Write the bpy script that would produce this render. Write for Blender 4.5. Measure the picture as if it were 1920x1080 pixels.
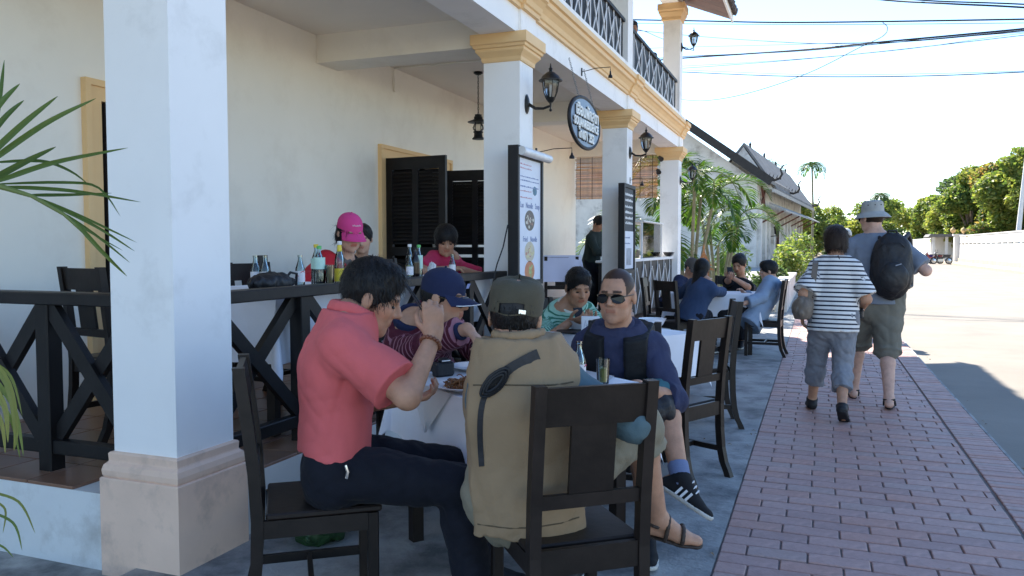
import bpy, bmesh, math, random
import numpy as np
from mathutils import Vector, Matrix, Euler
R = math.radians
random.seed(7)
scene = bpy.context.scene
C = scene.collection
for o in list(bpy.data.objects): bpy.data.objects.remove(o)

# ------------------------------------------------------------------ camera, sky, sun, exposure
cam_data = bpy.data.cameras.new('camera'); cam = bpy.data.objects.new('camera', cam_data); C.objects.link(cam)
cam.location = (0, 0, 1.42); cam.rotation_euler = (R(90 - 2.9005), 0, R(20.949))
cam_data.sensor_width = 36; cam_data.lens = 28.125; cam_data.clip_start = .05; cam_data.clip_end = 3000
scene.camera = cam
SUN_DIR = Vector((-3.45, 4.9, 6.05)).normalized()          # towards the sun
sun_el = math.asin(SUN_DIR.z); sun_az = math.atan2(SUN_DIR.x, SUN_DIR.y)
world = bpy.data.worlds.new('World'); scene.world = world; world.use_nodes = True
wn = world.node_tree.nodes; wl = world.node_tree.links
sky = wn.new('ShaderNodeTexSky'); sky.sky_type = 'NISHITA'; sky.sun_disc = False
sky.sun_elevation = sun_el; sky.sun_rotation = sun_az; sky.air_density = 1.0; sky.dust_density = .05; sky.ozone_density = 3.8
wl.new(sky.outputs[0], wn['Background'].inputs[0]); wn['Background'].inputs[1].default_value = .11
sl = bpy.data.lights.new('sun', 'SUN'); sl.energy = 4.6; sl.angle = R(.53); sl.color = (1, .93, .82)
sun = bpy.data.objects.new('sun', sl); C.objects.link(sun)
sun.rotation_euler = SUN_DIR.to_track_quat('Z', 'Y').to_euler()
vs = scene.view_settings; vs.view_transform = 'Standard'; vs.look = 'None'; vs.gamma = 1; vs.exposure = 1.76; vs.use_curve_mapping = False
scene.cycles.use_denoising = True
scene.cycles.max_bounces = 8; scene.cycles.diffuse_bounces = 6; scene.cycles.glossy_bounces = 3
scene.cycles.transmission_bounces = 6; scene.cycles.transparent_max_bounces = 12; scene.cycles.caustics_reflective = False; scene.cycles.caustics_refractive = False

# ------------------------------------------------------------------ materials
def lin(h):
    if isinstance(h, str):
        h = h.lstrip('#'); c = [int(h[i:i + 2], 16) / 255 for i in (0, 2, 4)]
        return tuple(x / 12.92 if x <= .04045 else ((x + .055) / 1.055) ** 2.4 for x in c)
    return tuple(h)
MATS = {}
def mat(name, col, rough=.6, amount=.12, scale=6., bump=0., bscale=None, metal=0., spec=.5, rnd=0., hue=0., alpha=1., trans=0., ior=1.45,
        stain=None, coords='Object', detail=5, sheen=0., sss=0., coat=0.):
    """procedural material: noise-varied colour, optional per-object variation, stains and bump"""
    if name in MATS: return MATS[name]
    m = bpy.data.materials.new(name); m.use_nodes = True; MATS[name] = m
    n = m.node_tree.nodes; l = m.node_tree.links; b = n['Principled BSDF']
    col = lin(col)
    tc = n.new('ShaderNodeTexCoord')
    nz = n.new('ShaderNodeTexNoise'); nz.inputs['Scale'].default_value = scale; nz.inputs['Detail'].default_value = detail; nz.inputs['Roughness'].default_value = .6
    l.new(tc.outputs[coords], nz.inputs['Vector'])
    rp = n.new('ShaderNodeValToRGB'); l.new(nz.outputs['Fac'], rp.inputs['Fac'])
    rp.color_ramp.elements[0].position = .28; rp.color_ramp.elements[1].position = .72
    rp.color_ramp.elements[0].color = tuple(c * (1 - amount) for c in col) + (1,)
    rp.color_ramp.elements[1].color = tuple(min(1, c * (1 + amount)) for c in col) + (1,)
    out = rp.outputs['Color']
    if stain:
        sc, scl, lo, hi, fac = stain
        n2 = n.new('ShaderNodeTexNoise'); n2.inputs['Scale'].default_value = scl; n2.inputs['Detail'].default_value = 8; n2.inputs['Roughness'].default_value = .68
        l.new(tc.outputs[coords], n2.inputs['Vector'])
        r2 = n.new('ShaderNodeMapRange'); r2.inputs['From Min'].default_value = lo; r2.inputs['From Max'].default_value = hi
        r2.inputs['To Max'].default_value = fac; l.new(n2.outputs['Fac'], r2.inputs['Value'])
        mx = n.new('ShaderNodeMix'); mx.data_type = 'RGBA'; l.new(r2.outputs[0], mx.inputs['Factor'])
        l.new(out, mx.inputs['A']); mx.inputs['B'].default_value = lin(sc) + (1,); out = mx.outputs['Result']
    if rnd or hue:
        oi = n.new('ShaderNodeObjectInfo'); hs = n.new('ShaderNodeHueSaturation')
        mr = n.new('ShaderNodeMapRange'); mr.inputs['To Min'].default_value = 1 - rnd; mr.inputs['To Max'].default_value = 1 + rnd
        l.new(oi.outputs['Random'], mr.inputs['Value']); l.new(mr.outputs[0], hs.inputs['Value'])
        if hue:
            mm = n.new('ShaderNodeMath'); mm.operation = 'MULTIPLY'; mm.inputs[1].default_value = 7.31; l.new(oi.outputs['Random'], mm.inputs[0])
            fr = n.new('ShaderNodeMath'); fr.operation = 'FRACT'; l.new(mm.outputs[0], fr.inputs[0])
            mh = n.new('ShaderNodeMapRange'); mh.inputs['To Min'].default_value = .5 - hue; mh.inputs['To Max'].default_value = .5 + hue
            l.new(fr.outputs[0], mh.inputs['Value']); l.new(mh.outputs[0], hs.inputs['Hue'])
        l.new(out, hs.inputs['Color']); out = hs.outputs['Color']
    l.new(out, b.inputs['Base Color'])
    b.inputs['Roughness'].default_value = rough; b.inputs['Metallic'].default_value = metal
    b.inputs['Specular IOR Level'].default_value = spec; b.inputs['IOR'].default_value = ior
    b.inputs['Transmission Weight'].default_value = trans; b.inputs['Alpha'].default_value = alpha
    b.inputs['Coat Weight'].default_value = coat
    if sheen: b.inputs['Sheen Weight'].default_value = sheen
    if sss:
        b.inputs['Subsurface Weight'].default_value = sss; b.inputs['Subsurface Radius'].default_value = (.012, .005, .003)
    if bump:
        n3 = n.new('ShaderNodeTexNoise'); n3.inputs['Scale'].default_value = bscale or scale * 6; n3.inputs['Detail'].default_value = 4
        l.new(tc.outputs[coords], n3.inputs['Vector'])
        bp = n.new('ShaderNodeBump'); bp.inputs['Strength'].default_value = bump; bp.inputs['Distance'].default_value = .01
        l.new(n3.outputs['Fac'], bp.inputs['Height']); l.new(bp.outputs[0], b.inputs['Normal'])
    return m

def add_translucent(m, fac, gain=1.3):
    n = m.node_tree.nodes; l = m.node_tree.links; b = n['Principled BSDF']; t = n.new('ShaderNodeBsdfTranslucent'); h = n.new('ShaderNodeHueSaturation'); h.inputs['Value'].default_value = gain
    l.new(b.inputs['Base Color'].links[0].from_socket, h.inputs['Color']); l.new(h.outputs[0], t.inputs['Color']); x = n.new('ShaderNodeMixShader'); x.inputs[0].default_value = fac
    l.new(b.outputs[0], x.inputs[1]); l.new(t.outputs[0], x.inputs[2]); l.new(x.outputs[0], n['Material Output'].inputs['Surface']); return m
def thin_glass(name, tint=(.96, .98, .98), rough=.03, gloss=1.0):
    m = bpy.data.materials.new(name); m.use_nodes = True; MATS[name] = m; n = m.node_tree.nodes; l = m.node_tree.links; n.remove(n['Principled BSDF'])
    t = n.new('ShaderNodeBsdfTransparent'); t.inputs[0].default_value = lin(tint) + (1,); g_ = n.new('ShaderNodeBsdfGlossy'); g_.inputs['Roughness'].default_value = rough; g_.inputs[0].default_value = (gloss, gloss, gloss, 1)
    fr = n.new('ShaderNodeFresnel'); fr.inputs[0].default_value = 1.5; nz = n.new('ShaderNodeTexNoise'); nz.inputs['Scale'].default_value = 40; bp = n.new('ShaderNodeBump'); bp.inputs['Strength'].default_value = .08; l.new(nz.outputs['Fac'], bp.inputs['Height']); l.new(bp.outputs[0], g_.inputs['Normal'])
    mx = n.new('ShaderNodeMixShader'); l.new(fr.outputs[0], mx.inputs[0]); l.new(t.outputs[0], mx.inputs[1]); l.new(g_.outputs[0], mx.inputs[2]); l.new(mx.outputs[0], n['Material Output'].inputs['Surface']); return m
# ------------------------------------------------------------------ mesh building
def new_obj(name, me, parent=None):
    o = bpy.data.objects.new(name, me); C.objects.link(o)
    if parent is not None: o.parent = parent
    return o
def tag(o, label=None, cat=None, group=None, kind=None):
    if label: o['label'] = label
    if cat: o['category'] = cat
    if group: o['group'] = group
    if kind: o['kind'] = kind
    return o
def empty(name, loc=(0, 0, 0), rz=0., label=None, cat=None, group=None, parent=None):
    o = bpy.data.objects.new(name, None); C.objects.link(o); o.empty_display_size = .1
    o.location = loc; o.rotation_euler = (0, 0, rz)
    if parent is not None: o.parent = parent
    return tag(o, label, cat, group)
def wpos(o):
    p = Vector((0, 0, 0))
    while o is not None: p += Vector(o.location); o = o.parent
    return p
class MB:
    """collects simple solids, then links them as one mesh"""
    def __init__(s): s.v = []; s.f = []; s.sm = []
    def add(s, vs, fs, smooth=False):
        k = len(s.v); s.v += [tuple(v) for v in vs]; s.f += [tuple(i + k for i in f) for f in fs]; s.sm += [smooth] * len(fs); return s
    def box(s, x0, x1, y0, y1, z0, z1):
        return s.add([(x0, y0, z0), (x1, y0, z0), (x1, y1, z0), (x0, y1, z0), (x0, y0, z1), (x1, y0, z1), (x1, y1, z1), (x0, y1, z1)],
                     [(0, 3, 2, 1), (4, 5, 6, 7), (0, 1, 5, 4), (1, 2, 6, 5), (2, 3, 7, 6), (3, 0, 4, 7)])
    def bbox(s, x0, x1, y0, y1, z0, z1, b=.005):
        """box with chamfered edges"""
        bm = bmesh.new(); bmesh.ops.create_cube(bm, size=1)
        for v in bm.verts: v.co = Vector(((x0 + x1) / 2 + v.co.x * (x1 - x0), (y0 + y1) / 2 + v.co.y * (y1 - y0), (z0 + z1) / 2 + v.co.z * (z1 - z0)))
        bmesh.ops.bevel(bm, geom=list(bm.edges), offset=b, segments=1, affect='EDGES')
        bm.verts.index_update(); s.add([v.co for v in bm.verts], [[v.index for v in f.verts] for f in bm.faces]); bm.free(); return s
    def bar(s, a, b, w, h, up=(0, 0, 1), w2=None, h2=None, ch=0.):
        """rectangular bar from a to b, w across, h along up"""
        a = Vector(a); b = Vector(b); d = (b - a).normalized(); u = Vector(up)
        sd = d.cross(u)
        if sd.length < 1e-4: sd = d.cross(Vector((1, 0, 0)))
        sd.normalize(); u = sd.cross(d); w2 = w2 or w; h2 = h2 or h
        def ring(p, w, h):
            if ch <= 0: return [p + sd * (i * w / 2) + u * (j * h / 2) for i, j in ((-1, -1), (1, -1), (1, 1), (-1, 1))]
            c = ch; return [p + sd * (i * w / 2 - ci * c) + u * (j * h / 2 - cj * c) for i, j, ci, cj in
                    ((-1, -1, -1, 0), (1, -1, 1, 0), (1, -1, 0, -1), (1, 1, 0, 1), (1, 1, 1, 0), (-1, 1, -1, 0), (-1, 1, 0, 1), (-1, -1, 0, -1))]
        r0 = ring(a, w, h); r1 = ring(b, w2, h2); n = len(r0)
        return s.add(r0 + r1, [tuple(range(n))[::-1], tuple(range(n, 2 * n))] + [(i, (i + 1) % n, n + (i + 1) % n, n + i) for i in range(n)])
    def tube(s, pts, r, n=8, cap=True):
        pts = [Vector(p) for p in pts]; rs = r if isinstance(r, (list, tuple)) else [r] * len(pts)
        vs = []; fs = []; prev = None
        for i, p in enumerate(pts):
            d = (pts[min(i + 1, len(pts) - 1)] - pts[max(i - 1, 0)]).normalized()
            if prev is None:
                a = d.cross(Vector((0, 0, 1)));  a = a if a.length > .05 else d.cross(Vector((1, 0, 0)))
            else: a = prev - d * prev.dot(d)
            a.normalize(); prev = a; b = d.cross(a)
            vs += [p + (a * math.cos(t) + b * math.sin(t)) * rs[i] for t in [2 * math.pi * k / n for k in range(n)]]
        for i in range(len(pts) - 1):
            fs += [(i * n + k, i * n + (k + 1) % n, (i + 1) * n + (k + 1) % n, (i + 1) * n + k) for k in range(n)]
        if cap: fs += [tuple(range(n))[::-1], tuple(range((len(pts) - 1) * n, len(pts) * n))]
        return s.add(vs, fs, True)
    def lathe(s, prof, c=(0, 0, 0), n=20, axis=None, cap=True):
        """prof: (radius, height) pairs"""
        c = Vector(c); vs = []; fs = []
        M = Vector(axis).to_track_quat('Z', 'Y').to_matrix() if axis is not None else Matrix.Identity(3)
        for r, z in prof: vs += [c + M @ Vector((r * math.cos(2 * math.pi * k / n), r * math.sin(2 * math.pi * k / n), z)) for k in range(n)]
        for i in range(len(prof) - 1): fs += [(i * n + k, i * n + (k + 1) % n, (i + 1) * n + (k + 1) % n, (i + 1) * n + k) for k in range(n)]
        if cap: fs += [tuple(range(n))[::-1], tuple(range((len(prof) - 1) * n, len(prof) * n))]
        return s.add(vs, fs, True)
    def prism(s, poly, d0, d1, ax='y'):
        """polygon of (u, w) extruded along an axis: ax 'y': u=x w=z; 'x': u=y w=z; 'z': u=x w=y"""
        f = {'y': lambda p, d: (p[0], d, p[1]), 'x': lambda p, d: (d, p[0], p[1]), 'z': lambda p, d: (p[0], p[1], d)}[ax]
        n = len(poly)
        return s.add([f(p, d0) for p in poly] + [f(p, d1) for p in poly],
                     [tuple(range(n)), tuple(range(n, 2 * n))[::-1]] + [((i + 1) % n, i, n + i, n + (i + 1) % n) for i in range(n)])
    def squares(s, rings, cx, cy):
        """stack of square rings (half size, z) round a vertical axis: column mouldings"""
        vs = []; fs = []
        for hx, z in rings: vs += [(cx - hx, cy - hx, z), (cx + hx, cy - hx, z), (cx + hx, cy + hx, z), (cx - hx, cy + hx, z)]
        for i in range(len(rings) - 1): fs += [(i * 4 + k, i * 4 + (k + 1) % 4, i * 4 + 4 + (k + 1) % 4, i * 4 + 4 + k) for k in range(4)]
        fs += [(3, 2, 1, 0), tuple(range(len(rings) * 4 - 4, len(rings) * 4))]
        return s.add(vs, fs)
    def ball(s, c, r, n=12, m=8):
        r = r if isinstance(r, (tuple, list)) else (r, r, r); vs = []; fs = []
        for i in range(m + 1):
            t = math.pi * i / m
            vs += [(c[0] + r[0] * math.sin(t) * math.cos(2 * math.pi * k / n), c[1] + r[1] * math.sin(t) * math.sin(2 * math.pi * k / n), c[2] - r[2] * math.cos(t)) for k in range(n)]
        for i in range(m): fs += [(i * n + k, i * n + (k + 1) % n, (i + 1) * n + (k + 1) % n, (i + 1) * n + k) for k in range(n)]
        return s.add(vs, fs, True)
    def move(s, M):
        s.v = [tuple(M @ Vector(v)) for v in s.v]; return s
    def mesh(s, name, m, off=None):
        me = bpy.data.meshes.new(name)
        vs = s.v if off is None else [(a - off[0], b - off[1], c - off[2]) for a, b, c in s.v]
        me.from_pydata(vs, [], s.f)
        if any(s.sm): me.polygons.foreach_set('use_smooth', s.sm)
        if any(s.sm) and not all(s.sm) or any(s.sm):
            try: me.set_sharp_from_angle(angle=R(42))
            except Exception: pass
        for x in (m if isinstance(m, (list, tuple)) else [m]): me.materials.append(x)
        me.update(); return me
    def build(s, name, m, parent=None, world=False):
        off = wpos(parent) if (world and parent is not None) else None
        return new_obj(name, s.mesh(name, m, off), parent)
def single(name, mb, m, label, cat, group=None, kind=None, loc=None):
    """a thing that is one mesh, its origin at loc"""
    o = new_obj(name, mb.mesh(name, m, loc)); 
    if loc is not None: o.location = loc
    return tag(o, label, cat, group, kind)
def copy_tree(o, parent=None):
    c = o.copy(); C.objects.link(c); c.parent = parent
    for ch in list(o.children): copy_tree(ch, c)
    return c
def np_obj(name, v, f, m, parent=None, smooth=True, off=None):
    """v (n,3) array, f (k,4) array"""
    me = bpy.data.meshes.new(name); v = np.asarray(v, np.float32)
    if off is not None: v = v - np.asarray(off, np.float32)
    f = np.asarray(f, np.int32); k = f.shape[1]
    me.vertices.add(len(v)); me.vertices.foreach_set('co', v.ravel())
    me.loops.add(f.size); me.loops.foreach_set('vertex_index', f.ravel())
    me.polygons.add(len(f)); me.polygons.foreach_set('loop_start', np.arange(0, f.size, k, dtype=np.int32))
    me.polygons.foreach_set('loop_total', np.full(len(f), k, np.int32))
    if smooth: me.polygons.foreach_set('use_smooth', np.ones(len(f), bool))
    me.update(calc_edges=True); me.validate()
    if m is not None: me.materials.append(m)
    return new_obj(name, me, parent)
def text_obj(body, size, m, parent, loc, rot, ext=.004, align='CENTER', name='lettering', sx=1., bold=0.):
    cu = bpy.data.curves.new(name, 'FONT'); cu.body = body; cu.size = size; cu.extrude = ext; cu.align_x = align; cu.align_y = 'CENTER'
    cu.materials.append(m); cu.resolution_u = 3; cu.offset = bold
    t = bpy.data.objects.new(name, cu); C.objects.link(t); bpy.context.view_layer.update()
    me = bpy.data.meshes.new_from_object(t.evaluated_get(bpy.context.evaluated_depsgraph_get())); bpy.data.objects.remove(t)
    o = new_obj(name, me, parent); o.location = loc; o.rotation_euler = rot; o.scale = (sx, 1, 1); return o
# ------------------------------------------------------------------ shared materials
M_wall = mat('cream_wall_paint', (.87, .84, .76), .75, .03, 1.3, bump=.04, bscale=60, stain=((.60, .54, .46), 1.4, .5, .75, .35))
M_col = mat('white_column_paint', (.87, .865, .85), .7, .03, 2., bump=.05, bscale=45, stain=((.48, .47, .45), 2.2, .54, .74, .42))
M_base = mat('salmon_base_paint', (.78, .56, .43), .75, .06, 3., bump=.12, bscale=30, stain=((.33, .25, .21), 4.5, .52, .74, .55))
M_cap = mat('ochre_trim_paint', (.80, .54, .27), .65, .05, 3., bump=.05, bscale=40, stain=((.5, .33, .18), 5, .6, .8, .35))
M_plinth = mat('plinth_whitewash', (.68, .70, .70), .8, .06, 2.2, bump=.1, bscale=28, stain=((.33, .31, .28), 2.6, .52, .72, .6))
M_dark = mat('black_stained_wood', (.013, .012, .013), .45, .35, 5., bump=.10, bscale=30, spec=.3, rnd=.25)
M_wood = mat('dark_brown_chair_wood', (.017, .012, .010), .42, .4, 7., bump=.08, bscale=35, spec=.35, rnd=.3)
M_black = mat('flat_black_paint', (.012, .012, .014), .6, .3, 6.)
M_iron = mat('black_iron', (.018, .018, .018), .42, .3, 20., metal=.3)
M_tile = mat('brown_floor_tile', (.21, .115, .075), .3, .18, 6., rnd=.18, hue=.01, bump=.03)
M_brown = mat('brown_soffit_board', (.19, .085, .055), .55, .2, 5., rnd=.2, bump=.08)
M_white = mat('white_gloss_paint', (.75, .75, .76), .45, .04, 4.)
M_conc = mat('apron_concrete', (.34, .335, .32), .8, .3, 2.4, bump=.5, bscale=45, stain=((.09, .095, .10), 2.6, .46, .66, .8), detail=9)
M_road = mat('dusty_road_asphalt', (.24, .215, .18), .9, .12, .7, bump=.3, bscale=40, stain=((.15, .14, .125), .9, .5, .75, .6))
M_earth = mat('dry_earth', (.20, .16, .11), .95, .25, .4, bump=.3, bscale=8)
M_mortar = mat('dark_mortar', (.20, .165, .15), .95, .3, 12., bump=.3, bscale=60)
BRICKS = [mat('clay_brick_%s' % w, c, .62, .22, 9., bump=.3, bscale=70, spec=.4, stain=((.17, .13, .125), 7., .5, .75, .6)) for w, c in
          (('mauve', (.44, .27, .235)), ('red', (.47, .265, .215)), ('rose', (.47, .29, .25)), ('grey', (.425, .285, .25)), ('dark', (.40, .245, .215)))]
M_glass = thin_glass('clear_glass', (.93, .96, .95))
M_cloth = mat('white_tablecloth', (.80, .80, .85), .85, .05, 4., bump=.12, bscale=14, sheen=.2)
M_cloth2 = mat('grey_overlay_cloth', (.60, .59, .60), .85, .06, 4., bump=.1, bscale=14)

# ------------------------------------------------------------------ ground, road, pavement
g = single('ground', MB().add([(-400, -60, -.14), (400, -60, -.14), (400, 900, -.14), (-400, 900, -.14)], [(0, 1, 2, 3)]), M_earth, 'dry earth beyond the street and the gardens', 'ground', kind='structure')
# road sheet, finely cut so it can sag a little
vs = []; fs = []; nx, ny = 10, 60
for j in range(ny + 1):
    for i in range(nx + 1):
        x = 1.24 + 9.6 * i / nx; y = -12 + 150 * (j / ny) ** 1.5
        vs.append((x, y, -.085 + .05 * math.sin(math.pi * i / nx)))
for j in range(ny):
    for i in range(nx): a = j * (nx + 1) + i; fs.append((a, a + 1, a + nx + 2, a + nx + 1))
road = single('road', MB().add(vs, fs, True), M_road, 'pale dusty asphalt road running away in full sun', 'road', kind='structure')
M_mark = mat('worn_road_paint', (.62, .60, .55), .8, .25, 3.)
for k in range(9):
    y0 = 14 + k * 7.
    MB().box(6.0, 6.12, y0, y0 + 2.6, -.038, -.0335).build('lane_marking', M_mark, road)
apron = single('pavement_apron', MB().box(-2.8, -.414, -6, 16.6, -.13, 0), M_conc, 'grey concrete strip under the tables', 'pavement', kind='structure')
MB().box(-14, -.414, 16.6, 60, -.13, -.01).build('pavement_slab', M_conc, apron)
MB().box(-9, -2.8, -6, 2.69, -.13, -.06).build('pavement_slab', M_conc, apron)
# brick pavement
PX0, PX1, BX1 = -.414, .978, 1.228
pave = single('brick_pavement', MB().box(PX0 + .001, BX1, -3, 45, -.12, -.012), M_mortar, 'red brick pavement with a soldier course along the road edge', 'pavement', kind='structure')
BL, BP = .268, .1245
rb = random.Random(3)
def brick_mesh(l, w, m):
    mb = MB(); mb.bbox(-l / 2, l / 2, -w / 2, w / 2, -.05, 0, .004); return mb.mesh('brick', m)
bm_full = [brick_mesh(BL - .008, BP - .009, m) for m in BRICKS]
bm_half = [brick_mesh(BL / 2 - .008, BP - .009, m) for m in BRICKS]
bm_side = [brick_mesh(BX1 - PX1 - .010, .0645 - .006, m) for m in BRICKS]
cells = []
row = 0; y = 2.6
while y < 44:
    x = PX0 + rb.uniform(-.01, .012); off = (row % 2) * BL / 2
    edges = [PX0 + .004]; xx = PX0 - BL / 2 + off + rb.uniform(-.012, .012)
    while xx < PX1 - .05:
        if xx > PX0 + .06: edges.append(xx)
        xx += BL
    edges.append(PX1 - .012)
    for a, b in zip(edges, edges[1:]): cells.append((y, (a + b) / 2, b - a - .008, BP - .009))
    y += BP; row += 1
y = 2.6
while y < 44: cells.append((y, (PX1 + BX1) / 2, BX1 - PX1 - .010, .0645 - .006)); y += .0645
cells.sort()
vis = [c for c in cells if c[0] > 3.35 and not (c[1] > .60 * c[0] * .62)]
pick = set(vis[:300]); rest = MB(); rest_mi = []
for c in cells:
    yy, xx, l, w = c; z = rb.uniform(-.003, .003); ang = rb.gauss(0, .008); mi = rb.choices(range(5), (5, 3, 4, 3, 2))[0]
    if c in pick:
        base = bm_side if w < .06 else (bm_half if l < .2 else bm_full); lb = (BX1 - PX1 - .010) if w < .06 else ((BL / 2 if l < .2 else BL) - .008)
        o = new_obj('brick', base[mi], pave); o.location = (xx, yy, z); o.rotation_euler = (rb.gauss(0, .006), rb.gauss(0, .004), ang); o.scale = (l / lb, 1, 1)
    elif yy < 3.35 or yy > 3:
        k = len(rest.f); rest.box(xx - l / 2, xx + l / 2, yy - w / 2, yy + w / 2, -.03, z); rest_mi += [mi] * 6
o = rest.build('brick_field', BRICKS, pave); o.data.polygons.foreach_set('material_index', rest_mi); tag(o, kind='stuff')
MB().box(BX1 + .001, BX1 + .02, -3, 45, -.14, -.006).build('kerb_edge', M_conc, pave)

# ------------------------------------------------------------------ the restaurant building
XC, XW = -2.6, -4.8
COLY = (2.70, 6.99, 11.41, 15.95); CW = .36; FZ = .31
bld = empty('restaurant_building', (-3.7, 2.7, 0), label='white two-storey colonnaded restaurant with ochre trim and a balcony', cat='building')
def bpart(name, mb, m, parent=bld): return mb.build(name, m, parent, world=True)
# plinth and floor
bpart('plinth', MB().box(XW, XC - .01, 2.80, 16.35, -.12, FZ - .014).box(XW, XC - .36, 2.69, 2.799, -.12, FZ - .014), M_plinth)
fl = bpart('terrace_floor', MB().box(XW, XC - .012, 6.86, 16.34, FZ - .0135, FZ), M_tile)
tile_me = MB().bbox(-.147, .147, -.147, .147, -.02, 0, .003).mesh('tile', M_tile)
for i in range(8):
    for j in range(14):
        if j == 0 and i < 2: continue
        t = new_obj('tile', tile_me, fl); t.location = Vector((XC - .165 - i * .3 + .0, 2.84 + j * .3, FZ)) - wpos(fl)
        if i == 7: t.scale.x = .3; t.location.x += .09
# back wall with two door openings (door in Y range, head height)
D1 = (4.31, 5.28, 2.46); D2 = (8.32, 9.98, 2.48)
w = MB(); x0, x1 = XW - .2, XW
w.box(x0, x1, .4, D1[0], 0, 3.75); w.box(x0, x1, D1[1], D2[0], 0, 3.75); w.box(x0, x1, D2[1], 16.3, 0, 3.75)
w.box(x0, x1, D1[0], D1[1], D1[2], 3.75); w.box(x0, x1, D2[0], D2[1], D2[2], 3.75)
bpart('wall', w, M_wall)
bpart('upper_wall', MB().box(-10, XW, .4, 16.3, 3.76, 7.1), M_wall)
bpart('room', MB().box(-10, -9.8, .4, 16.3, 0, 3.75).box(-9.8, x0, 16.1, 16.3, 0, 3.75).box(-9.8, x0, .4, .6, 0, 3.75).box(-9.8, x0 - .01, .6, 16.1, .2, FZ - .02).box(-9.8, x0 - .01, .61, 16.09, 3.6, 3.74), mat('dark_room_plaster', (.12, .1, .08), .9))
# ceiling, beams
bpart('ceiling', MB().box(XW + .001, XC - .17, .4, 16.3, 3.57, 3.74), mat('ceiling_paint', (.83, .78, .71), .8, .03, 1.5))
for y in COLY: bpart('beam', MB().box(XW + .002, XC - CW - .001, y - .012, y + CW + .012, 3.29, 3.575), M_wall)
bpart('front_beam', MB().box(XC - CW + .004, XC - .004, .4, 16.33, 3.383, 3.66).box(XC - .5, XC - .006, .4, 16.32, 3.661, 3.995), M_col)
prof = [(-.02, 3.60), (.03, 3.60), (.03, 3.635), (.045, 3.645), (.06, 3.69), (.095, 3.735), (.12, 3.75), (.12, 3.80), (.145, 3.81), (.145, 3.872), (-.02, 3.872)]
bpart('cornice', MB().prism([(XC + a, b) for a, b in prof], .4, 16.42, 'y'), M_cap)
bpart('curb', MB().prism([(XC - .1, 3.873), (XC + .075, 3.873), (XC + .075, 3.99), (XC - .1, 3.99)], .4, 16.3, 'y'), M_col)
for y in COLY[1:]:
    yc = y + CW / 2
    c = bpart('pilaster', MB().box(XC - .02, XC + .022, yc - .2, yc + .2, 3.384, 3.625), M_col)
    pr = [(a + .03 if a > 0 else a, b) for a, b in prof]
    bpart('cornice_block', MB().prism([(XC + a, b - (.001 if i in (1, 0) else -.003)) for i, (a, b) in enumerate(pr)], yc - .22, yc + .22, 'y'), M_cap)
for y in COLY:
    yc = y + CW / 2; xc = XC - CW / 2
    col = bpart('column', MB().box(xc - .18, xc + .18, yc - .18, yc + .18, -.02, 3.384), M_col)
    bb = .225
    bpart('column_base', MB().squares([(bb, -.12), (bb, .383), (bb - .004, .388), (bb - .012, .389), (bb - .008, .398), (bb - .006, .42), (bb - .012, .444), (bb - .026, .456), (bb - .028, .462), (bb - .026, .492), (bb - .032, .499), (.179, .501)], xc, yc), M_base, col)
    bpart('capital', MB().squares([(.179, 3.138), (.192, 3.142), (.196, 3.155), (.198, 3.18), (.212, 3.2), (.235, 3.225), (.24, 3.232), (.24, 3.255), (.256, 3.262), (.262, 3.285), (.278, 3.293), (.278, 3.386), (.17, 3.387)], xc, yc), M_cap, col)
    # upper column on the balcony
    if y > 7:
        uc = bpart('upper_column', MB().box(xc - .15, xc + .18, yc - .165, yc + .165, 3.99, 6.6), M_col)
        bpart('capital', MB().squares([(.179, 5.86), (.195, 5.87), (.195, 5.92), (.22, 5.96), (.24, 6.0), (.24, 6.03), (.262, 6.05), (.262, 6.17), (.17, 6.171)], xc + .01, yc), M_cap, uc)
# roof: slopes down to the street, brown boarded underside
SL = .42
def rz(x): return 5.93 + (-1.7 - x) * SL
rf = bpart('roof', MB().prism([(-1.7, rz(-1.7) + .02), (-1.7, rz(-1.7) + .1), (-7.4, rz(-7.4) + .1), (-7.4, rz(-7.4) + .02)], -1, 16.62, 'y').prism([(-13, rz(-7.4) - 2.1), (-13, rz(-7.4) - 2.2), (-7.4, rz(-7.4) + .02), (-7.4, rz(-7.4) + .1)], -1, 16.62, 'y'), mat('dark_roof_tile', (.10, .085, .08), .8, .3, 5))
nb = 26; bw = (16.6 - 7.0) / nb
me = MB().prism([(-1.72, rz(-1.72)), (-1.72, rz(-1.72) + .018), (-4.7, rz(-4.7) + .018), (-4.7, rz(-4.7))], 0, bw - .008, 'y').mesh('soffit_board', M_brown)
for k in range(nb):
    b = new_obj('soffit_board', me, rf); b.location = Vector((0, 7.0 + k * bw, 0)) - wpos(rf)
bpart('fascia_board', MB().prism([(-1.699, rz(-1.7) - .05), (-1.665, rz(-1.7) - .05), (-1.665, rz(-1.7) + .14), (-1.699, rz(-1.7) + .14)], -1, 16.66, 'y'), M_col, rf)
te = MB()
for k in range(40):
    te.tube([(-1.72, 12.6 + k * .1, rz(-1.7) + .15), (-1.56 - rb.uniform(0, .03), 12.6 + k * .1, rz(-1.56) + .14)], .048, 8)
tag(bpart('roof_tile_edge', te, MATS['dark_roof_tile'], rf), kind='stuff')
bpart('roof_beam', MB().box(XC - .34, XC - .02, 6.9, 16.3, 6.172, 6.34), M_col)
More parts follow.
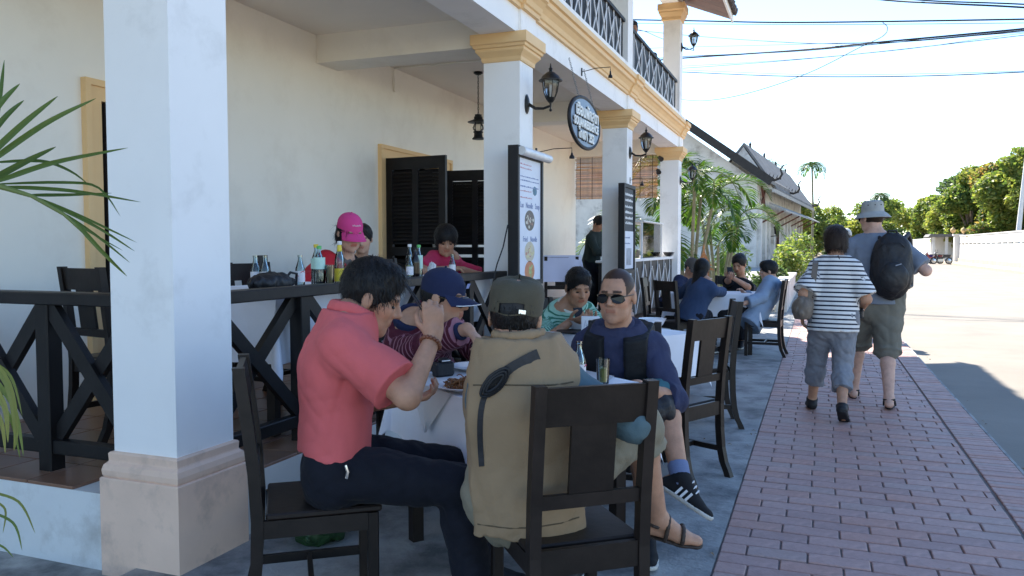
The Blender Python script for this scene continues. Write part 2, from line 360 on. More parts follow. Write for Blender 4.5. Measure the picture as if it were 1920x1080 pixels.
# timber balustrade on the terrace: along the street and the return at the near end
def balustrade(a, b, n, z0=FZ, name='balustrade'):
    a = Vector(a); b = Vector(b); d = (b - a) / n; t = d.normalized()
    r = bpart(name, MB().bar(a + Vector((0, 0, 1.17)), b + Vector((0, 0, 1.17)), .115, .062, ch=.006), M_dark)
    bpart('bottom_rail', MB().bar(a + Vector((0, 0, .43)), b + Vector((0, 0, .43)), .06, .07, ch=.005), M_dark, r)
    for i in range(n + 1):
        p = a + d * i
        if 0 < i < n: bpart('post', MB().bar(p + Vector((0, 0, z0)), p + Vector((0, 0, 1.139)), .085, .085, ch=.005, up=t), M_dark, r)
        if i < n:
            p0 = p + t * .035; q0 = p + d - t * .035; s = Vector((-t.y, t.x, 0)) * .012
            bpart('brace', MB().bar(p0 + s + Vector((0, 0, .47)), q0 + s + Vector((0, 0, 1.135)), .04, .075, up=Vector((0, 0, 1))), M_dark, r)
            bpart('brace', MB().bar(p0 - s + Vector((0, 0, 1.135)), q0 - s + Vector((0, 0, .47)), .036, .075, up=Vector((0, 0, 1))), M_dark, r)
    return r
balustrade((-2.78, 3.065, 0), (-2.78, 6.985, 0), 5)
balustrade((-2.965, 2.88, 0), (-4.79, 2.88, 0), 3)
# balcony panels: black backing with white bars
def lattice(ya, yb, z0, z1, x, nbay, name):
    p = bpart(name, MB().box(x - .03, x - .012, ya, yb, z0, z1), M_black)
    bpart('rail', MB().bar((x, ya, z1 + .02), (x, yb, z1 + .02), .05, .045), M_white if z0 < 2 else M_black, p)
    st = (yb - ya) / nbay
    for i in range(nbay):
        y = ya + st * (i + .5)
        bpart('bar', MB().bar((x, y, z0), (x, y, z1), .010, .024, up=(0, 1, 0)), M_white, p)
        if i < nbay - 1:
            j = rb.uniform(-.04, .04)
            bpart('bar', MB().bar((x + .011, y + .02, z0 + .01), (x + .011, y + st - .02, z0 + (z1 - z0) * (.86 + j)), .009, .022, up=(0, 1, 0)), M_white, p)
            bpart('bar', MB().bar((x + .021, y + .02, z0 + (z1 - z0) * (.9 - j)), (x + .021, y + st - .02, z0 + .01), .009, .020, up=(0, 1, 0)), M_white, p)
lattice(7.45, 11.41, 3.995, 4.64, XC - .06, 10, 'balcony_panel')
lattice(11.79, 15.93, 3.995, 4.64, XC - .06, 7, 'balcony_panel')
lattice(12.2, 15.93, .36, 1.2, XC - .10, 6, 'terrace_panel')
# doors
def door(Y0, Y1, Z1, leaves):
    f = .14; x = XW
    fr = bpart('door_frame', MB().prism([(Y0 - f, FZ), (Y0 + .004, FZ), (Y0 + .004, Z1 - .004), (Y1 - .004, Z1 - .004), (Y1 - .004, FZ), (Y1 + f, FZ), (Y1 + f, Z1 + f), (Y0 - f, Z1 + f)], x - .1, x + .03, 'x'), M_cap)
    bpart('door_moulding', MB().prism([(Y0 - f - .0, FZ), (Y0 - f + .045, FZ), (Y0 - f + .045, Z1 + f - .045), (Y1 + f - .045, Z1 + f - .045), (Y1 + f - .045, FZ), (Y1 + f, FZ), (Y1 + f, Z1 + f), (Y0 - f, Z1 + f)], x + .031, x + .05, 'x'), M_cap, fr)
    for hy, wd, ang in leaves:      # hinge y, signed width, swing angle
        hgt = Z1 - FZ - .03
        lf = empty('door_leaf', Vector((x + .03, hy, FZ + .015)) - wpos(bld), ang, parent=bld)
        s = 1 if wd > 0 else -1; W = abs(wd)
        MB().box(0, W, -.02, .02, 0, .22).box(0, W, -.02, .02, hgt - .14, hgt).box(0, .09, -.02, .02, .22, hgt - .14).box(W - .09, W, -.02, .02, .22, hgt - .14).box(W / 2 - .04, W / 2 + .04, -.02, .02, .22, hgt - .14).box(.09, W - .09, -.02, .02, 1.0, 1.1).build('stile_frame', M_dark, lf)
        sm = MB().bar((-(W / 4 - .065), 0, 0), (W / 4 - .065, 0, 0), .008, .05, up=(0, .75, 1)).mesh('slat', M_dark)
        for cx in (W / 4 + .025, W * 3 / 4 - .025):
            z = .25
            while z < hgt - .16:
                if not .97 < z < 1.13:
                    so = new_obj('slat', sm, lf); so.location = (cx, 0, z)
                z += .043
door(D1[0], D1[1], D1[2], [(D1[0] + .02, .92, R(92))])
door(D2[0], D2[1], D2[2], [(D2[0] + .01, .82, R(-6)), (D2[1] - .02, .82, R(4))])
# small conduit run on ceiling and wall
bpart('conduit', MB().tube([(-3.2, 8.55, 3.56), (XW + .02, 8.55, 3.56), (XW + .02, 8.55, 3.28)], .012, 6), M_wall)
# bamboo blinds at the far end of the terrace
M_bamboo = add_translucent(mat('bamboo_slat', (.42, .27, .14), .6, .3, 9., rnd=.3, hue=.012), .38)
for nm, xa, xb, zt, zb, lb in (('bamboo_blind', -4.77, -3.06, 3.36, 2.42, 'rolled-down brown bamboo blind closing the far end of the terrace'),):
    bl = empty('bamboo_blind', ((xa + xb) / 2, 16.2, zb), label=lb, cat='blind')
    sm = MB().bar((xa - bl.location.x, 0, 0), (xb - bl.location.x, 0, 0), .006, .0145).mesh('slat', M_bamboo)
    n = int((zt - zb) / .0195)
    for i in range(n):
        s = new_obj('slat', sm, bl); s.location = (rb.uniform(-.015, .015), rb.uniform(-.004, .004), i * .0195 + .012); s.rotation_euler = (0, rb.gauss(0, .0016), 0)
    c = MB()
    for k in range(7): xx = xa + .1 + k * (xb - xa - .2) / 6; c.tube([(xx, 16.19, zb), (xx, 16.19, zt + .15)], .006, 5)
    c.build('cord', M_wood, bl, world=True)
# ------------------------------------------------------------------ chairs
def make_chair():
    t = empty('dining_chair')
    hw = .188
    def post(sx):
        path = [(0, -.283), (.03, -.272), (.09, -.243), (.18, -.222), (.30, -.211), (.45, -.207), (.62, -.216), (.80, -.236), (1.0, -.262)]
        poly = [(y - .021, z) for z, y in path] + [(y + .021, z) for z, y in reversed(path)]
        return MB().prism(poly, sx * hw - .019, sx * hw + .019, 'x')
    for sx in (-1, 1): post(sx).build('rear_leg', M_wood, t)
    for sx in (-1, 1): MB().bar((sx * (hw - .004), .20, 0), (sx * (hw - .004), .20, .448), .04, .04, up=(0, 1, 0), ch=.004).build('front_leg', M_wood, t)
    MB().bbox(-hw - .012, hw + .012, -.178, .232, .45, .474, .006).build('seat', M_wood, t)
    MB().box(-hw + .017, hw - .017, .19, .212, .385, .449).box(-hw + .02, hw - .02, -.222, -.200, .385, .47).box(-hw - .012, -hw + .01, -.185, .18, .385, .449).box(hw - .01, hw + .012, -.185, .18, .385, .449).build('apron', M_wood, t)
    def rail(z0, z1, name, w=None, th=.011):
        yb = lambda z: -.207 - max(0, z - .45) ** 1.6 * .145
        x = w or hw - .0195
        MB().prism([(yb(z0) - th, z0), (yb(z0) + th, z0), (yb(z1) + th, z1), (yb(z1) - th, z1)], -x, x, 'x').build(name, M_wood, t)
    rail(.868, .992, 'top_rail'); rail(.60, .645, 'lower_rail'); rail(.6455, .8675, 'splat', .076, .008)
    for sx in (-1, 1): MB().bar((sx * hw * .97, -.205, .17), (sx * hw * .97, .182, .17), .02, .034).build('stretcher', M_wood, t)
    MB().bar((-hw * .95, -.02, .17), (hw * .95, -.02, .17), .02, .03).build('stretcher', M_wood, t)
    return t
chair0 = make_chair(); chair_used = [False]
def chair(x, y, dx, dy, label, group, z=0., tilt=0.):
    c = copy_tree(chair0) if chair_used[0] else chair0
    chair_used[0] = True
    c.location = (x, y, z); c.rotation_euler = (0, 0, math.atan2(dy, dx) - math.pi / 2)
    tag(c, label, 'chair', group); return c
GC = 'dark wooden dining chairs'
chair(-.80, 2.60, -.625, .78, 'dark wooden chair in front, seen from behind, under the man in the tan vest', GC)
chair(-1.79, 2.56, .80, .60, 'dark wooden chair beside the big near column, under the man in the coral polo', GC)
chair(-1.0, 4.22, .1, -.99, 'dark wooden chair hidden behind the man in sunglasses and black vest', GC)
chair(-2.12, 4.12, .8, -.6, 'dark wooden chair by the balustrade under the man in the navy cap', GC)
chair(-.83, 5.01, -.894, .447, 'empty dark chair nearer the camera at the second table, beside the brick pavement', GC)
chair(-.86, 6.55, -.96, -.25, 'empty dark chair behind another empty chair, further side of the second table', GC)
chair(-2.02, 6.16, .83, -.56, 'dark chair under the man in the green striped polo', GC)
chair(-.66, 11.05, -.98, .05, 'dark chair under the person in the pale blue hooded jacket', GC)
chair(-1.66, 10.42, .62, .78, 'dark chair seen from behind next to the long-haired woman in blue', GC)
chair(-1.25, 12.15, 0, -1, 'dark chair under the man in black looking at his phone', GC)
chair(-2.05, 11.3, 1, 0, 'dark chair under the man in the grey cap at the far table', GC)
chair(-3.86, 3.62, .18, .98, 'dark chair standing on the terrace behind the near-end balustrade', GC, FZ)
chair(-3.72, 4.85, .99, -.1, 'dark chair on the terrace under the woman in the pink cap', GC, FZ)
chair(-3.62, 6.0, .9, .43, 'empty dark chair on the terrace between the pink cap and the pink shirt', GC, FZ)
chair(-3.85, 7.0, .97, -.2, 'dark chair on the terrace under the woman in the pink shirt', GC, FZ)
chair(-2.98, 9.5, -.3, .95, 'dark chair on the terrace with a lilac cloth hung over its back', GC, FZ)
# ------------------------------------------------------------------ tables and cloths
def drape(L, W, over, z, dz=0., nx=16, seed=1, amp=.018):
    """cloth on an L x W top hanging by `over`; local coordinates"""
    rr = random.Random(seed); ph = [rr.uniform(0, 6.28) for _ in range(8)]
    a = L / 2 + .004 + dz; b = W / 2 + .004 + dz
    def axis(h, o):
        k = [-h - o * (1 - i / 7) for i in range(7)]; m = [-h + 2 * h * i / nx for i in range(nx + 1)]
        return k + m + [-x for x in reversed(k)]
    us = axis(a, over); ws = axis(b, over); vs = []
    for v in ws:
        for u in us:
            eu = max(0, abs(u) - a); ev = max(0, abs(v) - b); su = 1 if u > 0 else -1; sv = 1 if v > 0 else -1
            cu = max(-a, min(a, u)); cv = max(-b, min(b, v))
            if eu == 0 and ev == 0: p = (u, v, z + dz + .0015 * math.sin(9 * u + ph[0]) * math.sin(8 * v + ph[1]))
            elif eu > 0 and ev > 0:
                r = math.hypot(eu, ev); t = math.atan2(ev, eu)            # 0..pi/2 round the corner
                fl = r * (.10 + .16 * math.sin(2 * t) ** 2) + .004
                wob = math.sin(2 * t * 2) * .03 * r / over
                ang = t + wob; p = (su * a + su * math.cos(ang) * fl, sv * b + sv * math.sin(ang) * fl, z + dz - r * .985)
            else:
                e = eu or ev; s = v if eu > 0 else u; f = e / over
                o = .05 * e + amp * f * (math.sin(s * 11 + ph[2 + (su > 0)] + (3 if eu else 0)) + .5 * math.sin(s * 23 + ph[4])) + .006 * f
                o = max(o, .004)
                p = (su * (a + o), v, z + dz - e) if eu > 0 else (u, sv * (b + o), z + dz - e)
            vs.append(p)
    n = len(us); fs = [(j * n + i, j * n + i + 1, (j + 1) * n + i + 1, (j + 1) * n + i) for j in range(len(ws) - 1) for i in range(n - 1)]
    return vs, fs
def table(x, y, ang, L, W, z, label, cl=None, ov=None, seed=1, z0=0.):
    t = empty('dining_table', (x, y, z0), ang, label, 'table', 'wooden restaurant tables'); h = z - z0
    MB().bbox(-L / 2, L / 2, -W / 2, W / 2, h - .028, h, .005).build('tabletop', M_wood, t)
    MB().box(-L / 2 + .06, L / 2 - .06, -W / 2 + .06, W / 2 - .06, h - .1, h - .0285).build('apron', M_wood, t)
    for sx in (-1, 1):
        for sy in (-1, 1): MB().bar((sx * (L / 2 - .07), sy * (W / 2 - .07), 0), (sx * (L / 2 - .07), sy * (W / 2 - .07), h - .1), .055, .055, up=(0, 1, 0)).build('leg', M_wood, t)
    for i, (spec, m, nm) in enumerate(((cl, M_cloth, 'tablecloth'), (ov, M_cloth2, 'tablecloth'))):
        if spec:
            over, lab, rot, l2, w2 = spec
            v, f = drape(l2 or L, w2 or W, over, h + .001, .003 * (i + 1), seed=seed + i)
            o = new_obj(nm, MB().add(v, f, True).mesh(nm, m)); o.location = (x, y, z0); o.rotation_euler = (0, 0, ang + rot)
            tag(o, lab, 'tablecloth', 'tablecloths')
    return t
T1A = math.atan2(.8, .6)
table(-1.325, 3.49, T1A, .85, .80, .80, 'table at which the man in the coral polo eats', (.27, 'white cloth hanging to points on the near table beside the coral polo', 0, None, None), None, 3)
ov = MB(); L2, W2, ho = .85 / 2 + .012, .80 / 2 + .012, .20; zt = .80 + .006
mp = []
for nx_, ny_, a_, b_ in ((1, 0, L2, W2), (0, 1, W2, L2), (-1, 0, L2, W2), (0, -1, W2, L2)):
    tx, ty = -ny_, nx_
    for s_ in (-1, 1): mp.append((nx_ * a_ + tx * s_ * ho, ny_ * a_ + ty * s_ * ho, zt))
ov.add([(0, 0, zt)] + mp, [(0, i + 1, (i + 1) % 8 + 1) for i in range(8)])
for i in range(4):
    A_, B_ = Vector(mp[2 * i]), Vector(mp[2 * i + 1]); nn = Vector(((1, 0), (0, 1), (-1, 0), (0, -1))[i] + (0,)); vs = []; fs = []
    for r_ in range(7):
        q = r_ / 6; m0 = A_.lerp(B_, q / 2); m1 = B_.lerp(A_, q / 2)
        for c_ in range(7): p = m0.lerp(m1, c_ / 6); vs.append(p - Vector((0, 0, ho * q)) + nn * (.004 + .022 * q + .006 * math.sin(c_ * 1.7 + i)))
    fs = [(r_ * 7 + c_, r_ * 7 + c_ + 1, r_ * 7 + c_ + 8, r_ * 7 + c_ + 7) for r_ in range(6) for c_ in range(6)]
    ov.add(vs, fs, True)
o = new_obj('tablecloth', ov.mesh('tablecloth', M_cloth2)); o.location = (-1.325, 3.49, 0); o.rotation_euler = (0, 0, T1A); tag(o, 'grey overlay cloth with hanging tips on the near table', 'tablecloth', 'tablecloths')
table(-1.37, 5.74, math.atan2(.64, .425), .80, .80, .80, 'second table, behind the man in sunglasses', (.30, 'lilac white cloth on the second table beside the two empty chairs', 0, None, None), None, 8)
table(-1.35, 11.25, R(4), 1.15, .80, .80, 'far table with four people round it', (.30, 'white cloth on the far table under the group of four', 0, None, None), None, 11)
table(-3.22, 4.60, R(90), 1.62, .62, 1.168, 'terrace table along the balustrade in front of the pink cap', (.42, 'white cloth of the terrace table seen through the balustrade below the pink cap', 0, None, None), None, 14, FZ)
table(-3.22, 6.24, R(90), 1.5, .62, 1.168, 'terrace table along the balustrade in front of the pink shirt', (.42, 'white cloth of the terrace table seen through the balustrade by the second column', 0, None, None), None, 17, FZ)
# ------------------------------------------------------------------ tableware
M_plate = mat('white_glazed_ceramic', (.78, .78, .80), .18, .02, 3., coat=.3)
M_bottle = thin_glass('bottle_glass', (.80, .87, .88))
M_red = mat('red_label_print', (.55, .02, .05), .4, .2, 30)
M_label = mat('white_label_print', (.75, .73, .76), .4, .1, 25)
def revolve_shell(prof, n=28): return MB().lathe(prof, n=n, cap=False)
def plate(x, y, z, r, label, name='dinner_plate'):
    o = single(name, revolve_shell([(.001, 0), (r * .6, 0), (r * .66, .004), (r, .02), (r, .024), (r * .64, .009), (r * .58, .006), (.001, .006)]), M_plate, label, 'plate'); o.location = (x, y, z); return o
def bowl(x, y, z, r, h, label):
    o = single('soup_bowl', revolve_shell([(.001, 0), (r * .45, 0), (r * .48, .008), (r * .72, h * .4), (r * .96, h), (r, h + .003), (r * .9, h * .93), (r * .66, h * .42), (r * .4, h * .16), (.001, h * .14)]), M_plate, label, 'bowl'); o.location = (x, y, z); return o
CH = .0078     # height of table top plus the cloths
t1 = .80 + CH
plate(-1.415, 3.13, t1, .135, 'white plate heaped with fried noodles in front of the coral polo')
plate(-1.60, 3.66, t1, .125, 'empty white plate by the hand of the man in the navy cap')
bowl(-1.15, 3.60, t1, .105, .075, 'white soup bowl on the near table, partly behind the tan vest')
bowl(-1.66, 5.72, t1, .10, .072, 'white soup bowl in front of the green striped polo')
bowl(-1.16, 6.0, t1, .105, .075, 'white soup bowl on the second table beside the empty chair')
single('serving_plate', revolve_shell([(.001, 0), (.11, 0), (.15, .008), (.15, .012), (.1, .006), (.001, .006)]).move(Matrix.Translation((-1.62, 5.55, t1))), M_dark, 'dark round tray under the soup bowl on the second table', 'tray')
# noodles: a heap of tangled strands
nd = MB(); rn = random.Random(4)
for k in range(130):
    a0 = rn.uniform(0, 6.28); r0 = rn.uniform(.0, .075); z0 = .012 + max(0, .042 - r0 * .5) * rn.uniform(.3, 1)
    pts = []; a = a0; px, py = r0 * math.cos(a0), r0 * math.sin(a0); d = rn.uniform(0, 6.28)
    for j in range(7):
        pts.append((px, py, max(.012, z0 + .006 * math.sin(j * 1.3 + a0)) - .0))
        d += rn.gauss(0, .6); px += .014 * math.cos(d); py += .014 * math.sin(d)
        if math.hypot(px, py) > .088: d = math.atan2(-py, -px)
    nd.tube(pts, .0026, 5)
single('fried_noodles', nd, mat('fried_noodle', (.24, .10, .035), .4, .3, 40), 'heap of brown fried noodles on the near plate', 'food').location = (-1.415, 3.13, t1)
def glass_bottle(x, y, z, h, label, body=M_bottle, lab=M_label, cap=None, liquid=None, group=None, red=True, wide=.029, name='glass_bottle', neck=.0125, lab2=None, label_z=(.18, .52)):
    t = empty(name, (x, y, z), random.uniform(0, 6), label, 'bottle', group); s = h / .2; r = wide
    pr = [(.001, 0), (r * .93, 0), (r, .004 * s), (r, .055 * s), (r * .93, .075 * s), (r, .1 * s), (r * .97, .118 * s), (r * .62, .15 * s), (neck, .168 * s), (neck * .95, .188 * s), (neck * 1.15, .19 * s), (neck * 1.15, .2 * s)]
    MB().lathe(pr + [(neck * .8, .2 * s), (neck * .78, .168 * s), (r * .52, .15 * s), (r * .9, .118 * s), (r * .92, .008 * s), (.001, .006 * s)], n=18, cap=False).build('glass_body', body, t)
    za, zb = label_z
    MB().lathe([(r * 1.012, za * h), (r * 1.012, zb * h)], n=18, cap=False).build('label_band', lab, t)
    if red:
        b = MB()
        for k in range(5): b.tube([(r * 1.03 * math.cos(q), r * 1.03 * math.sin(q), (.24 + .05 * math.sin(q * 3 + k)) * h + k * .011 * s) for q in [k * 1.25 + j * .22 for j in range(5)]], .0022 * s, 5)
        b.build('red_script', M_red, t)
    if lab2: MB().lathe([(neck * 1.4, .77 * h), (neck * 1.06, .93 * h)], n=16, cap=False).build('neck_label', lab2, t)
    if cap: MB().lathe([(neck * 1.25, .93 * h), (neck * 1.3, h * 1.005), (neck * 1.1, h * 1.015), (.001, h * 1.016)], n=16).build('bottle_cap', cap, t)
    if liquid: MB().lathe([(.001, .01), (r * .88, .01), (r * .88, .5 * h), (.001, .5 * h)], n=16).build('liquid', liquid, t)
    return t
M_yl = mat('yellow_label', (.80, .62, .05), .4, .15, 30); M_wcap = mat('white_plastic_cap', (.8, .8, .8), .35); M_ycap = mat('yellow_plastic', (.75, .55, .05), .35); M_gcap = mat('green_plastic', (.12, .55, .16), .35)
M_soy = mat('dark_soy_sauce', (.012, .008, .008), .15, .2, 5); M_tint = mat('pale_green_label', (.50, .74, .64), .4, .1, 20); M_milk = mat('milk_tea', (.50, .30, .13), .25, .08, 4)
GB = 'bottles on the tables'
glass_bottle(-1.345, 3.075, t1, .205, 'clear glass bottle with red script behind the tan vest collar, on the near table', group=GB)
glass_bottle(-.965, 3.34, t1, .205, 'clear glass bottle with red script beside the beer glass', group=GB)
def tumbler(x, y, z, r, h, fill, m, label, cat='glass'):
    t = empty('drinking_glass', (x, y, z), 0, label, cat)
    MB().lathe([(.001, 0), (r * .88, 0), (r, h), (r * .94, h), (r * .83, .008), (.001, .008)], n=24, cap=False).build('glass_wall', M_bottle, t)
    MB().lathe([(.001, .0085), (r * .815, .0085), (r * (.83 + .1 * fill), h * fill), (.001, h * fill)], n=24, cap=False).build('drink', m, t)
    return t
tumbler(-.90, 3.50, t1, .031, .112, .62, mat('pale_beer', (.62, .48, .16), .1, .1, 3), 'small glass half full of pale beer on the near table')
tz = 1.168 + .0045
tumbler(-2.97, 4.44, tz, .031, .135, .93, M_milk, 'glass of milky brown tea in front of the woman in the pink cap')
glass_bottle(-2.97, 4.555, tz, .285, 'clear sauce bottle with yellow labels and white cap', lab=M_yl, cap=M_wcap, lab2=M_yl, red=False, wide=.034, group=GB, label_z=(.08, .38))
glass_bottle(-2.97, 4.12, tz, .20, 'clear glass bottle with red script nearest the black bag on the terrace table', group=GB)
glass_bottle(-3.12, 3.89, tz, .20, 'empty clear bottle standing behind the black bag, taller neck showing', red=False, group=GB)
glass_bottle(-3.06, 3.90, tz, .20, 'second empty clear bottle right behind the black bag', red=False, group=GB)
glass_bottle(-3.03, 4.41, tz, .255, 'tinted bottle with pale green label and green cap beside the milk tea', lab=M_tint, cap=M_gcap, liquid=M_soy, red=False, wide=.038, group=GB, label_z=(.42, .72))
glass_bottle(-3.13, 4.52, tz, .265, 'sauce bottle with yellow cap behind the green-capped bottle', lab=M_tint, cap=M_ycap, liquid=M_soy, red=False, wide=.034, group=GB, label_z=(.4, .66))
glass_bottle(-2.98, 5.55, tz, .19, 'small empty clear bottle, first on the table of the pink shirt', red=False, group=GB)
glass_bottle(-3.06, 5.70, tz, .27, 'white-capped sauce bottle with yellow label on the table of the pink shirt', lab=M_yl, cap=M_wcap, red=False, wide=.032, group=GB, label_z=(.08, .4))
glass_bottle(-2.97, 5.62, tz, .245, 'black soy sauce bottle on the table of the pink shirt', body=M_soy, lab=M_soy, cap=M_black, red=False, wide=.036, group=GB)
glass_bottle(-3.0, 5.74, tz, .265, 'green-capped bottle beside the black soy sauce', lab=M_tint, cap=M_gcap, red=False, wide=.032, group=GB, label_z=(.3, .7))
glass_bottle(-2.98, 6.33, tz, .19, 'small clear bottle by the elbow of the pink shirt', red=False, group=GB)
# crumpled napkins
def crumple(name, c, r, label, m, seed=0, flat=.7, cat='napkin'):
    rr = np.random.RandomState(seed); n, k = 26, 16; vs = []; fs = []
    dirs = rr.normal(size=(14, 3)); dirs /= np.linalg.norm(dirs, axis=1)[:, None]; am = rr.uniform(.1, .34, 14)
    for i in range(k + 1):
        for j in range(n):
            th = math.pi * i / k; p = 2 * math.pi * j / n; d = np.array([math.sin(th) * math.cos(p), math.sin(th) * math.sin(p), -math.cos(th)])
            q = r * (1 - .4 * sum(a * abs(d @ e) ** .6 for a, e in zip(am, dirs)) + .14 * rr.rand() + .22 * max(0, d[2]) * rr.rand())
            vs.append((c[0] + d[0] * q, c[1] + d[1] * q, max(c[2] + .001, c[2] + r * flat + d[2] * q * (1.25 if d[2] > 0 else flat))))
    for i in range(k): fs += [(i * n + j, i * n + (j + 1) % n, (i + 1) * n + (j + 1) % n, (i + 1) * n + j) for j in range(n)]
    return single(name, MB().add(vs, fs), m, label, cat)
M_tissue = mat('white_tissue', (.74, .74, .76), .9, .05, 10)
crumple('paper_napkin', (-3.0, 5.97, tz), .085, 'crumpled white napkins heaped beside the soy sauce', M_tissue, 3)
crumple('paper_napkin', (-3.06, 4.53, tz + .06), .055, 'white tissue sticking up behind the milk tea', M_tissue, 5)
bowl(-3.1, 6.42, tz, .085, .065, 'white bowl under the bowed face of the pink shirt')
# black bag and small things on the terrace table
M_nylon = mat('black_nylon', (.014, .014, .017), .55, .4, 18., bump=.3, bscale=60)
single('menu_stand', MB().box(-3.205, -3.195, 4.02, 4.10, tz, tz + .20), M_dark, 'small dark card standing behind the black bag', 'menu')
single('phone', MB().bbox(-2.99, -2.92, 3.56, 3.68, tz, tz + .009, .003), M_black, 'black phone lying on the terrace table next to the column', 'phone')
# camera on near table
def camera_obj(x, y, z, rz, label, s=1.):
    t = empty('camera', (x, y, z), rz, label, 'camera')
    MB().bbox(-.065 * s, .065 * s, -.03 * s, .03 * s, 0, .085 * s, .008).bbox(-.03 * s, .03 * s, -.025 * s, .025 * s, .085 * s, .11 * s, .008).build('camera_body', M_nylon, t)
    MB().lathe([(.001, 0), (.036 * s, 0), (.036 * s, .055 * s), (.03 * s, .075 * s), (.001, .07 * s)], c=(0, .03 * s, .042 * s), axis=(0, 1, 0), n=20).build('lens', M_black, t)
    MB().box(-.03 * s, .03 * s, -.0315 * s, -.0305 * s, .092 * s, .098 * s).build('badge', M_white, t); return t
camera_obj(-1.66, 3.42, t1, R(60), 'black camera lying on the near table beside the striped sleeve', .8)
# tissue holder card on second table
tc = empty('napkin_holder', (-1.50, 5.47, t1), R(14), 'white napkin holder with a faint drawing on the second table', 'napkin holder')
MB().bbox(-.065, .065, -.04, .04, 0, .012, .003).build('holder_base', M_dark, tc); MB().bbox(-.064, .064, -.03, .03, .0125, .125, .004).build('napkin_box', M_white, tc)
b = MB(); rr = random.Random(8)
for k in range(9): xx = -.045 + k * .011; b.tube([(xx, -.0308, .04 + rr.uniform(0, .03)), (xx + .012, -.0308, .06 + rr.uniform(0, .04)), (xx + .02, -.0308, .05 + rr.uniform(0, .04))], .0012, 4)
b.build('line_drawing', mat('grey_ink', (.25, .25, .3), .6), tc)
single('sauce_bottle', MB().lathe([(.001, 0), (.028, 0), (.03, .01), (.03, .1), (.024, .115), (.012, .13), (.009, .16), (.001, .162)], n=18), mat('mint_plastic', (.30, .55, .45), .4), 'mint green squeeze bottle behind the napkin holder', 'bottle').location = (-1.38, 5.62, t1)
# green bag on the ground by the plinth, black bag strap hanging on table edge
# lilac cloth on the chair back on the terrace
v, f = drape(.46, .05, .32, 1.325, 0, nx=8, seed=5, amp=.03)
o = new_obj('draped_cloth', MB().add(v, f, True).mesh('draped_cloth', mat('lilac_cloth', (.60, .60, .74), .85, .05, 4., bump=.1))); o.location = (-2.91, 9.27, 0); o.rotation_euler = (0, 0, math.atan2(.95, -.3) - math.pi / 2)
tag(o, 'lilac cloth hung over a chair back on the terrace', 'cloth')
# ------------------------------------------------------------------ lamps
M_lglass = thin_glass('seeded_lamp_glass', (.80, .80, .78), .12)
def wall_lamp(p, label, out=.24, s=1.):
    t = empty('wall_lamp', p, 0, label, 'lamp', 'black carriage lamps on the columns')
    MB().lathe([(.001, 0), (.05 * s, 0), (.055 * s, .008), (.04 * s, .02), (.02 * s, .03), (.001, .03)], axis=(1, 0, 0), n=16).move(Matrix.Diagonal((1, 1, 1.7, 1))).build('back_plate', M_iron, t)
    MB().tube([(.02, 0, 0), (.09, 0, -.045), (.17, 0, -.05), (out, 0, -.03), (out, 0, .0)], [.016, .014, .012, .012, .016], 8).ball((out, 0, -.07), .014).tube([(out, 0, -.07), (out, 0, -.03)], .006, 6).build('arm', M_iron, t)
    n = 6
    MB().lathe([(.001, -.005), (.02, 0), (.045, .03), (.05, .045), (.001, .046)], c=(out, 0, 0), n=12).build('cup', M_iron, t)
    MB().lathe([(.046, .046), (.066, .1), (.076, .17), (.078, .195)], c=(out, 0, 0), n=n, cap=False).build('glass', M_lglass, t)
    b = MB()
    for k in range(n):
        q = 2 * math.pi * k / n; b.tube([(out + r * math.cos(q), r * math.sin(q), z) for r, z in ((.047, .045), (.068, .1), (.078, .17), (.08, .197))], .0045, 5)
    b.lathe([(.078, .197), (.112, .198), (.112, .205), (.095, .215), (.075, .245), (.04, .275), (.018, .285), (.014, .3), (.02, .31), (.008, .325), (.004, .36), (.001, .362)], c=(out, 0, 0), n=14).build('lamp_roof', M_iron, t)
    MB().lathe([(.01, .046), (.012, .1), (.016, .13), (.012, .16), (.001, .17)], c=(out, 0, 0), n=8).build('bulb', M_white, t); return t
wall_lamp((XC, 7.17, 2.77), 'black carriage lamp high on the column above the tall picture menu')
wall_lamp((XC, 11.59, 2.80), 'black carriage lamp on the column above the chalkboard')
wall_lamp((XC, 16.13, 2.75), 'black carriage lamp on the far end column, against palm leaves')
wall_lamp((XC, 16.13, 5.36), 'black carriage lamp on the upper column against the sky')
ln = empty('hanging_lantern', (-3.94, 9.13, 2.75), 0, 'black oil-style lantern hanging on a chain from the terrace ceiling', 'lantern')
MB().lathe([(.06, .805), (.05, .82), (.001, .82)], n=14).lathe([(.001, .78), (.03, .785), (.06, .805)], n=14, cap=False).build('ceiling_rose', M_iron, ln)
b = MB()
for k in range(15):
    z = .31 + k * .032; q = k % 2
    b.tube([((.008 * math.cos(a)) * (1 - q), (.008 * math.cos(a)) * q, z + .02 * math.sin(a)) for a in [2 * math.pi * i / 8 for i in range(9)]], .0035, 5)
b.build('chain', M_iron, ln)
MB().lathe([(.001, 0), (.075, 0), (.075, .012), (.055, .03), (.05, .075), (.062, .085), (.06, .095), (.001, .096)], n=18).build('oil_base', M_iron, ln)
MB().lathe([(.045, .096), (.066, .12), (.07, .145), (.055, .18), (.04, .2)], n=18, cap=False).build('glass_chimney', M_lglass, ln)
MB().lathe([(.04, .2), (.05, .2), (.13, .205), (.132, .212), (.06, .24), (.05, .26), (.055, .27), (.04, .285), (.045, .3), (.01, .31), (.001, .31)], n=20).build('lamp_roof', M_iron, ln)
b = MB()
for s_ in (-1, 1): b.tube([(0, s_ * .07, .05), (0, s_ * .085, .1), (0, s_ * .08, .2)], .005, 6)
b.build('side_wire', M_iron, ln)
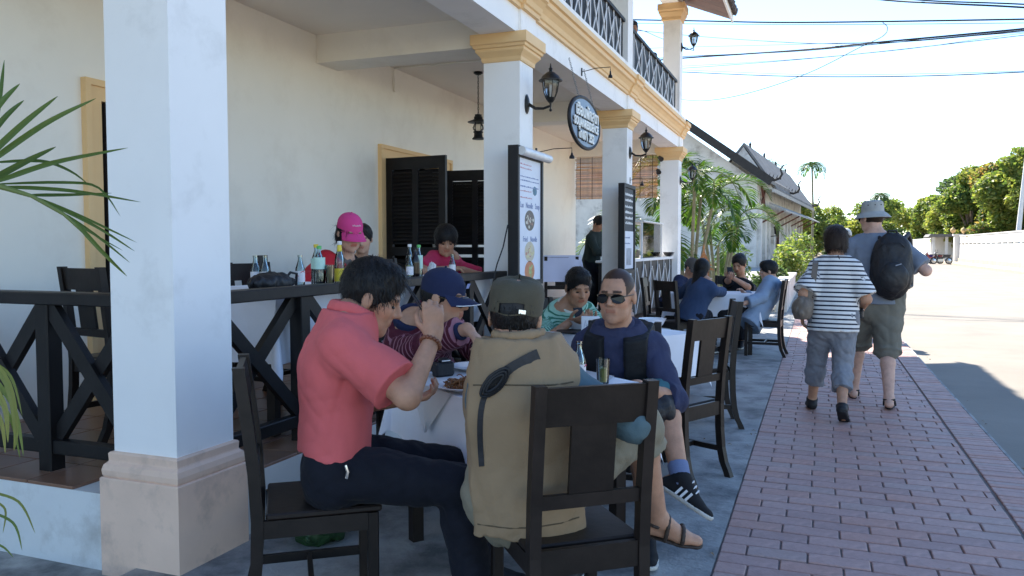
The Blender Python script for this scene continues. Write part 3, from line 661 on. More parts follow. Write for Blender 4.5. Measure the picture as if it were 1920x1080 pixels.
def arm_light(p, reach, drop, label):
    t = empty('picture_light', p, 0, label, 'lamp')
    MB().bbox(-.008, .008, -.012, .012, -.045, .045, .003).tube([(0, 0, 0), (reach * .5, 0, .03), (reach, 0, .03), (reach, 0, -.02)], .0045, 6).build('arm', M_iron, t)
    MB().lathe([(.026, -drop), (.024, -drop + .02), (.012, -drop + .035), (.008, -.015), (.001, -.01)], c=(reach, 0, 0), n=14, cap=False).build('lamp_shade', M_iron, t); return t
arm_light((XC, 9.05, 3.45), .34, .09, 'thin black arm light on the beam above the oval sign')
arm_light((XC + .02, 7.4, 2.34), .36, .07, 'thin arm light over the tall picture menu')
arm_light((XC, 11.62, 2.40), .18, .08, 'small black light clipped above the chalkboard')
single('spot_light', MB().lathe([(.001, 0), (.04, 0), (.05, .1), (.001, .09)], c=(-2.95, 15.8, 3.18), axis=(.5, -.7, -.4), n=14).box(-2.98, -2.94, 15.86, 15.94, 3.14, 3.22), M_iron, 'small black spotlight under the far capital', 'lamp')
single('spot_light', MB().lathe([(.001, 0), (.04, 0), (.05, .1), (.001, .09)], c=(-2.98, 15.8, 2.93), axis=(.3, -.7, -.4), n=14).box(-3.0, -2.96, 15.86, 15.94, 2.9, 2.96), M_iron, 'small black spotlight lower down in front of the bamboo blind', 'lamp')
# ------------------------------------------------------------------ oval sign
sg = empty('oval_sign', (-2.45, 8.70, 2.53), 0, 'oval blue hanging sign with raised white lettering in three lines', 'sign')
M_sblue = mat('sign_blue_grey', (.20, .27, .36), .5, .15, 12., bump=.1)
n = 48; ell = [(.60 * math.cos(2 * math.pi * k / n), .272 + .272 * math.sin(2 * math.pi * k / n)) for k in range(n)]
MB().prism(ell, -.03, .0, 'x').build('board', M_sblue, sg)
rim = MB(); rim.tube([(0 - .012, a * 1.0, .272 + (b - .272) * 1.0) for a, b in ell + ell[:1]], .022, 8, cap=False); rim.build('rim', M_black, sg)
M_let = mat('white_lettering', (.80, .80, .76), .5, .03, 10.)
rt = (R(90), 0, R(90))
for body, size, z, dy, sx in (('เฮือนพักสุดา', .18, .375, .03, 1.05), ('SOU', .125, .245, -.385, .95), ('AN', .125, .245, -.18, .95), ('RESIDENCE', .125, .245, .19, .92), ('โท', .135, .125, -.26, 1.05), ('071', .135, .118, -.07, 1.05), ('252', .135, .118, .19, 1.05)):
    for m_, xo, dz_ in ((M_black, .002, -.010), (M_let, .012, 0)):
        text_obj(body, size, m_, sg, (xo, dy - (.010 if dz_ else 0), z + dz_), rt, .008, sx=sx, bold=.004)
for dy in (-.28, .30):
    b = MB(); z0 = .272 + .272 * math.sqrt(1 - (dy / .6) ** 2); L = 3.5 - 2.53 - z0
    for k in range(int(L / .026)):
        z = z0 + k * .026; q = k % 2
        b.tube([(-.05 * k / (L / .026) * 2.4 + .007 * math.cos(a) * (1 - q), dy + .007 * math.cos(a) * q, z + .016 * math.sin(a)) for a in [2 * math.pi * i / 6 for i in range(7)]], .003, 4)
    b.build('chain', mat('dull_chain', (.2, .2, .2), .4, .2, 30, metal=.7), sg)
# ------------------------------------------------------------------ tall picture menu
mn = empty('picture_menu', (XC, 7.03, 1.07), 0, 'tall black-framed picture menu with food photographs on the second column', 'menu board')
Y0, Y1, ZT = -.35, .35, 1.26
b = MB()
for y0, y1, z0, z1 in ((Y0, Y0 + .045, 0, ZT), (Y1 - .045, Y1, 0, ZT), (Y0 + .045, Y1 - .045, 0, .045), (Y0 + .045, Y1 - .045, ZT - .1, ZT)): b.box(.003, .10, y0, y1, z0, z1)
b.build('frame', M_black, mn)
MB().box(.004, .085, Y0 + .046, Y1 - .046, .046, ZT - .101).build('print_panel', mat('white_menu_print', (.70, .72, .80), .5, .05, 6.), mn)
inkb = mat('blue_ink', (.20, .25, .42), .6, .1, 9); inkr = mat('red_ink', (.55, .28, .32), .6, .1, 9)
def fine_print(zs, m, w, par, x=.0865, seed=1, h=.012, y0=-.25):
    rr = random.Random(seed); b = MB()
    for z in zs:
        y = y0
        while y < y0 + w:
            l = rr.uniform(.012, .045); b.box(x - .001, x, y, y + l, z, z + h * rr.uniform(.6, 1.1)); y += l + .012
    b.build('fine_print', m, par)
fine_print([1.10, 1.065], inkr, .3, mn, seed=2); fine_print([.99, .955, .9], inkb, .5, mn, seed=3); fine_print([.86, .80], inkr, .3, mn, seed=4)
[text_obj(t_, .075, inkb, mn, (.086, y_, .735), rt, .0008, sx=.85) for t_, y_ in (('Lao', -.21), ('Noodle', -.01), ('Soup', .21))]
[text_obj(t_, .072, inkb, mn, (.086, y_, .425), rt, .0008, sx=.85) for t_, y_ in (('Fried', -.12), ('Noodle', .11))]
for zc, cols, nm in ((.60, ((.10, .08, .07), (.30, .16, .12), (.55, .5, .42)), 'photo'), (.31, ((.55, .48, .36), (.5, .22, .17), (.62, .55, .3)), 'photo'), (.13, ((.60, .22, .10), (.55, .3, .1), (.4, .5, .2)), 'photo')):
    rr = random.Random(int(zc * 100)); pa = MB()
    pa.prism([(.135 * math.cos(2 * math.pi * k / 24), zc + .095 * math.sin(2 * math.pi * k / 24)) for k in range(24)], .0852, .0858, 'x'); ph = pa.build('food_photo', mat('photo_print_%d' % int(zc * 100), cols[0], .5, .2, 8.), mn)
    for ci in (1, 2):
        q = MB()
        for k in range(14):
            a = rr.uniform(0, 6.28); r = rr.uniform(0, .09); cy_, cz_ = r * math.cos(a) * 1.1, zc + r * math.sin(a) * .7; s_ = rr.uniform(.008, .026)
            q.prism([(cy_ + s_ * math.cos(t), cz_ + s_ * .7 * math.sin(t)) for t in (0, 1.2, 2.3, 3.4, 4.6, 5.5)], .0859 + .0003 * ci + k * .00002, .0862 + .0003 * ci + k * .00002, 'x')
        q.build('photo_detail', mat('photo_tone_%d_%d' % (int(zc * 100), ci), cols[ci], .5, .3, 12.), ph)
MB().prism([(.14 + .06 * math.cos(t), .88 + .045 * math.sin(t)) for t in (0, .8, 1.6, 2.4, 3.2, 4., 4.8, 5.6)], .0852, .0862, 'x').build('small_picture', mat('teal_picture', (.05, .16, .24), .5, .4, 20), mn)
MB().tube([(.125, Y0 + .02, ZT - .05), (.125, Y1 + .1, ZT - .05)], .04, 14).build('tube_light', mat('white_tube', (.72, .72, .72), .4), mn)
MB().bar((.03, Y1 - .02, -.35), (.03, Y1 - .02, 0), .04, .04, up=(0, 1, 0)).build('stand_leg', M_black, mn)
MB().tube([(.01, Y0 - .02, .55), (-.02, Y0 - .06, .35), (-.03, Y0 - .18, .2), (-.1, Y0 - .2, -.12)], .006, 6).build('power_lead', M_black, mn)
# chalkboard menu
cb = empty('chalkboard_menu', (XC, 11.25, 1.05), 0, 'narrow chalkboard menu with a white poster below on the third column', 'menu board')
b = MB()
for y0, y1, z0, z1 in ((-.36, -.31, 0, 1.26), (.31, .36, 0, 1.26), (-.31, .31, 0, .05), (-.31, .31, 1.21, 1.26)): b.box(.003, .09, y0, y1, z0, z1)
b.build('frame', M_black, cb)
MB().box(.004, .07, -.309, .309, .051, 1.209).build('slate', mat('slate', (.05, .06, .07), .7, .3, 6), cb)
MB().box(.0705, .076, -.28, .28, .07, .60).build('poster', MATS['white_menu_print'], cb)
fine_print([1.1, 1.02, .93, .85, .77, .70], M_white, .5, cb, .072, 6, .035)
fine_print([.5, .42], inkb, .3, cb, .0775, 7, .02); MB().box(.0765, .0775, -.16, .16, .12, .36).build('poster_picture', mat('poster_grey', (.3, .33, .4), .5, .5, 9), cb)
# ------------------------------------------------------------------ people: distance-field bodies meshed as one surface
V3 = lambda *a: np.array(a, float)
def unit(v): v = np.asarray(v, float); return v / (np.linalg.norm(v) + 1e-9)
class Cap:
    """tapered capsule, optionally flattened along f by ratio, optionally cut by planes (point, outward normal)"""
    def __init__(s, a, b, r0, r1=None, f=None, ratio=1., planes=()):
        s.a = np.asarray(a, float); s.b = np.asarray(b, float); s.r0 = r0; s.r1 = r0 if r1 is None else r1
        s.f = None if f is None else unit(f); s.ratio = ratio; s.planes = planes
    def box(s, e):
        m = max(s.r0, s.r1) * max(1, s.ratio) + e
        return np.minimum(s.a, s.b) - m, np.maximum(s.a, s.b) + m
    def ev(s, X, Y, Z):
        vx, vy, vz = X - s.a[0], Y - s.a[1], Z - s.a[2]; ba = s.b - s.a
        if s.f is not None:
            g = 1 / s.ratio - 1; k = (vx * s.f[0] + vy * s.f[1] + vz * s.f[2]) * g
            vx = vx + k * s.f[0]; vy = vy + k * s.f[1]; vz = vz + k * s.f[2]; ba = ba + s.f * (ba @ s.f) * g
        bb = ba @ ba + 1e-12
        t = np.clip((vx * ba[0] + vy * ba[1] + vz * ba[2]) / bb, 0, 1)
        d = np.sqrt((vx - ba[0] * t) ** 2 + (vy - ba[1] * t) ** 2 + (vz - ba[2] * t) ** 2) - (s.r0 + (s.r1 - s.r0) * t)
        if s.f is not None and s.ratio < 1: d = d * (.5 + .5 * s.ratio)
        for p, n in s.planes: d = np.maximum(d, (X - p[0]) * n[0] + (Y - p[1]) * n[1] + (Z - p[2]) * n[2])
        return d
class Ell:
    def __init__(s, c, F, r, planes=()): s.c = np.asarray(c, float); s.F = F; s.r = r; s.planes = planes
    def box(s, e): m = max(s.r) + e; return s.c - m, s.c + m
    def ev(s, X, Y, Z):
        vx, vy, vz = X - s.c[0], Y - s.c[1], Z - s.c[2]; q = 0
        for ax, r in zip(s.F, s.r): q = q + ((vx * ax[0] + vy * ax[1] + vz * ax[2]) / r) ** 2
        d = (np.sqrt(q) - 1) * min(s.r)
        for p, n in s.planes: d = np.maximum(d, (X - p[0]) * n[0] + (Y - p[1]) * n[1] + (Z - p[2]) * n[2])
        return d
def smin(a, b, k): h = np.clip(.5 + .5 * (b - a) / k, 0, 1); return b + (a - b) * h - k * h * (1 - h)
class Field:
    def __init__(s, prims, h, pad=.03, late=()):
        al = list(prims) + list(late); lo = np.min([p.box(pad)[0] for p, *_ in al], axis=0); hi = np.max([p.box(pad)[1] for p, *_ in al], axis=0)
        s.lo = lo; s.h = h; n = np.ceil((hi - lo) / h).astype(int) + 2; s.n = n
        s.ax = [(lo[i] + h * np.arange(n[i])).astype(np.float32) for i in range(3)]
        s.f = np.full(n, 1., np.float32)
        for p, k, *op in prims: s.add(p, k, op[0] if op else 'u')
    def block(s, lo, hi):
        i0 = np.clip(np.floor((lo - s.lo) / s.h).astype(int), 0, s.n - 1); i1 = np.clip(np.ceil((hi - s.lo) / s.h).astype(int) + 1, 1, s.n)
        sl = tuple(slice(a, b) for a, b in zip(i0, i1))
        return sl, s.ax[0][sl[0]][:, None, None], s.ax[1][sl[1]][None, :, None], s.ax[2][sl[2]][None, None, :]
    def add(s, p, k, op='u'):
        sl, X, Y, Z = s.block(*p.box(k + 3 * s.h)); d = p.ev(X, Y, Z).astype(np.float32)
        if op == 'u': s.f[sl] = smin(s.f[sl], d, k) if k > 1e-6 else np.minimum(s.f[sl], d)
        else: s.f[sl] = -smin(-s.f[sl], d, k)
    def plane(s, p, n):
        X, Y, Z = s.ax[0][:, None, None], s.ax[1][None, :, None], s.ax[2][None, None, :]
        s.f = np.maximum(s.f, ((X - p[0]) * n[0] + (Y - p[1]) * n[1] + (Z - p[2]) * n[2]).astype(np.float32))
    def folds(s, amp, wl, seed, stretch=(0, 0, 1), st=.45):
        m = np.argwhere(np.abs(s.f) < 4 * s.h + amp); P = s.lo + m * s.h; r = np.random.RandomState(seed); n = np.zeros(len(P)); sd = np.asarray(stretch, float)
        for i in range(5):
            d = unit(r.normal(size=3)); d = unit(d - sd * (d @ sd) * (1 - st)); w = wl * r.uniform(.7, 1.9); e = unit(r.normal(size=3))
            q = P @ d * 6.283 / w + 1.6 * np.sin(P @ e * 6.283 / (w * 2.1) + r.rand() * 6) + r.rand() * 6
            n += (1 - 2 * np.abs(np.sin(q * .5)) ** .8) * r.uniform(.5, 1)
        for i in range(3):
            d = unit(r.normal(size=3)); w = wl * r.uniform(.28, .5); e = unit(r.normal(size=3))
            q = P @ d * 6.283 / w + 2.2 * np.sin(P @ e * 6.283 / (w * 2.7) + r.rand() * 6) + r.rand() * 6; gate = .5 + .5 * np.sin(P @ unit(r.normal(size=3)) * 6.283 / (wl * 2.3) + r.rand() * 6)
            n += (1 - 2 * np.abs(np.sin(q * .5)) ** .7) * .55 * gate
        s.f[m[:, 0], m[:, 1], m[:, 2]] += (amp * n / 3).astype(np.float32)
    def mesh(s):
        f = s.f; g = f < 0; n = f.shape
        c = np.zeros([k - 1 for k in n], np.int8)
        for i in (0, 1):
            for j in (0, 1):
                for k in (0, 1): c += g[i:n[0] - 1 + i, j:n[1] - 1 + j, k:n[2] - 1 + k]
        act = (c > 0) & (c < 8); idx = np.argwhere(act); ids = np.full(act.shape, -1, np.int32); ids[act] = np.arange(len(idx))
        acc = np.zeros((len(idx), 3)); cnt = np.zeros(len(idx))
        for a in range(3):
            o1, o2 = [x for x in range(3) if x != a]
            for u in (0, 1):
                for w in (0, 1):
                    o = np.zeros(3, int); o[o1] = u; o[o2] = w; p = idx + o; q = p.copy(); q[:, a] += 1
                    f0 = f[p[:, 0], p[:, 1], p[:, 2]].astype(float); f1 = f[q[:, 0], q[:, 1], q[:, 2]].astype(float)
                    m = (f0 < 0) != (f1 < 0); t = np.where(m, f0 / np.where(m, f0 - f1, 1), 0)
                    pt = p.astype(float); pt[:, a] += t; acc[m] += pt[m]; cnt[m] += 1
        v = s.lo + acc / cnt[:, None] * s.h; fs = []
        for a in range(3):
            o1, o2 = (a + 1) % 3, (a + 2) % 3
            sl0 = [slice(None)] * 3; sl1 = [slice(None)] * 3; sl0[a] = slice(0, n[a] - 1); sl1[a] = slice(1, n[a])
            e = g[tuple(sl0)] != g[tuple(sl1)]; ii = np.argwhere(e)
            ii = ii[(ii[:, o1] > 0) & (ii[:, o2] > 0) & (ii[:, o1] < n[o1] - 1) & (ii[:, o2] < n[o2] - 1)]
            def cell(d1, d2): k = ii.copy(); k[:, o1] += d1; k[:, o2] += d2; return ids[k[:, 0], k[:, 1], k[:, 2]]
            q = np.stack([cell(-1, -1), cell(0, -1), cell(0, 0), cell(-1, 0)], 1)
            ins = g[ii[:, 0], ii[:, 1], ii[:, 2]]; q[~ins] = q[~ins][:, ::-1]; fs.append(q)
        fs = np.concatenate(fs); fs = fs[(fs >= 0).all(1)]
        return v, fs
def ik(S, T, a, b, hint):
    S = np.asarray(S, float); T = np.asarray(T, float); d = T - S; L = np.linalg.norm(d); L2 = min(L, (a + b) * .999); u = d / L; T = S + u * L2
    x = (a * a - b * b + L2 * L2) / (2 * L2); y = math.sqrt(max(0, a * a - x * x)); h = np.asarray(hint, float); h = unit(h - u * (h @ u))
    return S + u * x + h * y, T

def fabric(name, col, rough=.85, amount=.12, scale=8., bump=.25, bscale=220., stripes=None, sheen=.03):
    """cloth; stripes=(colour, period, share) follow the garment's own 'along' coordinate"""
    if name in MATS: return MATS[name]
    m = mat(name, col, rough, amount, scale, bump=bump, bscale=bscale, sheen=sheen, spec=.25)
    if stripes:
        n = m.node_tree.nodes; l = m.node_tree.links; b = n['Principled BSDF']
        at = n.new('ShaderNodeAttribute'); at.attribute_name = 'along'
        mu = n.new('ShaderNodeMath'); mu.operation = 'DIVIDE'; mu.inputs[1].default_value = stripes[1]; l.new(at.outputs['Fac'], mu.inputs[0])
        fr = n.new('ShaderNodeMath'); fr.operation = 'FRACT'; l.new(mu.outputs[0], fr.inputs[0])
        cp = n.new('ShaderNodeMath'); cp.operation = 'LESS_THAN'; cp.inputs[1].default_value = stripes[2]; l.new(fr.outputs[0], cp.inputs[0])
        mx = n.new('ShaderNodeMix'); mx.data_type = 'RGBA'; l.new(cp.outputs[0], mx.inputs['Factor'])
        src = b.inputs['Base Color'].links[0].from_socket; l.new(src, mx.inputs['A']); mx.inputs['B'].default_value = lin(stripes[0]) + (1,)
        l.new(mx.outputs['Result'], b.inputs['Base Color'])
    return m
def skin_mat(name, col):
    if name in MATS: return MATS[name]
    m = mat(name, col, .5, .16, 22., bump=.16, bscale=260, sss=.12, spec=.35)
    n = m.node_tree.nodes; l = m.node_tree.links; b = n['Principled BSDF']
    at = n.new('ShaderNodeAttribute'); at.attribute_name = 'tint'
    mx = n.new('ShaderNodeMix'); mx.data_type = 'RGBA'; mx.blend_type = 'MULTIPLY'; mx.inputs['Factor'].default_value = 1
    l.new(b.inputs['Base Color'].links[0].from_socket, mx.inputs['A']); l.new(at.outputs['Color'], mx.inputs['B']); l.new(mx.outputs['Result'], b.inputs['Base Color'])
    return m
SK1 = skin_mat('tan_skin', (.46, .25, .16)); SK2 = skin_mat('light_skin', (.56, .34, .24)); SK3 = skin_mat('brown_skin', (.38, .20, .12)); SK4 = skin_mat('fair_skin', (.58, .36, .28))
def hair_mat(name, col):
    m = mat(name, col, .5, .3, 30., spec=.35); n = m.node_tree.nodes; l = m.node_tree.links; tc = n.new('ShaderNodeTexCoord'); mp = n.new('ShaderNodeMapping'); mp.inputs['Scale'].default_value = (210, 210, 16)
    nz = n.new('ShaderNodeTexNoise'); nz.inputs['Scale'].default_value = 1.; nz.inputs['Detail'].default_value = 3; l.new(tc.outputs['Object'], mp.inputs['Vector']); l.new(mp.outputs[0], nz.inputs['Vector'])
    bp = n.new('ShaderNodeBump'); bp.inputs['Strength'].default_value = .9; bp.inputs['Distance'].default_value = .004; l.new(nz.outputs['Fac'], bp.inputs['Height']); l.new(bp.outputs[0], n['Principled BSDF'].inputs['Normal']); return m
M_hair = hair_mat('black_hair', (.008, .007, .007)); M_hairb = hair_mat('dark_brown_hair', (.030, .018, .013))
M_lens = mat('dark_lens', (.005, .005, .006), .16, 0, 1, spec=.3); M_wire = mat('glasses_wire', (.12, .1, .06), .3, .1, 9, metal=.8)
M_eye = mat('eye_white', (.55, .52, .48), .2, .05, 9); M_iris = mat('dark_iris', (.015, .01, .008), .15, .1, 9)
M_sole = mat('pale_rubber_sole', (.55, .53, .48), .7, .1, 20); M_leather = mat('dark_sandal_leather', (.045, .03, .022), .55, .2, 20)

class Person:
    def __init__(s, label, pelvis, neck, fdir, head=None, look=None, S=1., w=1., fat=1., skin=SK1, h=.008, hs=1., base=None, slouch=0., roll=0., sh=1., group=None, drop=.082):
        s.S = S; s.h = h; s.skin = skin; s.pel = V3(*pelvis); nk = V3(*neck); s.up = unit(nk - s.pel); s.neck = nk
        f = V3(fdir[0], fdir[1], 0); s.f = unit(f - s.up * (f @ s.up)); s.r = np.cross(s.f, s.up); s.r = unit(s.r)
        s.w = w; s.fat = fat
        b = base if base is not None else (pelvis[0], pelvis[1], 0)
        s.root = empty('person', b, 0, label, 'person', group); s.off = V3(*b)
        s.hc = V3(*head) if head is not None else nk + s.up * .155 * S + s.f * .025 * S
        lk = unit(look if look is not None else s.f); up0 = unit(V3(0, 0, 1) + roll * s.r); s.hf = lk; s.hr = unit(np.cross(lk, up0)); s.hu = np.cross(s.hr, lk); s.hs = hs * S
        s.slouch = slouch
        L = np.linalg.norm(nk - s.pel)
        s.sp = [s.pel, s.pel + s.up * L * .27 - s.f * slouch * .6, s.pel + s.up * L * .66 - s.f * slouch, s.pel + s.up * L * .92 - s.f * slouch * .4]
        s.shj = {k: nk - s.up * drop * S + s.r * q * .168 * S * w * sh - s.f * slouch * .2 for k, q in (('R', 1), ('L', -1))}
        s.hip = {k: s.pel + s.r * q * .088 * S for k, q in (('R', 1), ('L', -1))}
        s.arm = {}; s.leg = {}; s.hand = {}; s.foot = {}; s.prims = []; s.marks = []
    def set_arm(s, k, target, hint, hd=None, pn=None, curl=.5, spread=0.):
        e, wr = ik(s.shj[k], target, .285 * s.S, .25 * s.S, hint); s.arm[k] = (s.shj[k], e, wr)
        d = unit(hd) if hd is not None else unit(wr - e); n = unit(pn) if pn is not None else unit(np.cross(d, s.r) * (1 if True else 1) + V3(0, 0, -1e-3))
        n = unit(n - d * (n @ d)); s.hand[k] = (wr, d, n, curl, spread)
    def set_leg(s, k, ankle, hint, toe=None, dn=None):
        kn, an = ik(s.hip[k], ankle, .43 * s.S, .42 * s.S, hint); s.leg[k] = (s.hip[k], kn, an)
        t = unit(toe) if toe is not None else unit(V3(s.f[0], s.f[1], 0)); s.foot[k] = (an, t, dn)
    def H(s, x, y, z): return s.hc + (s.hr * x + s.hf * y + s.hu * z) * s.hs
    # --- primitive lists
    def torso(s, o=0., lo=0, planes=(), ratio=.66):
        S, w, ft = s.S, s.w, s.fat; r = [.158 * ft, .143 * ft, .158 * w, .112 * w]; r = [x * S + o for x in r]; P = s.sp; L = []; ratio = (.15 * S * ratio + o) / (.15 * S + o)
        for i in range(lo, 3): L.append((Cap(P[i], P[i + 1], r[i], r[i + 1], s.f, ratio * (ft if i < 2 else 1), planes), .05))
        return L
    def shoulders(s, o=0., planes=None):
        S = s.S; L = []
        for k in 'RL':
            pl = () if planes is None else planes[k]
            L.append((Cap(s.neck - s.up * .035 * S, s.shj[k] + s.up * .004, .05 * S + o, .056 * S + o, planes=pl), .045 * S))
        return L
    def arm_prims(s, k, o=0., to=2., o2=None):
        """to: 0 shoulder .. 1 elbow .. 2 wrist"""
        S = s.S; a, e, w = s.arm[k]; o2 = o if o2 is None else o2; L = []
        t = min(to, 1); q = a + (e - a) * t; pl = ((q, unit(e - a)),) if to < 1 else ()
        L.append((Cap(a, e if to >= 1 else q + unit(e - a) * .05, .05 * S + o, (.042 if to >= 1 else .046) * S + (o2 if to < 1 else o), planes=pl), .03))
        if to > 1:
            q = e + (w - e) * (to - 1); pl = ((q, unit(w - e)),) if to < 2 else ()
            L.append((Cap(e, w if to >= 2 else q + unit(w - e) * .04, .043 * S + o, (.028 if to >= 2 else .033) * S + o2, planes=pl), .02))
        return L
    def leg_prims(s, k, o=0., to=2., o2=None, k1=1.):
        S = s.S; a, kn, an = s.leg[k]; o2 = o if o2 is None else o2; L = []
        t = min(to, 1); q = a + (kn - a) * t; pl = ((q, unit(kn - a)),) if to < 1 else ()
        L.append((Cap(a, kn if to >= 1 else q + unit(kn - a) * .06, .088 * S * s.fat * k1 + o, .058 * S + (o2 if to < 1 else o), planes=pl), .05))
        if to > 1:
            m = kn + (an - kn) * .3 - 0
            cb = unit(np.cross(np.cross(an - kn, kn - a), an - kn) + 1e-6) * .012 * S
            q = kn + (an - kn) * (to - 1); pl = ((q, unit(an - kn)),) if to < 2 else ()
            L.append((Cap(kn, m - cb * 0, .054 * S + o, .056 * S + o, planes=pl), .02)); L.append((Cap(m, an if to >= 2 else q + unit(an - kn) * .06, .056 * S + o, (.036 * S + o2), planes=pl), .02))
        return L
    def foot_prims(s, k, o=0.):
        S = s.S; an, t, dn = s.foot[k]; kn = s.leg[k][1]; dn = unit(an - kn) if dn is None else unit(dn); dn = unit(dn - t * (dn @ t)); s.fdn = dn
        heel = an + dn * .045 * S - t * .035 * S; ball = an + dn * .058 * S + t * .11 * S; toe = an + dn * .064 * S + t * .165 * S
        return [(Cap(an, heel, .036 * S + o, .031 * S + o), .015), (Cap(an + t * .01, ball, .036 * S + o, .029 * S + o, dn, .85), .02), (Cap(ball, toe, .034 * S + o, .026 * S + o, dn, .65), .015), (Cap(heel, ball, .03 * S + o, .03 * S + o, dn, .8), .015)], (heel, ball, toe, dn)
    def hand_prims(s, k):
        S = s.S; w, d, n, curl, spread = s.hand[k]; sd = np.cross(d, n) * (1 if k == 'R' else -1); L = []   # sd points to the thumb side
        pc = w + d * .045 * S
        L.append((Cap(w, w + d * .02 * S, .027 * S, .029 * S), .012))
        L.append((Cap(w + d * .03 * S, w + d * .072 * S, .036 * S, .038 * S, n, .40), .012))
        for i, (off, ln) in enumerate(((.030, .96), (.0105, 1.06), (-.0095, 1.0), (-.028, .80))):
            p = w + d * (.084 - .004 * abs(i - 1)) * S + sd * off * S * (1 + spread * .3); a = curl * .55; r = (.0098, .0098, .0094, .0084)[i] * S
            for sg, (l, ra) in enumerate(((.040, 1.), (.026, .92), (.021, .82))):
                dd = unit(d * math.cos(a) + n * math.sin(a) + sd * off * spread * 6); q = p + dd * l * ln * S
                L.append((Cap(p, q, r * ra, r * ra * .93), .004)); p = q; a += curl * 1.05
        p = w + d * .022 * S + sd * .027 * S; a = .75
        for l, r in ((.042, .0125), (.032, .0108), (.024, .0092)):
            dd = unit(sd * math.cos(a) * .8 + d * math.sin(a) + n * (.35 + curl * .35)); q = p + dd * l * S; L.append((Cap(p, q, r * S, r * .92 * S), .006)); p = q; a += .25 + curl * .3
        return L
    def head_prims(s):
        q = s.hs; H = s.H; F = (s.hr, s.hf, s.hu); E = lambda c, r: Ell(H(*c), F, tuple(x * q for x in r)); K = lambda a, b, r0, r1=None: Cap(H(*a), H(*b), r0 * q, (r1 if r1 is not None else r0) * q)
        L = [(E((0, -.012, .035), (.075, .095, .091)), .01), (E((0, .026, -.03), (.0615, .064, .082)), .03), (K((-.026, .036, -.078), (.026, .036, -.078), .03), .03),
             (K((0, .062, -.098), (0, .06, -.092), .021), .022), (E((.041, .054, -.022), (.022, .026, .028)), .015), (E((-.041, .054, -.022), (.022, .026, .028)), .015),
             (K((-.034, .074, .024), (.034, .074, .024), .013), .014), (E((.031, .088, .002), (.0185, .014, .011)), .010, 's'), (E((-.031, .088, .002), (.0185, .014, .011)), .010, 's'),
             (K((0, .084, .014), (0, .105, -.024), .0085, .0125), .008), (K((-.013, .092, -.030), (.013, .092, -.030), .0085), .007),
             (K((-.019, .081, -.054), (.019, .081, -.054), .0085), .007), (K((-.016, .080, -.064), (.016, .080, -.064), .009), .007),
             (E((.079, -.008, -.004), (.009, .020, .033)), .008), (E((-.079, -.008, -.004), (.009, .020, .033)), .008)]
        L.append((Cap(s.neck - s.up * .02 * s.S, H(0, -.03, -.05), .058 * s.S, .055 * q), .03))
        return L
    # --- meshes
    def emit(s, name, prims, m, h=None, folds=None, planes=(), along=False, late=()):
        F = Field(prims, h or s.h, late=late)
        for p, n in planes: F.plane(p, n)
        for p, k in late: F.add(p, k)
        if folds: F.folds(*folds)
        v, f = F.mesh()
        o = np_obj(name, v, f, m, s.root, off=s.off)
        if along:
            a = (v - s.pel) @ s.up; best = np.full(len(v), .14)
            for k in s.arm:
                A, e, w = s.arm[k]
                for p, q, base in ((A, e, 0), (e, w, np.linalg.norm(e - A))):
                    t = np.clip(((v - p) @ (q - p)) / ((q - p) @ (q - p)), 0, 1); d = np.linalg.norm(v - p - t[:, None] * (q - p), axis=1) - (0. if base else 0.)
                    tr = t * np.linalg.norm(q - p) + base; m_ = (d < .085 * s.S) & (tr > .07 * s.S) & (d < best + .2)
                    a = np.where(m_, -tr + 5.0, a)
            at = o.data.attributes.new('along', 'FLOAT', 'POINT'); at.data.foreach_set('value', (a + 10).astype(np.float32))
        return o
    def body(s, hands=True, bald=False, brow=True, lips=(.82, .55, .55), feet=True):
        P = s.torso() + s.shoulders()
        for k in s.arm: P += s.arm_prims(k)
        for k in s.leg: P += s.leg_prims(k)
        if feet:
            for k in s.leg: P += s.foot_prims(k)[0]
        P += s.head_prims()
        if hands:
            for k in s.hand: P += s.hand_prims(k)
        F = Field(P, s.h); v, f = F.mesh(); o = np_obj('body', v, f, s.skin, s.root, off=s.off)
        q = (v - s.hc) / s.hs; x, y, z = q @ s.hr, q @ s.hf, q @ s.hu
        t = np.ones((len(v), 4), np.float32); near = (np.abs(x) < .11) & (np.abs(y) < .14) & (np.abs(z) < .16)
        lp = near & (y > .07) & (np.abs(x) < .023) & (np.abs(z + .0585) < .0105); t[lp, :3] = lips
        if brow:
            bz = .027 - .10 * np.maximum(0, np.abs(x) - .03); br = near & (y > .05) & (np.abs(x) > .011) & (np.abs(x) < .048) & (np.abs(z - bz) < .0052); t[br, :3] = (.12, .11, .11)
        if bald:   # close-cropped scalp
            sc = near & (z > .058 - .62 * y * (y < .05) - .0 + np.where(y > .05, .045, 0) - .02) & ~((np.abs(x) > .074) & (z < .03)); t[sc, :3] = (.10, .095, .10)
        ck = near & (y > .03) & (np.abs(x) > .02) & (z < -.005) & (z > -.045); t[ck, :3] *= (1.05, .95, .92)
        at = o.data.attributes.new('tint', 'FLOAT_COLOR', 'POINT'); at.data.foreach_set('color', t.ravel()); s.bo = o; return o
    def eyes(s, down=False):
        for sx in (-1, 1):
            c = s.H(sx * .031, .0745, -.001 if down else .001); e = MB().ball((0, 0, 0), (.0115 * s.hs, .0105 * s.hs, (.0055 if down else .0112) * s.hs), 12, 8); M = Matrix((tuple(s.hr) + (0,), tuple(s.hf) + (0,), tuple(s.hu) + (0,), (0, 0, 0, 1))).transposed(); M.translation = Vector(c - s.off)
            eo = e.move(M).build('eye', M_iris if down else M_eye, s.root)
            if not down: i = MB().ball((0, 0, 0), .0062 * s.hs, 10, 6); M2 = M.copy(); M2.translation = Vector(s.H(sx * .031, .0815, .001) - s.off); i.move(M2).build('iris', M_iris, eo)
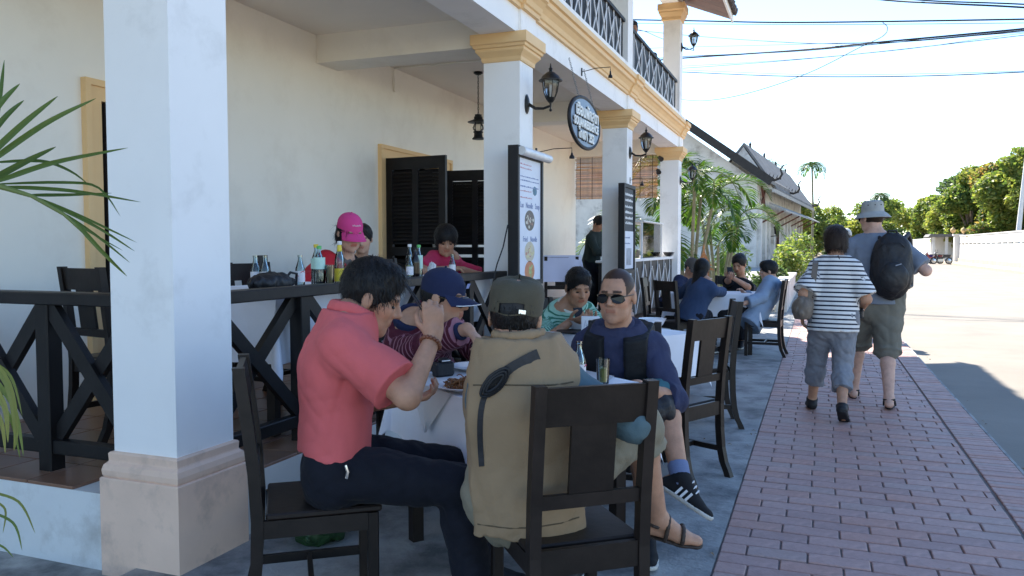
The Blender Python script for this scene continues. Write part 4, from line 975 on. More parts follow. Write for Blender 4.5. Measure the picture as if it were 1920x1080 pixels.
    def hmat(s):
        M = Matrix((tuple(s.hr * s.hs) + (0,), tuple(s.hf * s.hs) + (0,), tuple(s.hu * s.hs) + (0,), (0, 0, 0, 1))).transposed(); M.translation = Vector(s.hc - s.off); return M
    def head_mesh(s, name, mb, m): return mb.move(s.hmat()).build(name, m, s.root)
    def hair(s, style='short', m=None, vol=1., h=None, capped=False):
        m = m or M_hair; H = s.H; q = s.hs; F = (s.hr, s.hf, s.hu); E = lambda c, r: Ell(H(*c), F, tuple(x * q for x in r)); dirv = lambda x, y, z: s.hr * x + s.hf * y + s.hu * z
        v = vol; pl = []
        if style == 'short':
            P = [(E((0, -.018, .042), (.081 * v, .100 * v, .095 * v)), .01), (E((0, .035, .098), (.055, .05, .034 * v)), .03)]
            P += [(Cap(H(sx * .072, .018, .05), H(sx * .074, .016, -.012), .012 * q, .007 * q), .008) for sx in (-1, 1)]
            P += [(E((0, .108, -.012), (.070, .062, .079)), .012, 's')]
            pl = [(H(0, -.03, -.030), unit(dirv(0, .34, -.94)))]
        elif style == 'crop':
            P = [(E((0, -.013, .036), (.0775, .0975, .0935)), .01)]; pl = [(H(0, .075, .085), unit(dirv(0, .62, -.78))), (H(0, -.1, -.035), dirv(0, 0, -1))]
        elif style == 'bob':
            P = [(E((0, -.015, .038), (.093 * v, .108 * v, .098 * v)), .01), (E((0, -.03, -.035), (.092 * v, .085, .085)), .03), (E((0, .10, -.035), (.058, .075, .088)), .01, 's')]; pl = [(H(0, 0, -.085), dirv(0, -.1, -1))]
        elif style == 'long':
            P = [(E((0, -.015, .038), (.089 * v, .106 * v, .098 * v)), .01), (Cap(H(0, -.04, -.02), H(0, -.085, -.24), .085 * q, .075 * q, s.hf, .5), .03), (E((0, .10, -.04), (.06, .08, .095)), .01, 's')]
        elif style == 'shag':
            P = [(E((0, -.012, .045), (.098 * v, .112 * v, .10 * v)), .01), (E((0, -.04, -.02), (.09, .075, .07)), .03), (E((0, .105, -.05), (.066, .075, .088)), .01, 's')]; pl = [(H(0, 0, -.07), dirv(0, -.2, -1))]
        elif style == 'nape':     # hair showing below a cap
            P = [(E((0, -.02, .02), (.079, .0945, .085)), .01)]; pl = [(H(0, .035, 0), dirv(0, 1, -.25)), (H(0, -.1, -.05), dirv(0, .15, -1)), (H(0, 0, .06), dirv(0, 0, 1))]
        if capped: pl = list(pl) + [(H(0, 0, .032), dirv(0, 0, 1))]
        return s.emit('hair', P, m, h or min(s.h, .007), (.0025, .020, 5, tuple(s.hu), .15), pl)
    def top(s, m, o=.018, sleeve=.6, hem=-.1, name='shirt', cuff=.012, folds=(.006, .085), neckcut=.026, collar=None, h=None, seed=1, extra=(), lo=0, planes=(), armhole=None):
        S = s.S; P = s.torso(o, lo)
        sp = None
        if sleeve <= 0: sp = {k: ((s.shj[k] + s.r * q * (.012 if armhole is None else (armhole if not isinstance(armhole, tuple) else armhole[0 if q > 0 else 1])) * S, s.r * q),) for k, q in (('R', 1), ('L', -1))}
        P += s.shoulders(o * .8)
        if hem < 0: P.insert(0, (Cap(s.pel + s.up * hem * 1.3 * S, s.pel, .158 * S * s.fat + o * 1.2 + .014, .158 * S * s.fat + o + .004, s.f, min(1, (.105 * S + o) / (.15 * S + o) * s.fat)), .05))
        late = []
        if sleeve > 0:
            for k in s.arm: late += s.arm_prims(k, o * .8, sleeve, o + cuff)
        P += list(extra)
        pls = [(s.pel + s.up * hem * S, -s.up), (s.neck + s.up * neckcut * S, s.up)] + list(planes)
        if sp: pls += [sp['R'][0], sp['L'][0]]
        if collar:
            pass
        g = s.emit(name, P, m, h or max(.0075, s.h), (folds[0], folds[1], seed, tuple(s.up), .6), pls, along=True, late=late)
        if collar:
            c = s.neck + s.up * .05 * S + s.f * .008; R_ = .069 * S; n = 20; pr = []
            for i in range(n):
                a0, a1 = [2 * math.pi * (j + .5) / n + math.pi / 2 for j in (i, i + 1)]
                if i == n - 1: continue
                def pt(a): return c + (s.r * math.cos(a) + s.f * math.sin(a)) * R_ - s.up * (.030 * S * max(0, math.sin(a))) 
                pr.append((Cap(pt(a0), pt(a1), .013 * S, planes=()), .01)); pr.append((Cap(pt(a0) - s.up * .016 + (pt(a0) - c) * .12, pt(a1) - s.up * .016 + (pt(a1) - c) * .12, .010 * S), .012))
            s.emit('collar', pr, collar, .006)
        return g
    def bottom(s, m, o=.018, leg=1.9, waist=.10, name='trousers', cuff=.012, folds=(.006, .09), h=None, seed=2):
        S = s.S; P = [(Cap(s.pel - s.up * .03 * S, s.sp[1], .160 * S * s.fat + o * .5, .146 * S * s.fat + o * .35, s.f, .68 * s.fat), .05)]
        late = []
        for k in s.leg: late += s.leg_prims(k, o, leg, o + cuff)
        return s.emit(name, P, m, h or max(.0075, s.h), (folds[0], folds[1], seed, (0, 0, 1), .8), [(s.pel + s.up * waist * S, s.up)], late=late)
    def shoe(s, k, m, sole=M_sole, o=.008, low=False):
        P, (heel, ball, toe, dn) = s.foot_prims(k, o); S = s.S; an = s.leg[k][2]; kd = unit(an - s.leg[k][1])
        P[0] = (Cap(an - kd * .0, heel, .038 * S + o, .034 * S + o), .015)
        sh = s.emit('shoe', P, m, .007, None, [(an - kd * .012 * S, -kd), (heel + dn * .022 * S, dn)])
        Q = [(Cap(heel, ball, .038 * S + o, .038 * S + o), .01), (Cap(ball, toe, .038 * S + o, .032 * S + o), .01)]
        b = s.emit('sole', Q, sole, .007, None, [(heel + dn * .038 * S, dn), (heel + dn * .0185 * S, -dn)]); b.parent = sh; return sh
    def sandal(s, k, m=M_leather):
        P, (heel, ball, toe, dn) = s.foot_prims(k, .0); S = s.S; Q = [(Cap(heel, ball, .040 * S, .042 * S), .01), (Cap(ball, toe, .042 * S, .034 * S), .01)]; t = s.foot[k][1]; sd = np.cross(dn, t)
        b = s.emit('sandal', Q, m, .007, None, [(heel + dn * .046 * S, dn), (heel + dn * .028 * S, -dn)])
        def strap(p, w, hgt): return [(Cap(p + sd * w * math.cos(a) - dn * hgt * math.sin(a), p + sd * w * math.cos(a2) - dn * hgt * math.sin(a2), .0085 * S, f=dn, ratio=.6), .004) for a, a2 in [(math.pi * i / 8, math.pi * (i + 1) / 8) for i in range(8)]]
        an = s.foot[k][0]
        Qs = strap(heel + t * .14 * S + dn * .02, .043 * S, .048 * S) + strap(heel + t * .075 * S + dn * .02, .043 * S, .082 * S)
        a0 = an + dn * .01 * S
        Qs += [(Cap(a0 - t * .035 * S * math.cos(a) * 1.1 + sd * .04 * S * math.sin(a), a0 - t * .035 * S * math.cos(a2) * 1.1 + sd * .04 * S * math.sin(a2), .008 * S), .004) for a, a2 in [(i * .4 - 1.6, i * .4 - 1.2) for i in range(8)]]
        g = s.emit('sandal_strap', Qs, m, .006); g.parent = b; return b
    def sunglasses(s, lens=M_lens, wire=M_wire, aviator=True):
        g = MB()
        for sx in (-1, 1):
            pts = []
            for i in range(20):
                a = 2 * math.pi * i / 20; rx = .029; rz_ = .0235 if math.sin(a) < 0 else .019
                pts.append((sx * .034 + rx * math.cos(a) + (sx * .004 if math.sin(a) < 0 else 0), .098 - .009 * abs((sx * .034 + rx * math.cos(a)) / .06) ** 2 * 2, -.001 + rz_ * math.sin(a)))
            n = len(pts); g.add(pts + [(x, y + .004, z) for x, y, z in pts], [tuple(range(n)), tuple(range(2 * n - 1, n - 1, -1))] + [(i, (i + 1) % n, n + (i + 1) % n, n + i) for i in range(n)], False)
        o = s.head_mesh('sunglasses', g, lens); w = MB()
        w.tube([(-.012, .104, .009), (0, .106, .012), (.012, .104, .009)], .0022, 6); w.tube([(-.03, .098, .018), (0, .104, .0185), (.03, .098, .018)], .002, 6)
        for sx in (-1, 1): w.tube([(sx * .06, .088, .008), (sx * .072, .06, .009), (sx * .081, .0, .012), (sx * .082, -.012, .0)], .0023, 6)
        t = s.head_mesh('temple', w, wire); t.parent = o; return o
    def cap(s, m, brim=.075, tilt=0., name='cap', dome=1., droop=.03, brim_m=None, back=False):
        """peaked cap"""
        b = MB(); n = 32; rx, ry = .083 * dome, .103 * dome; rows = []
        for i in range(9):
            t = i / 8 * math.pi / 2; rows.append([(rx * math.cos(t) * math.cos(2 * math.pi * k / n), -.012 + ry * math.cos(t) * math.sin(2 * math.pi * k / n), .046 + (.092 * dome) * math.sin(t) ** .9 - .012 * (1 - math.sin(t)) * math.sin(2 * math.pi * k / n)) for k in range(n)])
        rows.insert(0, [(x * 1.005, y, z - .024) for x, y, z in rows[0]])
        vs = [p for r in rows for p in r]; fs = [(i * n + k, i * n + (k + 1) % n, (i + 1) * n + (k + 1) % n, (i + 1) * n + k) for i in range(len(rows) - 1) for k in range(n)]
        b.add(vs, fs, True); b.ball((0, -.012, .046 + .093 * dome), .006, 8, 6)
        o = s.head_mesh(name, b, m); bb = MB(); vs = []; na, nr = 14, 5
        for j in range(nr + 1):
            for i in range(na + 1):
                a = R(-68 + 136 * i / na); q = j / nr; c = math.cos(a)
                rad = 1 + q * brim / .1 * max(0, c) ** .8
                x = rx * .99 * math.sin(a) * (1 + q * .12); y = -.012 + ry * .99 * math.cos(a) + q * brim * max(0, c) ** .55; z = .022 - .012 * math.cos(a) - q * droop * (.6 + .4 * 1) - .022 * abs(math.sin(a)) ** 2 * q * 1.2 + .012
                vs.append((x, y, z))
        k = len(vs); nn = na + 1; fs = [(j * nn + i, j * nn + i + 1, (j + 1) * nn + i + 1, (j + 1) * nn + i) for j in range(nr) for i in range(na)]
        bb.add(vs, fs, True); bb.add([(x, y, z - .004) for x, y, z in vs], [f[::-1] for f in fs], True)
        e = [nr * nn + i for i in range(nn)]; bb.tube([vs[i] for i in e], .0028, 5)
        p = s.head_mesh('peak', bb, brim_m or m); p.parent = o; return o

def strands(P, ho, n, length=.035, m=None, w=.0011):
    """short hair ribbons over a hair surface: soft outline"""
    me = ho.data; k = len(me.vertices); v = np.empty(k * 3, np.float32); me.vertices.foreach_get('co', v); v = v.reshape(-1, 3).astype(float); nr = np.empty(k * 3, np.float32); me.vertex_normals.foreach_get('vector', nr); nr = nr.reshape(-1, 3).astype(float)
    r = np.random.RandomState(n); i = r.randint(0, k, n); p = v[i]; N = nr[i]; crown = P.H(0, -.045, .13) - P.off
    d = p - crown + np.array([0, 0, -.05]); d -= N * (d * N).sum(1)[:, None]; d /= np.linalg.norm(d, axis=1)[:, None] + 1e-6; d += r.normal(size=d.shape) * .22; sd = np.cross(d, N); sd /= np.linalg.norm(sd, axis=1)[:, None] + 1e-6
    L = (length * r.uniform(.5, 1.25, n) * P.S)[:, None]; lift = r.gamma(1.2, .10, n)[:, None]
    a = p - N * .002; b = p + d * L * .5 + N * (.0015 + lift * .012); c = p + d * L + N * (lift * .02 - .002) + np.array([0, 0, -.1]) * L; ws = sd * w
    V = np.stack([a - ws, a + ws, b + ws, b - ws, b - ws, b + ws, c + ws * .2, c - ws * .2], 1).reshape(-1, 3)
    o = np_obj('hair_strands', V, np.arange(len(V)).reshape(-1, 4), m or M_hair, ho, smooth=True); o['kind'] = 'stuff'; return ho
# ------------------------------------------------------------------ soft bags
def blob(name, prims, m, parent, h=.010, fl=None, off=None):
    F = Field(prims, h)
    if fl: F.folds(*fl)
    v, f = F.mesh(); return np_obj(name, v, f, m, parent, off=off)
I3 = (V3(1, 0, 0), V3(0, 1, 0), V3(0, 0, 1))
def sack(name, c, r, label, m, seed, cat, strap=None):
    """slumped soft bag, base centre c, half sizes r"""
    rr = random.Random(seed); c = V3(*c); P = [(Ell(c + V3(0, 0, r[2] * .8), I3, (r[0], r[1], r[2])), .01)]
    for k in range(4): P.append((Ell(c + V3(rr.uniform(-.5, .5) * r[0], rr.uniform(-.55, .55) * r[1], r[2] * rr.uniform(.7, 1.3)), I3, (r[0] * .55, r[1] * .5, r[2] * .55)), .02))
    F = Field(P, .008); F.folds(min(r) * .16, .07, seed); F.plane(c, V3(0, 0, -1)); v, f = F.mesh()
    o = np_obj(name, v, f, m, None); tag(o, label, cat)
    if strap: MB().tube(strap, .008, 7).build('strap', m, o)
    return o
sack('shoulder_bag', (-2.97, 3.84, tz), (.075, .17, .052), 'soft black bag lying on the terrace table by the near column', M_nylon, 11, 'bag', [(-2.95, 3.93, tz + .05), (-2.93, 3.97, tz + .10), (-2.93, 4.03, tz + .09), (-2.95, 4.05, tz + .01)])
sack('carrier_bag', (-2.25, 3.25, 0), (.13, .15, .17), 'dark green carrier bag on the ground by the plinth', mat('dark_green_nylon', (.02, .055, .02), .45, .4, 9., bump=.2), 21, 'bag', [(-2.2, 3.15, .26), (-2.18, 3.18, .4), (-2.2, 3.28, .4), (-2.22, 3.33, .26)])
# ------------------------------------------------------------------ the people
UP = (0, 0, 1)
# man in coral polo, seated on the near chair, eating
M_coral = fabric('coral_polo_knit', (.62, .125, .125), .9, .08, 5., bump=.15)
A = Person('man in a coral polo shirt and dark jeans eating with chopsticks beside the near column', (-1.70, 2.56, .60), (-1.650, 2.592, 1.151), (.86, .51), head=(-1.601, 2.678, 1.223), look=unit((.84, .40, -.36)), S=1.06, w=1.0, fat=.97, h=.0065, hs=1.06, slouch=.02)
A.set_arm('R', (-1.308, 2.612, 1.093), (.95, .1, -.45), hd=unit((-.02, .06, 1)), pn=unit((-.5, .85, .1)), curl=.95)
A.set_arm('L', (-1.510, 2.735, 0.830), (-.5, .4, -.6), hd=unit((.8, .5, .05)), pn=UP, curl=.7)
A.set_leg('R', (-1.17, 2.70, .10), (.8, .3, 1), (.9, .4, 0)); A.set_leg('L', (-1.30, 3.00, .10), (.8, .5, 1), (.9, .4, 0))
A.body(lips=(.8, .6, .58)); A.eyes(True); strands(A, A.hair('short', vol=1.05), 2600)
A.top(M_coral, .028, .78, .052, cuff=.018, folds=(.012, .19), collar=M_coral, seed=3, h=.0065)
M_jean = fabric('black_denim', (.008, .009, .015), .8, .2, 9.); A.bottom(M_jean, .016, 1.95, .048, 'jeans', folds=(.008, .1))
A.shoe('R', M_black); A.shoe('L', M_black)
bw = A.arm['R'][2]; bd = unit(A.arm['R'][2] - A.arm['R'][1]); bx = unit(np.cross(bd, V3(1, .3, 0))); by = np.cross(bd, bx); b = MB()
for i in range(17): q = 2 * math.pi * i / 17; p = bw - bd * .028 + (bx * math.cos(q) + by * math.sin(q)) * .036 - A.off; b.ball(tuple(p), .0082, 8, 6)
b.build('bead_bracelet', mat('brown_bead', (.20, .07, .035), .35, .3, 30), A.root)
MB().tube([tuple(V3(*(-1.549, 2.399, 0.651)) - A.off), tuple(V3(*(-1.541, 2.401, 0.627)) - A.off), tuple(V3(*(-1.545, 2.399, 0.604)) - A.off)], .006, 6).build('key_ring', mat('steel', (.6, .6, .6), .25, .1, 9, metal=.9), A.root)
ck = single('chopsticks', MB().tube([(-1.439, 2.637, 1.289), (-1.332, 2.607, 1.163)], .003, 6).tube([(-1.441, 2.657, 1.284), (-1.333, 2.628, 1.166)], .003, 6), M_wood, 'pair of chopsticks held up by the man in coral', 'chopsticks')
single('phone', MB().bbox(-.036, .036, -.07, .07, 0, .009, .003).move(Matrix.Translation((-1.535, 2.780, 0.842)) @ Euler((R(25), R(10), R(-50))).to_matrix().to_4x4()), mat('violet_phone', (.30, .25, .5), .3), 'violet phone in the low hand of the man in coral', 'phone')

# man in tan vest seen from behind
M_tan = fabric('tan_canvas', (.30, .205, .12), .9, .10, 6., bump=.2); M_teal = fabric('teal_shirt', (.095, .145, .165), .9, .12, 7.); M_olive = fabric('olive_cap_twill', (.085, .075, .052), .9, .15, 9.)
B = Person('man in a tan vest and olive cap with his back turned, on the foremost chair', (-.94, 2.57, .58), (-0.954, 2.554, 1.077), (-.45, .89), head=(-0.980, 2.592, 1.174), look=unit((-.22, .97, -.10)), S=1.05, w=.97, fat=1.0, h=.0065, hs=1.02, slouch=.03, roll=.1, drop=.125, sh=.92)
B.shj['L'] = B.shj['L'] + B.r * .055 + B.f * .05 - B.up * .035
B.set_arm('R', (-0.645, 2.775, 0.792), (.8, -.5, -.2), hd=unit((.4, .8, -.4)), pn=(0, 0, -1), curl=.5)
B.set_arm('L', (-1.20, 3.22, .845), (.3, 0, -1), hd=unit((-.2, .9, 0)), pn=(0, 0, -1), curl=.4)
B.set_leg('R', (-0.577, 3.120, 0.348), (.3, .3, 1), unit((.86, .30, -.18))); B.set_leg('L', (-.95, 3.15, .10), (0, .5, 1), (0, 1, 0))
B.body(); strands(B, B.hair('nape'), 900, .02)
M_khaki = fabric('khaki_shorts', (.24, .21, .15), .9, .12, 6.)
B.bottom(M_khaki, .026, 1.22, .12, 'shorts', cuff=.03, folds=(.010, .1))
B.top(M_teal, .010, 1.75, -.02, 'shirt', seed=5, folds=(.007, .08))
vest = B.top(M_tan, .036, 0, -.10, 'vest', folds=(.014, .2), seed=8, neckcut=.03, armhole=(.03, .072), h=.007)
B.emit('vest_collar', [(Cap(B.neck + B.up * .050 - B.f * .004 + (B.r * math.cos(a) + B.f * math.sin(a)) * .078, B.neck + B.up * .050 - B.f * .004 + (B.r * math.cos(a2) + B.f * math.sin(a2)) * .076, .014), .010) for a, a2 in [(2 * math.pi * i / 16, 2 * math.pi * (i + 1) / 16) for i in range(16)]], M_tan, .007, (.004, .05, 3))
B.emit('plaid_cuff', [(Cap(B.arm['R'][2] - unit(B.arm['R'][2] - B.arm['R'][1]) * .075, B.arm['R'][2] - unit(B.arm['R'][2] - B.arm['R'][1]) * .02, .052, .055, planes=((B.arm['R'][2] - unit(B.arm['R'][2] - B.arm['R'][1]) * .03, unit(B.arm['R'][2] - B.arm['R'][1])),)), .01)], fabric('plaid_lining', (.03, .035, .06), .9, stripes=((.5, .5, .5), .016, .14)), .007, along=True)
B.sandal('R'); B.shoe('L', M_black)
# field cap: flat crowned, with strap opening at the back
b = MB(); n = 40; rows = []
for rr_, z in ((1.00, .018), (1.015, .022), (1.02, .055), (1.035, .066), (1.02, .09), (.96, .108), (.82, .122), (.45, .131), (.02, .133)):
    rows.append([(rr_ * .086 * math.cos(2 * math.pi * k / n), -.012 + rr_ * .108 * math.sin(2 * math.pi * k / n), z + .010 * math.sin(2 * math.pi * k / n) + .003 * math.sin(5 * 2 * math.pi * k / n + z * 40)) for k in range(n)])
fs = []
for i in range(len(rows) - 1):
    for k in range(n):
        ang = 360 * (k + .5) / n
        if i == 1 and abs(ang - 270) < 26: continue
        fs.append((i * n + k, i * n + (k + 1) % n, (i + 1) * n + (k + 1) % n, (i + 1) * n + k))
hat = B.head_mesh('cap', b.add([p for r in rows for p in r], fs, True), M_olive)
x = B.head_mesh('cap_opening', MB().add([(.084 * math.cos(R(240 + 60 * i / 12)), -.012 + .105 * math.sin(R(240 + 60 * i / 12)), z) for z in (.02, .07) for i in range(13)], [(i, i + 1, 14 + i, 13 + i) for i in range(12)], True), M_black); x.parent = hat
b = MB().prism([(-.011, .018), (.011, .018), (.011, .03), (-.011, .03)], 0, .004, 'y'); b.move(Matrix.Translation((.036, -.118, -.002)) @ Euler((0, 0, R(20))).to_matrix().to_4x4())
x = B.head_mesh('buckle', b, MATS['steel']); x.parent = hat
vs = []; 
for j in range(4):
    for i in range(13): a = R(-60 + 120 * i / 12); q = j / 3; vs.append((.086 * math.sin(a) * (1 + .1 * q), -.012 + .107 * math.cos(a) + q * .06 * math.cos(a), .024 - .02 * q))
x = B.head_mesh('peak', MB().add(vs, [(j * 13 + i, j * 13 + i + 1, j * 13 + 14 + i, j * 13 + 13 + i) for j in range(3) for i in range(12)], True), M_olive); x.parent = hat
# diagonal strap of a sling bag on his back
from mathutils.bvhtree import BVHTree
vb = BVHTree.FromPolygons([Vector(v.co) + Vector(B.off) for v in vest.data.vertices], [tuple(p.vertices) for p in vest.data.polygons])
def on_back(P, u, w, o=.02):
    """point on the back of the vest: u along his right, w up the spine"""
    L = np.linalg.norm(P.neck - P.pel); c = P.pel + P.up * L * w + P.r * u - P.f * .6; hit = vb.ray_cast(Vector(c), Vector(P.f))[0]
    return np.array(hit if hit is not None else c + P.f * .45) - P.f * o
ctl = ((.05, .99), (.0, .955), (-.05, .91), (-.09, .85), (-.118, .79), (-.138, .72), (-.148, .63), (-.152, .52), (-.152, .40), (-.15, .27))
pts = [on_back(B, np.interp(t, np.linspace(0, 1, 10), [c[0] for c in ctl]), np.interp(t, np.linspace(0, 1, 10), [c[1] for c in ctl]), .005) for t in np.linspace(0, 1, 28)]
for _ in range(3): pts = [pts[0]] + [(a + b * 2 + c) / 4 for a, b, c in zip(pts, pts[1:], pts[2:])] + [pts[-1]]
sm = MB(); sm.tube([tuple(on_back(B, -.165 + .033 * i, .80 + .012 * math.sin(i * .5), .0005) - B.off) for i in range(11)], .0028, 5); sm.build('seam', fabric('tan_seam', (.12, .085, .05)), B.root); sm = MB()
sm.tube([tuple(on_back(B, -.17 + .034 * i, -.135, .0005) - B.off) for i in range(11)], .0025, 5); sm.build('seam', fabric('tan_seam', (.12, .085, .05)), B.root)
st = MB()
for p, q in zip(pts, pts[1:]): st.bar(tuple(p), tuple(q + (q - p) * .08), .036 if p[2] > pts[11][2] else .018, .005, up=tuple(-B.f))
c0 = Vector(pts[10])
sb = single('bag_strap', MB(), M_nylon, 'black sling strap with a buckle across the back of the tan vest', 'strap'); sb.data = st.mesh('bag_strap', M_nylon)
ax = Vector(pts[12] - pts[8]).normalized(); ay = Vector(-B.f); az = ax.cross(ay).normalized()
bu = MB()
for e_ in (0, .012, .024):
    bu.tube([c0 + ay * (.012 + e_ * .3) + ax * (.062 - e_) * math.cos(q) * (abs(math.cos(q)) ** .3 if True else 1) + az * (.026 - e_ * .55) * math.sin(q) for q in [2 * math.pi * i / 18 for i in range(19)]], .005, 6)
bu.build('buckle', M_black, sb)

# man in striped jersey and navy cap leaning over the far side of the table
M_maroon = fabric('maroon_striped_jersey', (.085, .014, .026), .9, .12, 8., stripes=((.30, .13, .16), .026, .28)); M_navy = fabric('navy_cap_twill', (.018, .024, .062), .85, .15, 10.)
Cc = Person('man in a maroon striped jersey and navy cap leaning over the near table', (-2.08, 4.12, .58), (-2.003, 3.736, 1.027), (.86, -.35), head=(-1.776, 3.680, 1.159), look=unit((.93, .02, -.12)), S=1.05, w=1.05, h=.007, hs=1.10)
Cc.set_arm('R', (-1.524, 3.470, 1.046), (.2, -.6, -.8), hd=unit((.75, -.35, -.45)), pn=unit((-.3, -.1, -1)), curl=.8)
Cc.set_arm('L', (-1.55, 3.86, .85), (.2, .6, -.6), hd=unit((.9, -.3, 0)), pn=(0, 0, -1), curl=.5)
Cc.set_leg('R', (-1.75, 3.75, .1), (.6, -.6, 1), (.8, -.5, 0)); Cc.set_leg('L', (-1.6, 4.0, .1), (.6, -.4, 1), (.8, -.5, 0))
Cc.body(); Cc.hair('nape'); Cc.eyes(True); Cc.top(M_maroon, .024, 1.80, -.06, 'jersey', seed=11, folds=(.008, .1), collar=M_navy); Cc.bottom(M_jean, .018, 1.95, .1); Cc.shoe('R', M_black); Cc.shoe('L', M_black)
d_ = unit(Cc.arm['R'][2] - Cc.arm['R'][1]); w_ = Cc.arm['R'][2]
Cc.emit('navy_cuff', [(Cap(w_ - d_ * .10, w_ - d_ * .035, .047, .044, planes=((w_ - d_ * .03, d_), (w_ - d_ * .09, -d_))), .01)], M_navy, .007)
Cc.cap(M_navy, .078, droop=.022); Cc.sunglasses()
x = Cc.head_mesh('cap_emblem', MB().prism([(-.014, .062), (.014, .062), (.014, .084), (-.014, .084)], 0, .002, 'y').move(Matrix.Translation((.0, .088, 0)) @ Euler((R(-12), 0, 0)).to_matrix().to_4x4()), mat('cap_embroidery', (.25, .30, .55), .7, .5, 90))
b = MB(); rr = random.Random(2)
for k in range(5): b.tube([(math.sin(a) * .084 * 1.12, -.012 + .102 * math.cos(a) + .078 * max(0, math.cos(a)) ** .55 + .0015, .034 - .012 * math.cos(a) - .022 - .026 * math.sin(a) ** 2) for a in [R(-60 + 12 * i) for i in range(11)]], .0022, 5); break
x = Cc.head_mesh('peak_piping', b, M_white)

# man in sunglasses and black vest facing the camera
M_ink = fabric('ink_blue_shirt', (.040, .045, .090), .9, .14, 6.); M_blackv = fabric('black_vest_nylon', (.012, .013, .015), .6, .3, 8., bump=.2); M_tealsh = fabric('teal_shorts', (.06, .16, .19), .9, .12, 7.)
D = Person('man in sunglasses and a black vest with crossed legs facing the camera', (-.95, 4.17, .58), (-0.945, 3.989, 0.991), (-.02, -1), head=(-0.937, 3.917, 1.175), look=unit((-.10, -1, -.02)), S=1.05, w=.98, fat=.96, h=.0065, hs=1.06, sh=.95)
D.set_arm('L', (-0.778, 3.677, 0.773), (.7, .3, -.8), hd=unit((-.8, -.4, -.1)), pn=(0, 0, -1), curl=.5)
D.set_arm('R', (-1.16, 3.80, .84), (-.4, .3, -1), hd=unit((.2, -.9, 0)), pn=(0, 0, -1), curl=.5)
D.set_leg('R', (-0.571, 3.648, 0.365), (.9, -.5, .8), unit((.86, -.22, -.40)), dn=(.25, -.35, -1)); D.set_leg('L', (-.72, 3.60, .10), (.1, -.6, 1), (.3, -1, 0))
D.body(bald=True, lips=(.8, .62, .6)); D.sunglasses()
D.top(M_ink, .022, 1.22, -.06, 'shirt', cuff=.018, seed=21, folds=(.008, .08), neckcut=.045, collar=M_ink); 
D.top(M_blackv, .062, 0, -.08, 'vest', seed=23, armhole=-.002, neckcut=.015, planes=(), folds=(.005, .09), extra=[(Cap(D.neck - D.up * .045 + D.r * q * .115 - D.f * .03, D.sp[2] + D.r * q * .105 + D.f * .075, .068, .062), .02) for q in (-1, 1)] + [(Cap(D.neck + D.f * .17 + D.up * .05, D.pel + D.f * .24 + D.up * .02, .070, .05, D.f, 1.9), .012, 's')])
D.bottom(M_tealsh, .026, 1.10, .1, 'shorts', cuff=.02)
D.shoe('R', mat('black_suede', (.008, .008, .01), .9, .3, 20)); D.shoe('L', MATS['black_suede'])
kd = unit(D.leg['R'][2] - D.leg['R'][1]); an = D.leg['R'][2]
D.emit('sock', [(Cap(an - kd * .085, an + kd * .01, .049, .047, planes=((an - kd * .075, -kd),)), .01)], fabric('blue_grey_sock', (.16, .20, .33), .9), .007)
P_, (hl, bl_, te_, dn) = D.foot_prims('R', .012); t_ = D.foot['R'][1]; sd_ = np.cross(dn, t_); sd_ = sd_ * (1 if sd_[1] < 0 else -1); b = MB()
for i in range(3):
    p = hl + t_ * (.062 + .026 * i) - D.off; b.bar(tuple(p + sd_ * .046 + dn * .02), tuple(p + sd_ * .042 - dn * .022 + t_ * .012), .011, .004, up=tuple(sd_))
b.build('shoe_stripe', M_white, D.root)
b = MB()
for i in range(3): p = hl + t_ * (.095 + .02 * i) - dn * (.062 - .012 * i) - D.off; b.tube([tuple(p - sd_ * .024 + dn * .01), tuple(p - dn * .008), tuple(p + sd_ * .024 + dn * .01)], .0035, 5)
b.build('shoe_lace', M_white, D.root)
# his camera bag, at the hip
sack('camera_bag', tuple(V3(*(-0.705, 3.827, 0.646)) - V3(0, 0, .07)), (.085, .10, .085), 'black camera bag in the lap of the man in sunglasses', M_nylon, 31, 'bag')

# man in green striped polo with phone at second table
M_green = fabric('green_striped_polo', (.30, .50, .38), .9, .08, 8., stripes=((.045, .17, .11), .022, .42))
E_ = Person('man in a green striped polo bending over his phone at the second table', (-1.98, 6.14, .58), (-1.813, 5.928, 0.949), (.80, -.60), head=(-1.702, 5.851, 1.112), look=unit((.55, -.75, -.30)), S=1.06, w=1.12, h=.0085, hs=1.08, skin=SK3)
E_.set_arm('R', (-1.707, 5.675, 0.871), (-.6, -.4, -.5), hd=unit((.7, -.4, .1)), pn=unit((.3, .3, .6)), curl=.6); E_.set_arm('L', (-1.607, 5.787, 0.861), (.5, .6, -.5), hd=unit((.2, -.8, .3)), pn=UP, curl=.6)
E_.set_leg('R', (-1.75, 5.75, .1), (.5, -.5, 1)); E_.set_leg('L', (-1.5, 5.95, .1), (.5, -.5, 1))
E_.body(); strands(E_, E_.hair('short', vol=1.03), 1200); E_.eyes(True); E_.top(M_green, .022, .8, -.05, 'polo', seed=31, collar=fabric('pale_collar', (.6, .62, .55))); E_.bottom(M_jean, .018, 1.95); E_.shoe('R', M_black); E_.shoe('L', M_black)
single('phone', MB().bbox(-.036, .036, -.07, .07, 0, .009, .003).move(Matrix.Translation((-1.646, 5.690, 0.915)) @ Euler((R(50), 0, R(35))).to_matrix().to_4x4()), M_black, 'dark phone in the hands of the man in the green striped polo', 'phone')

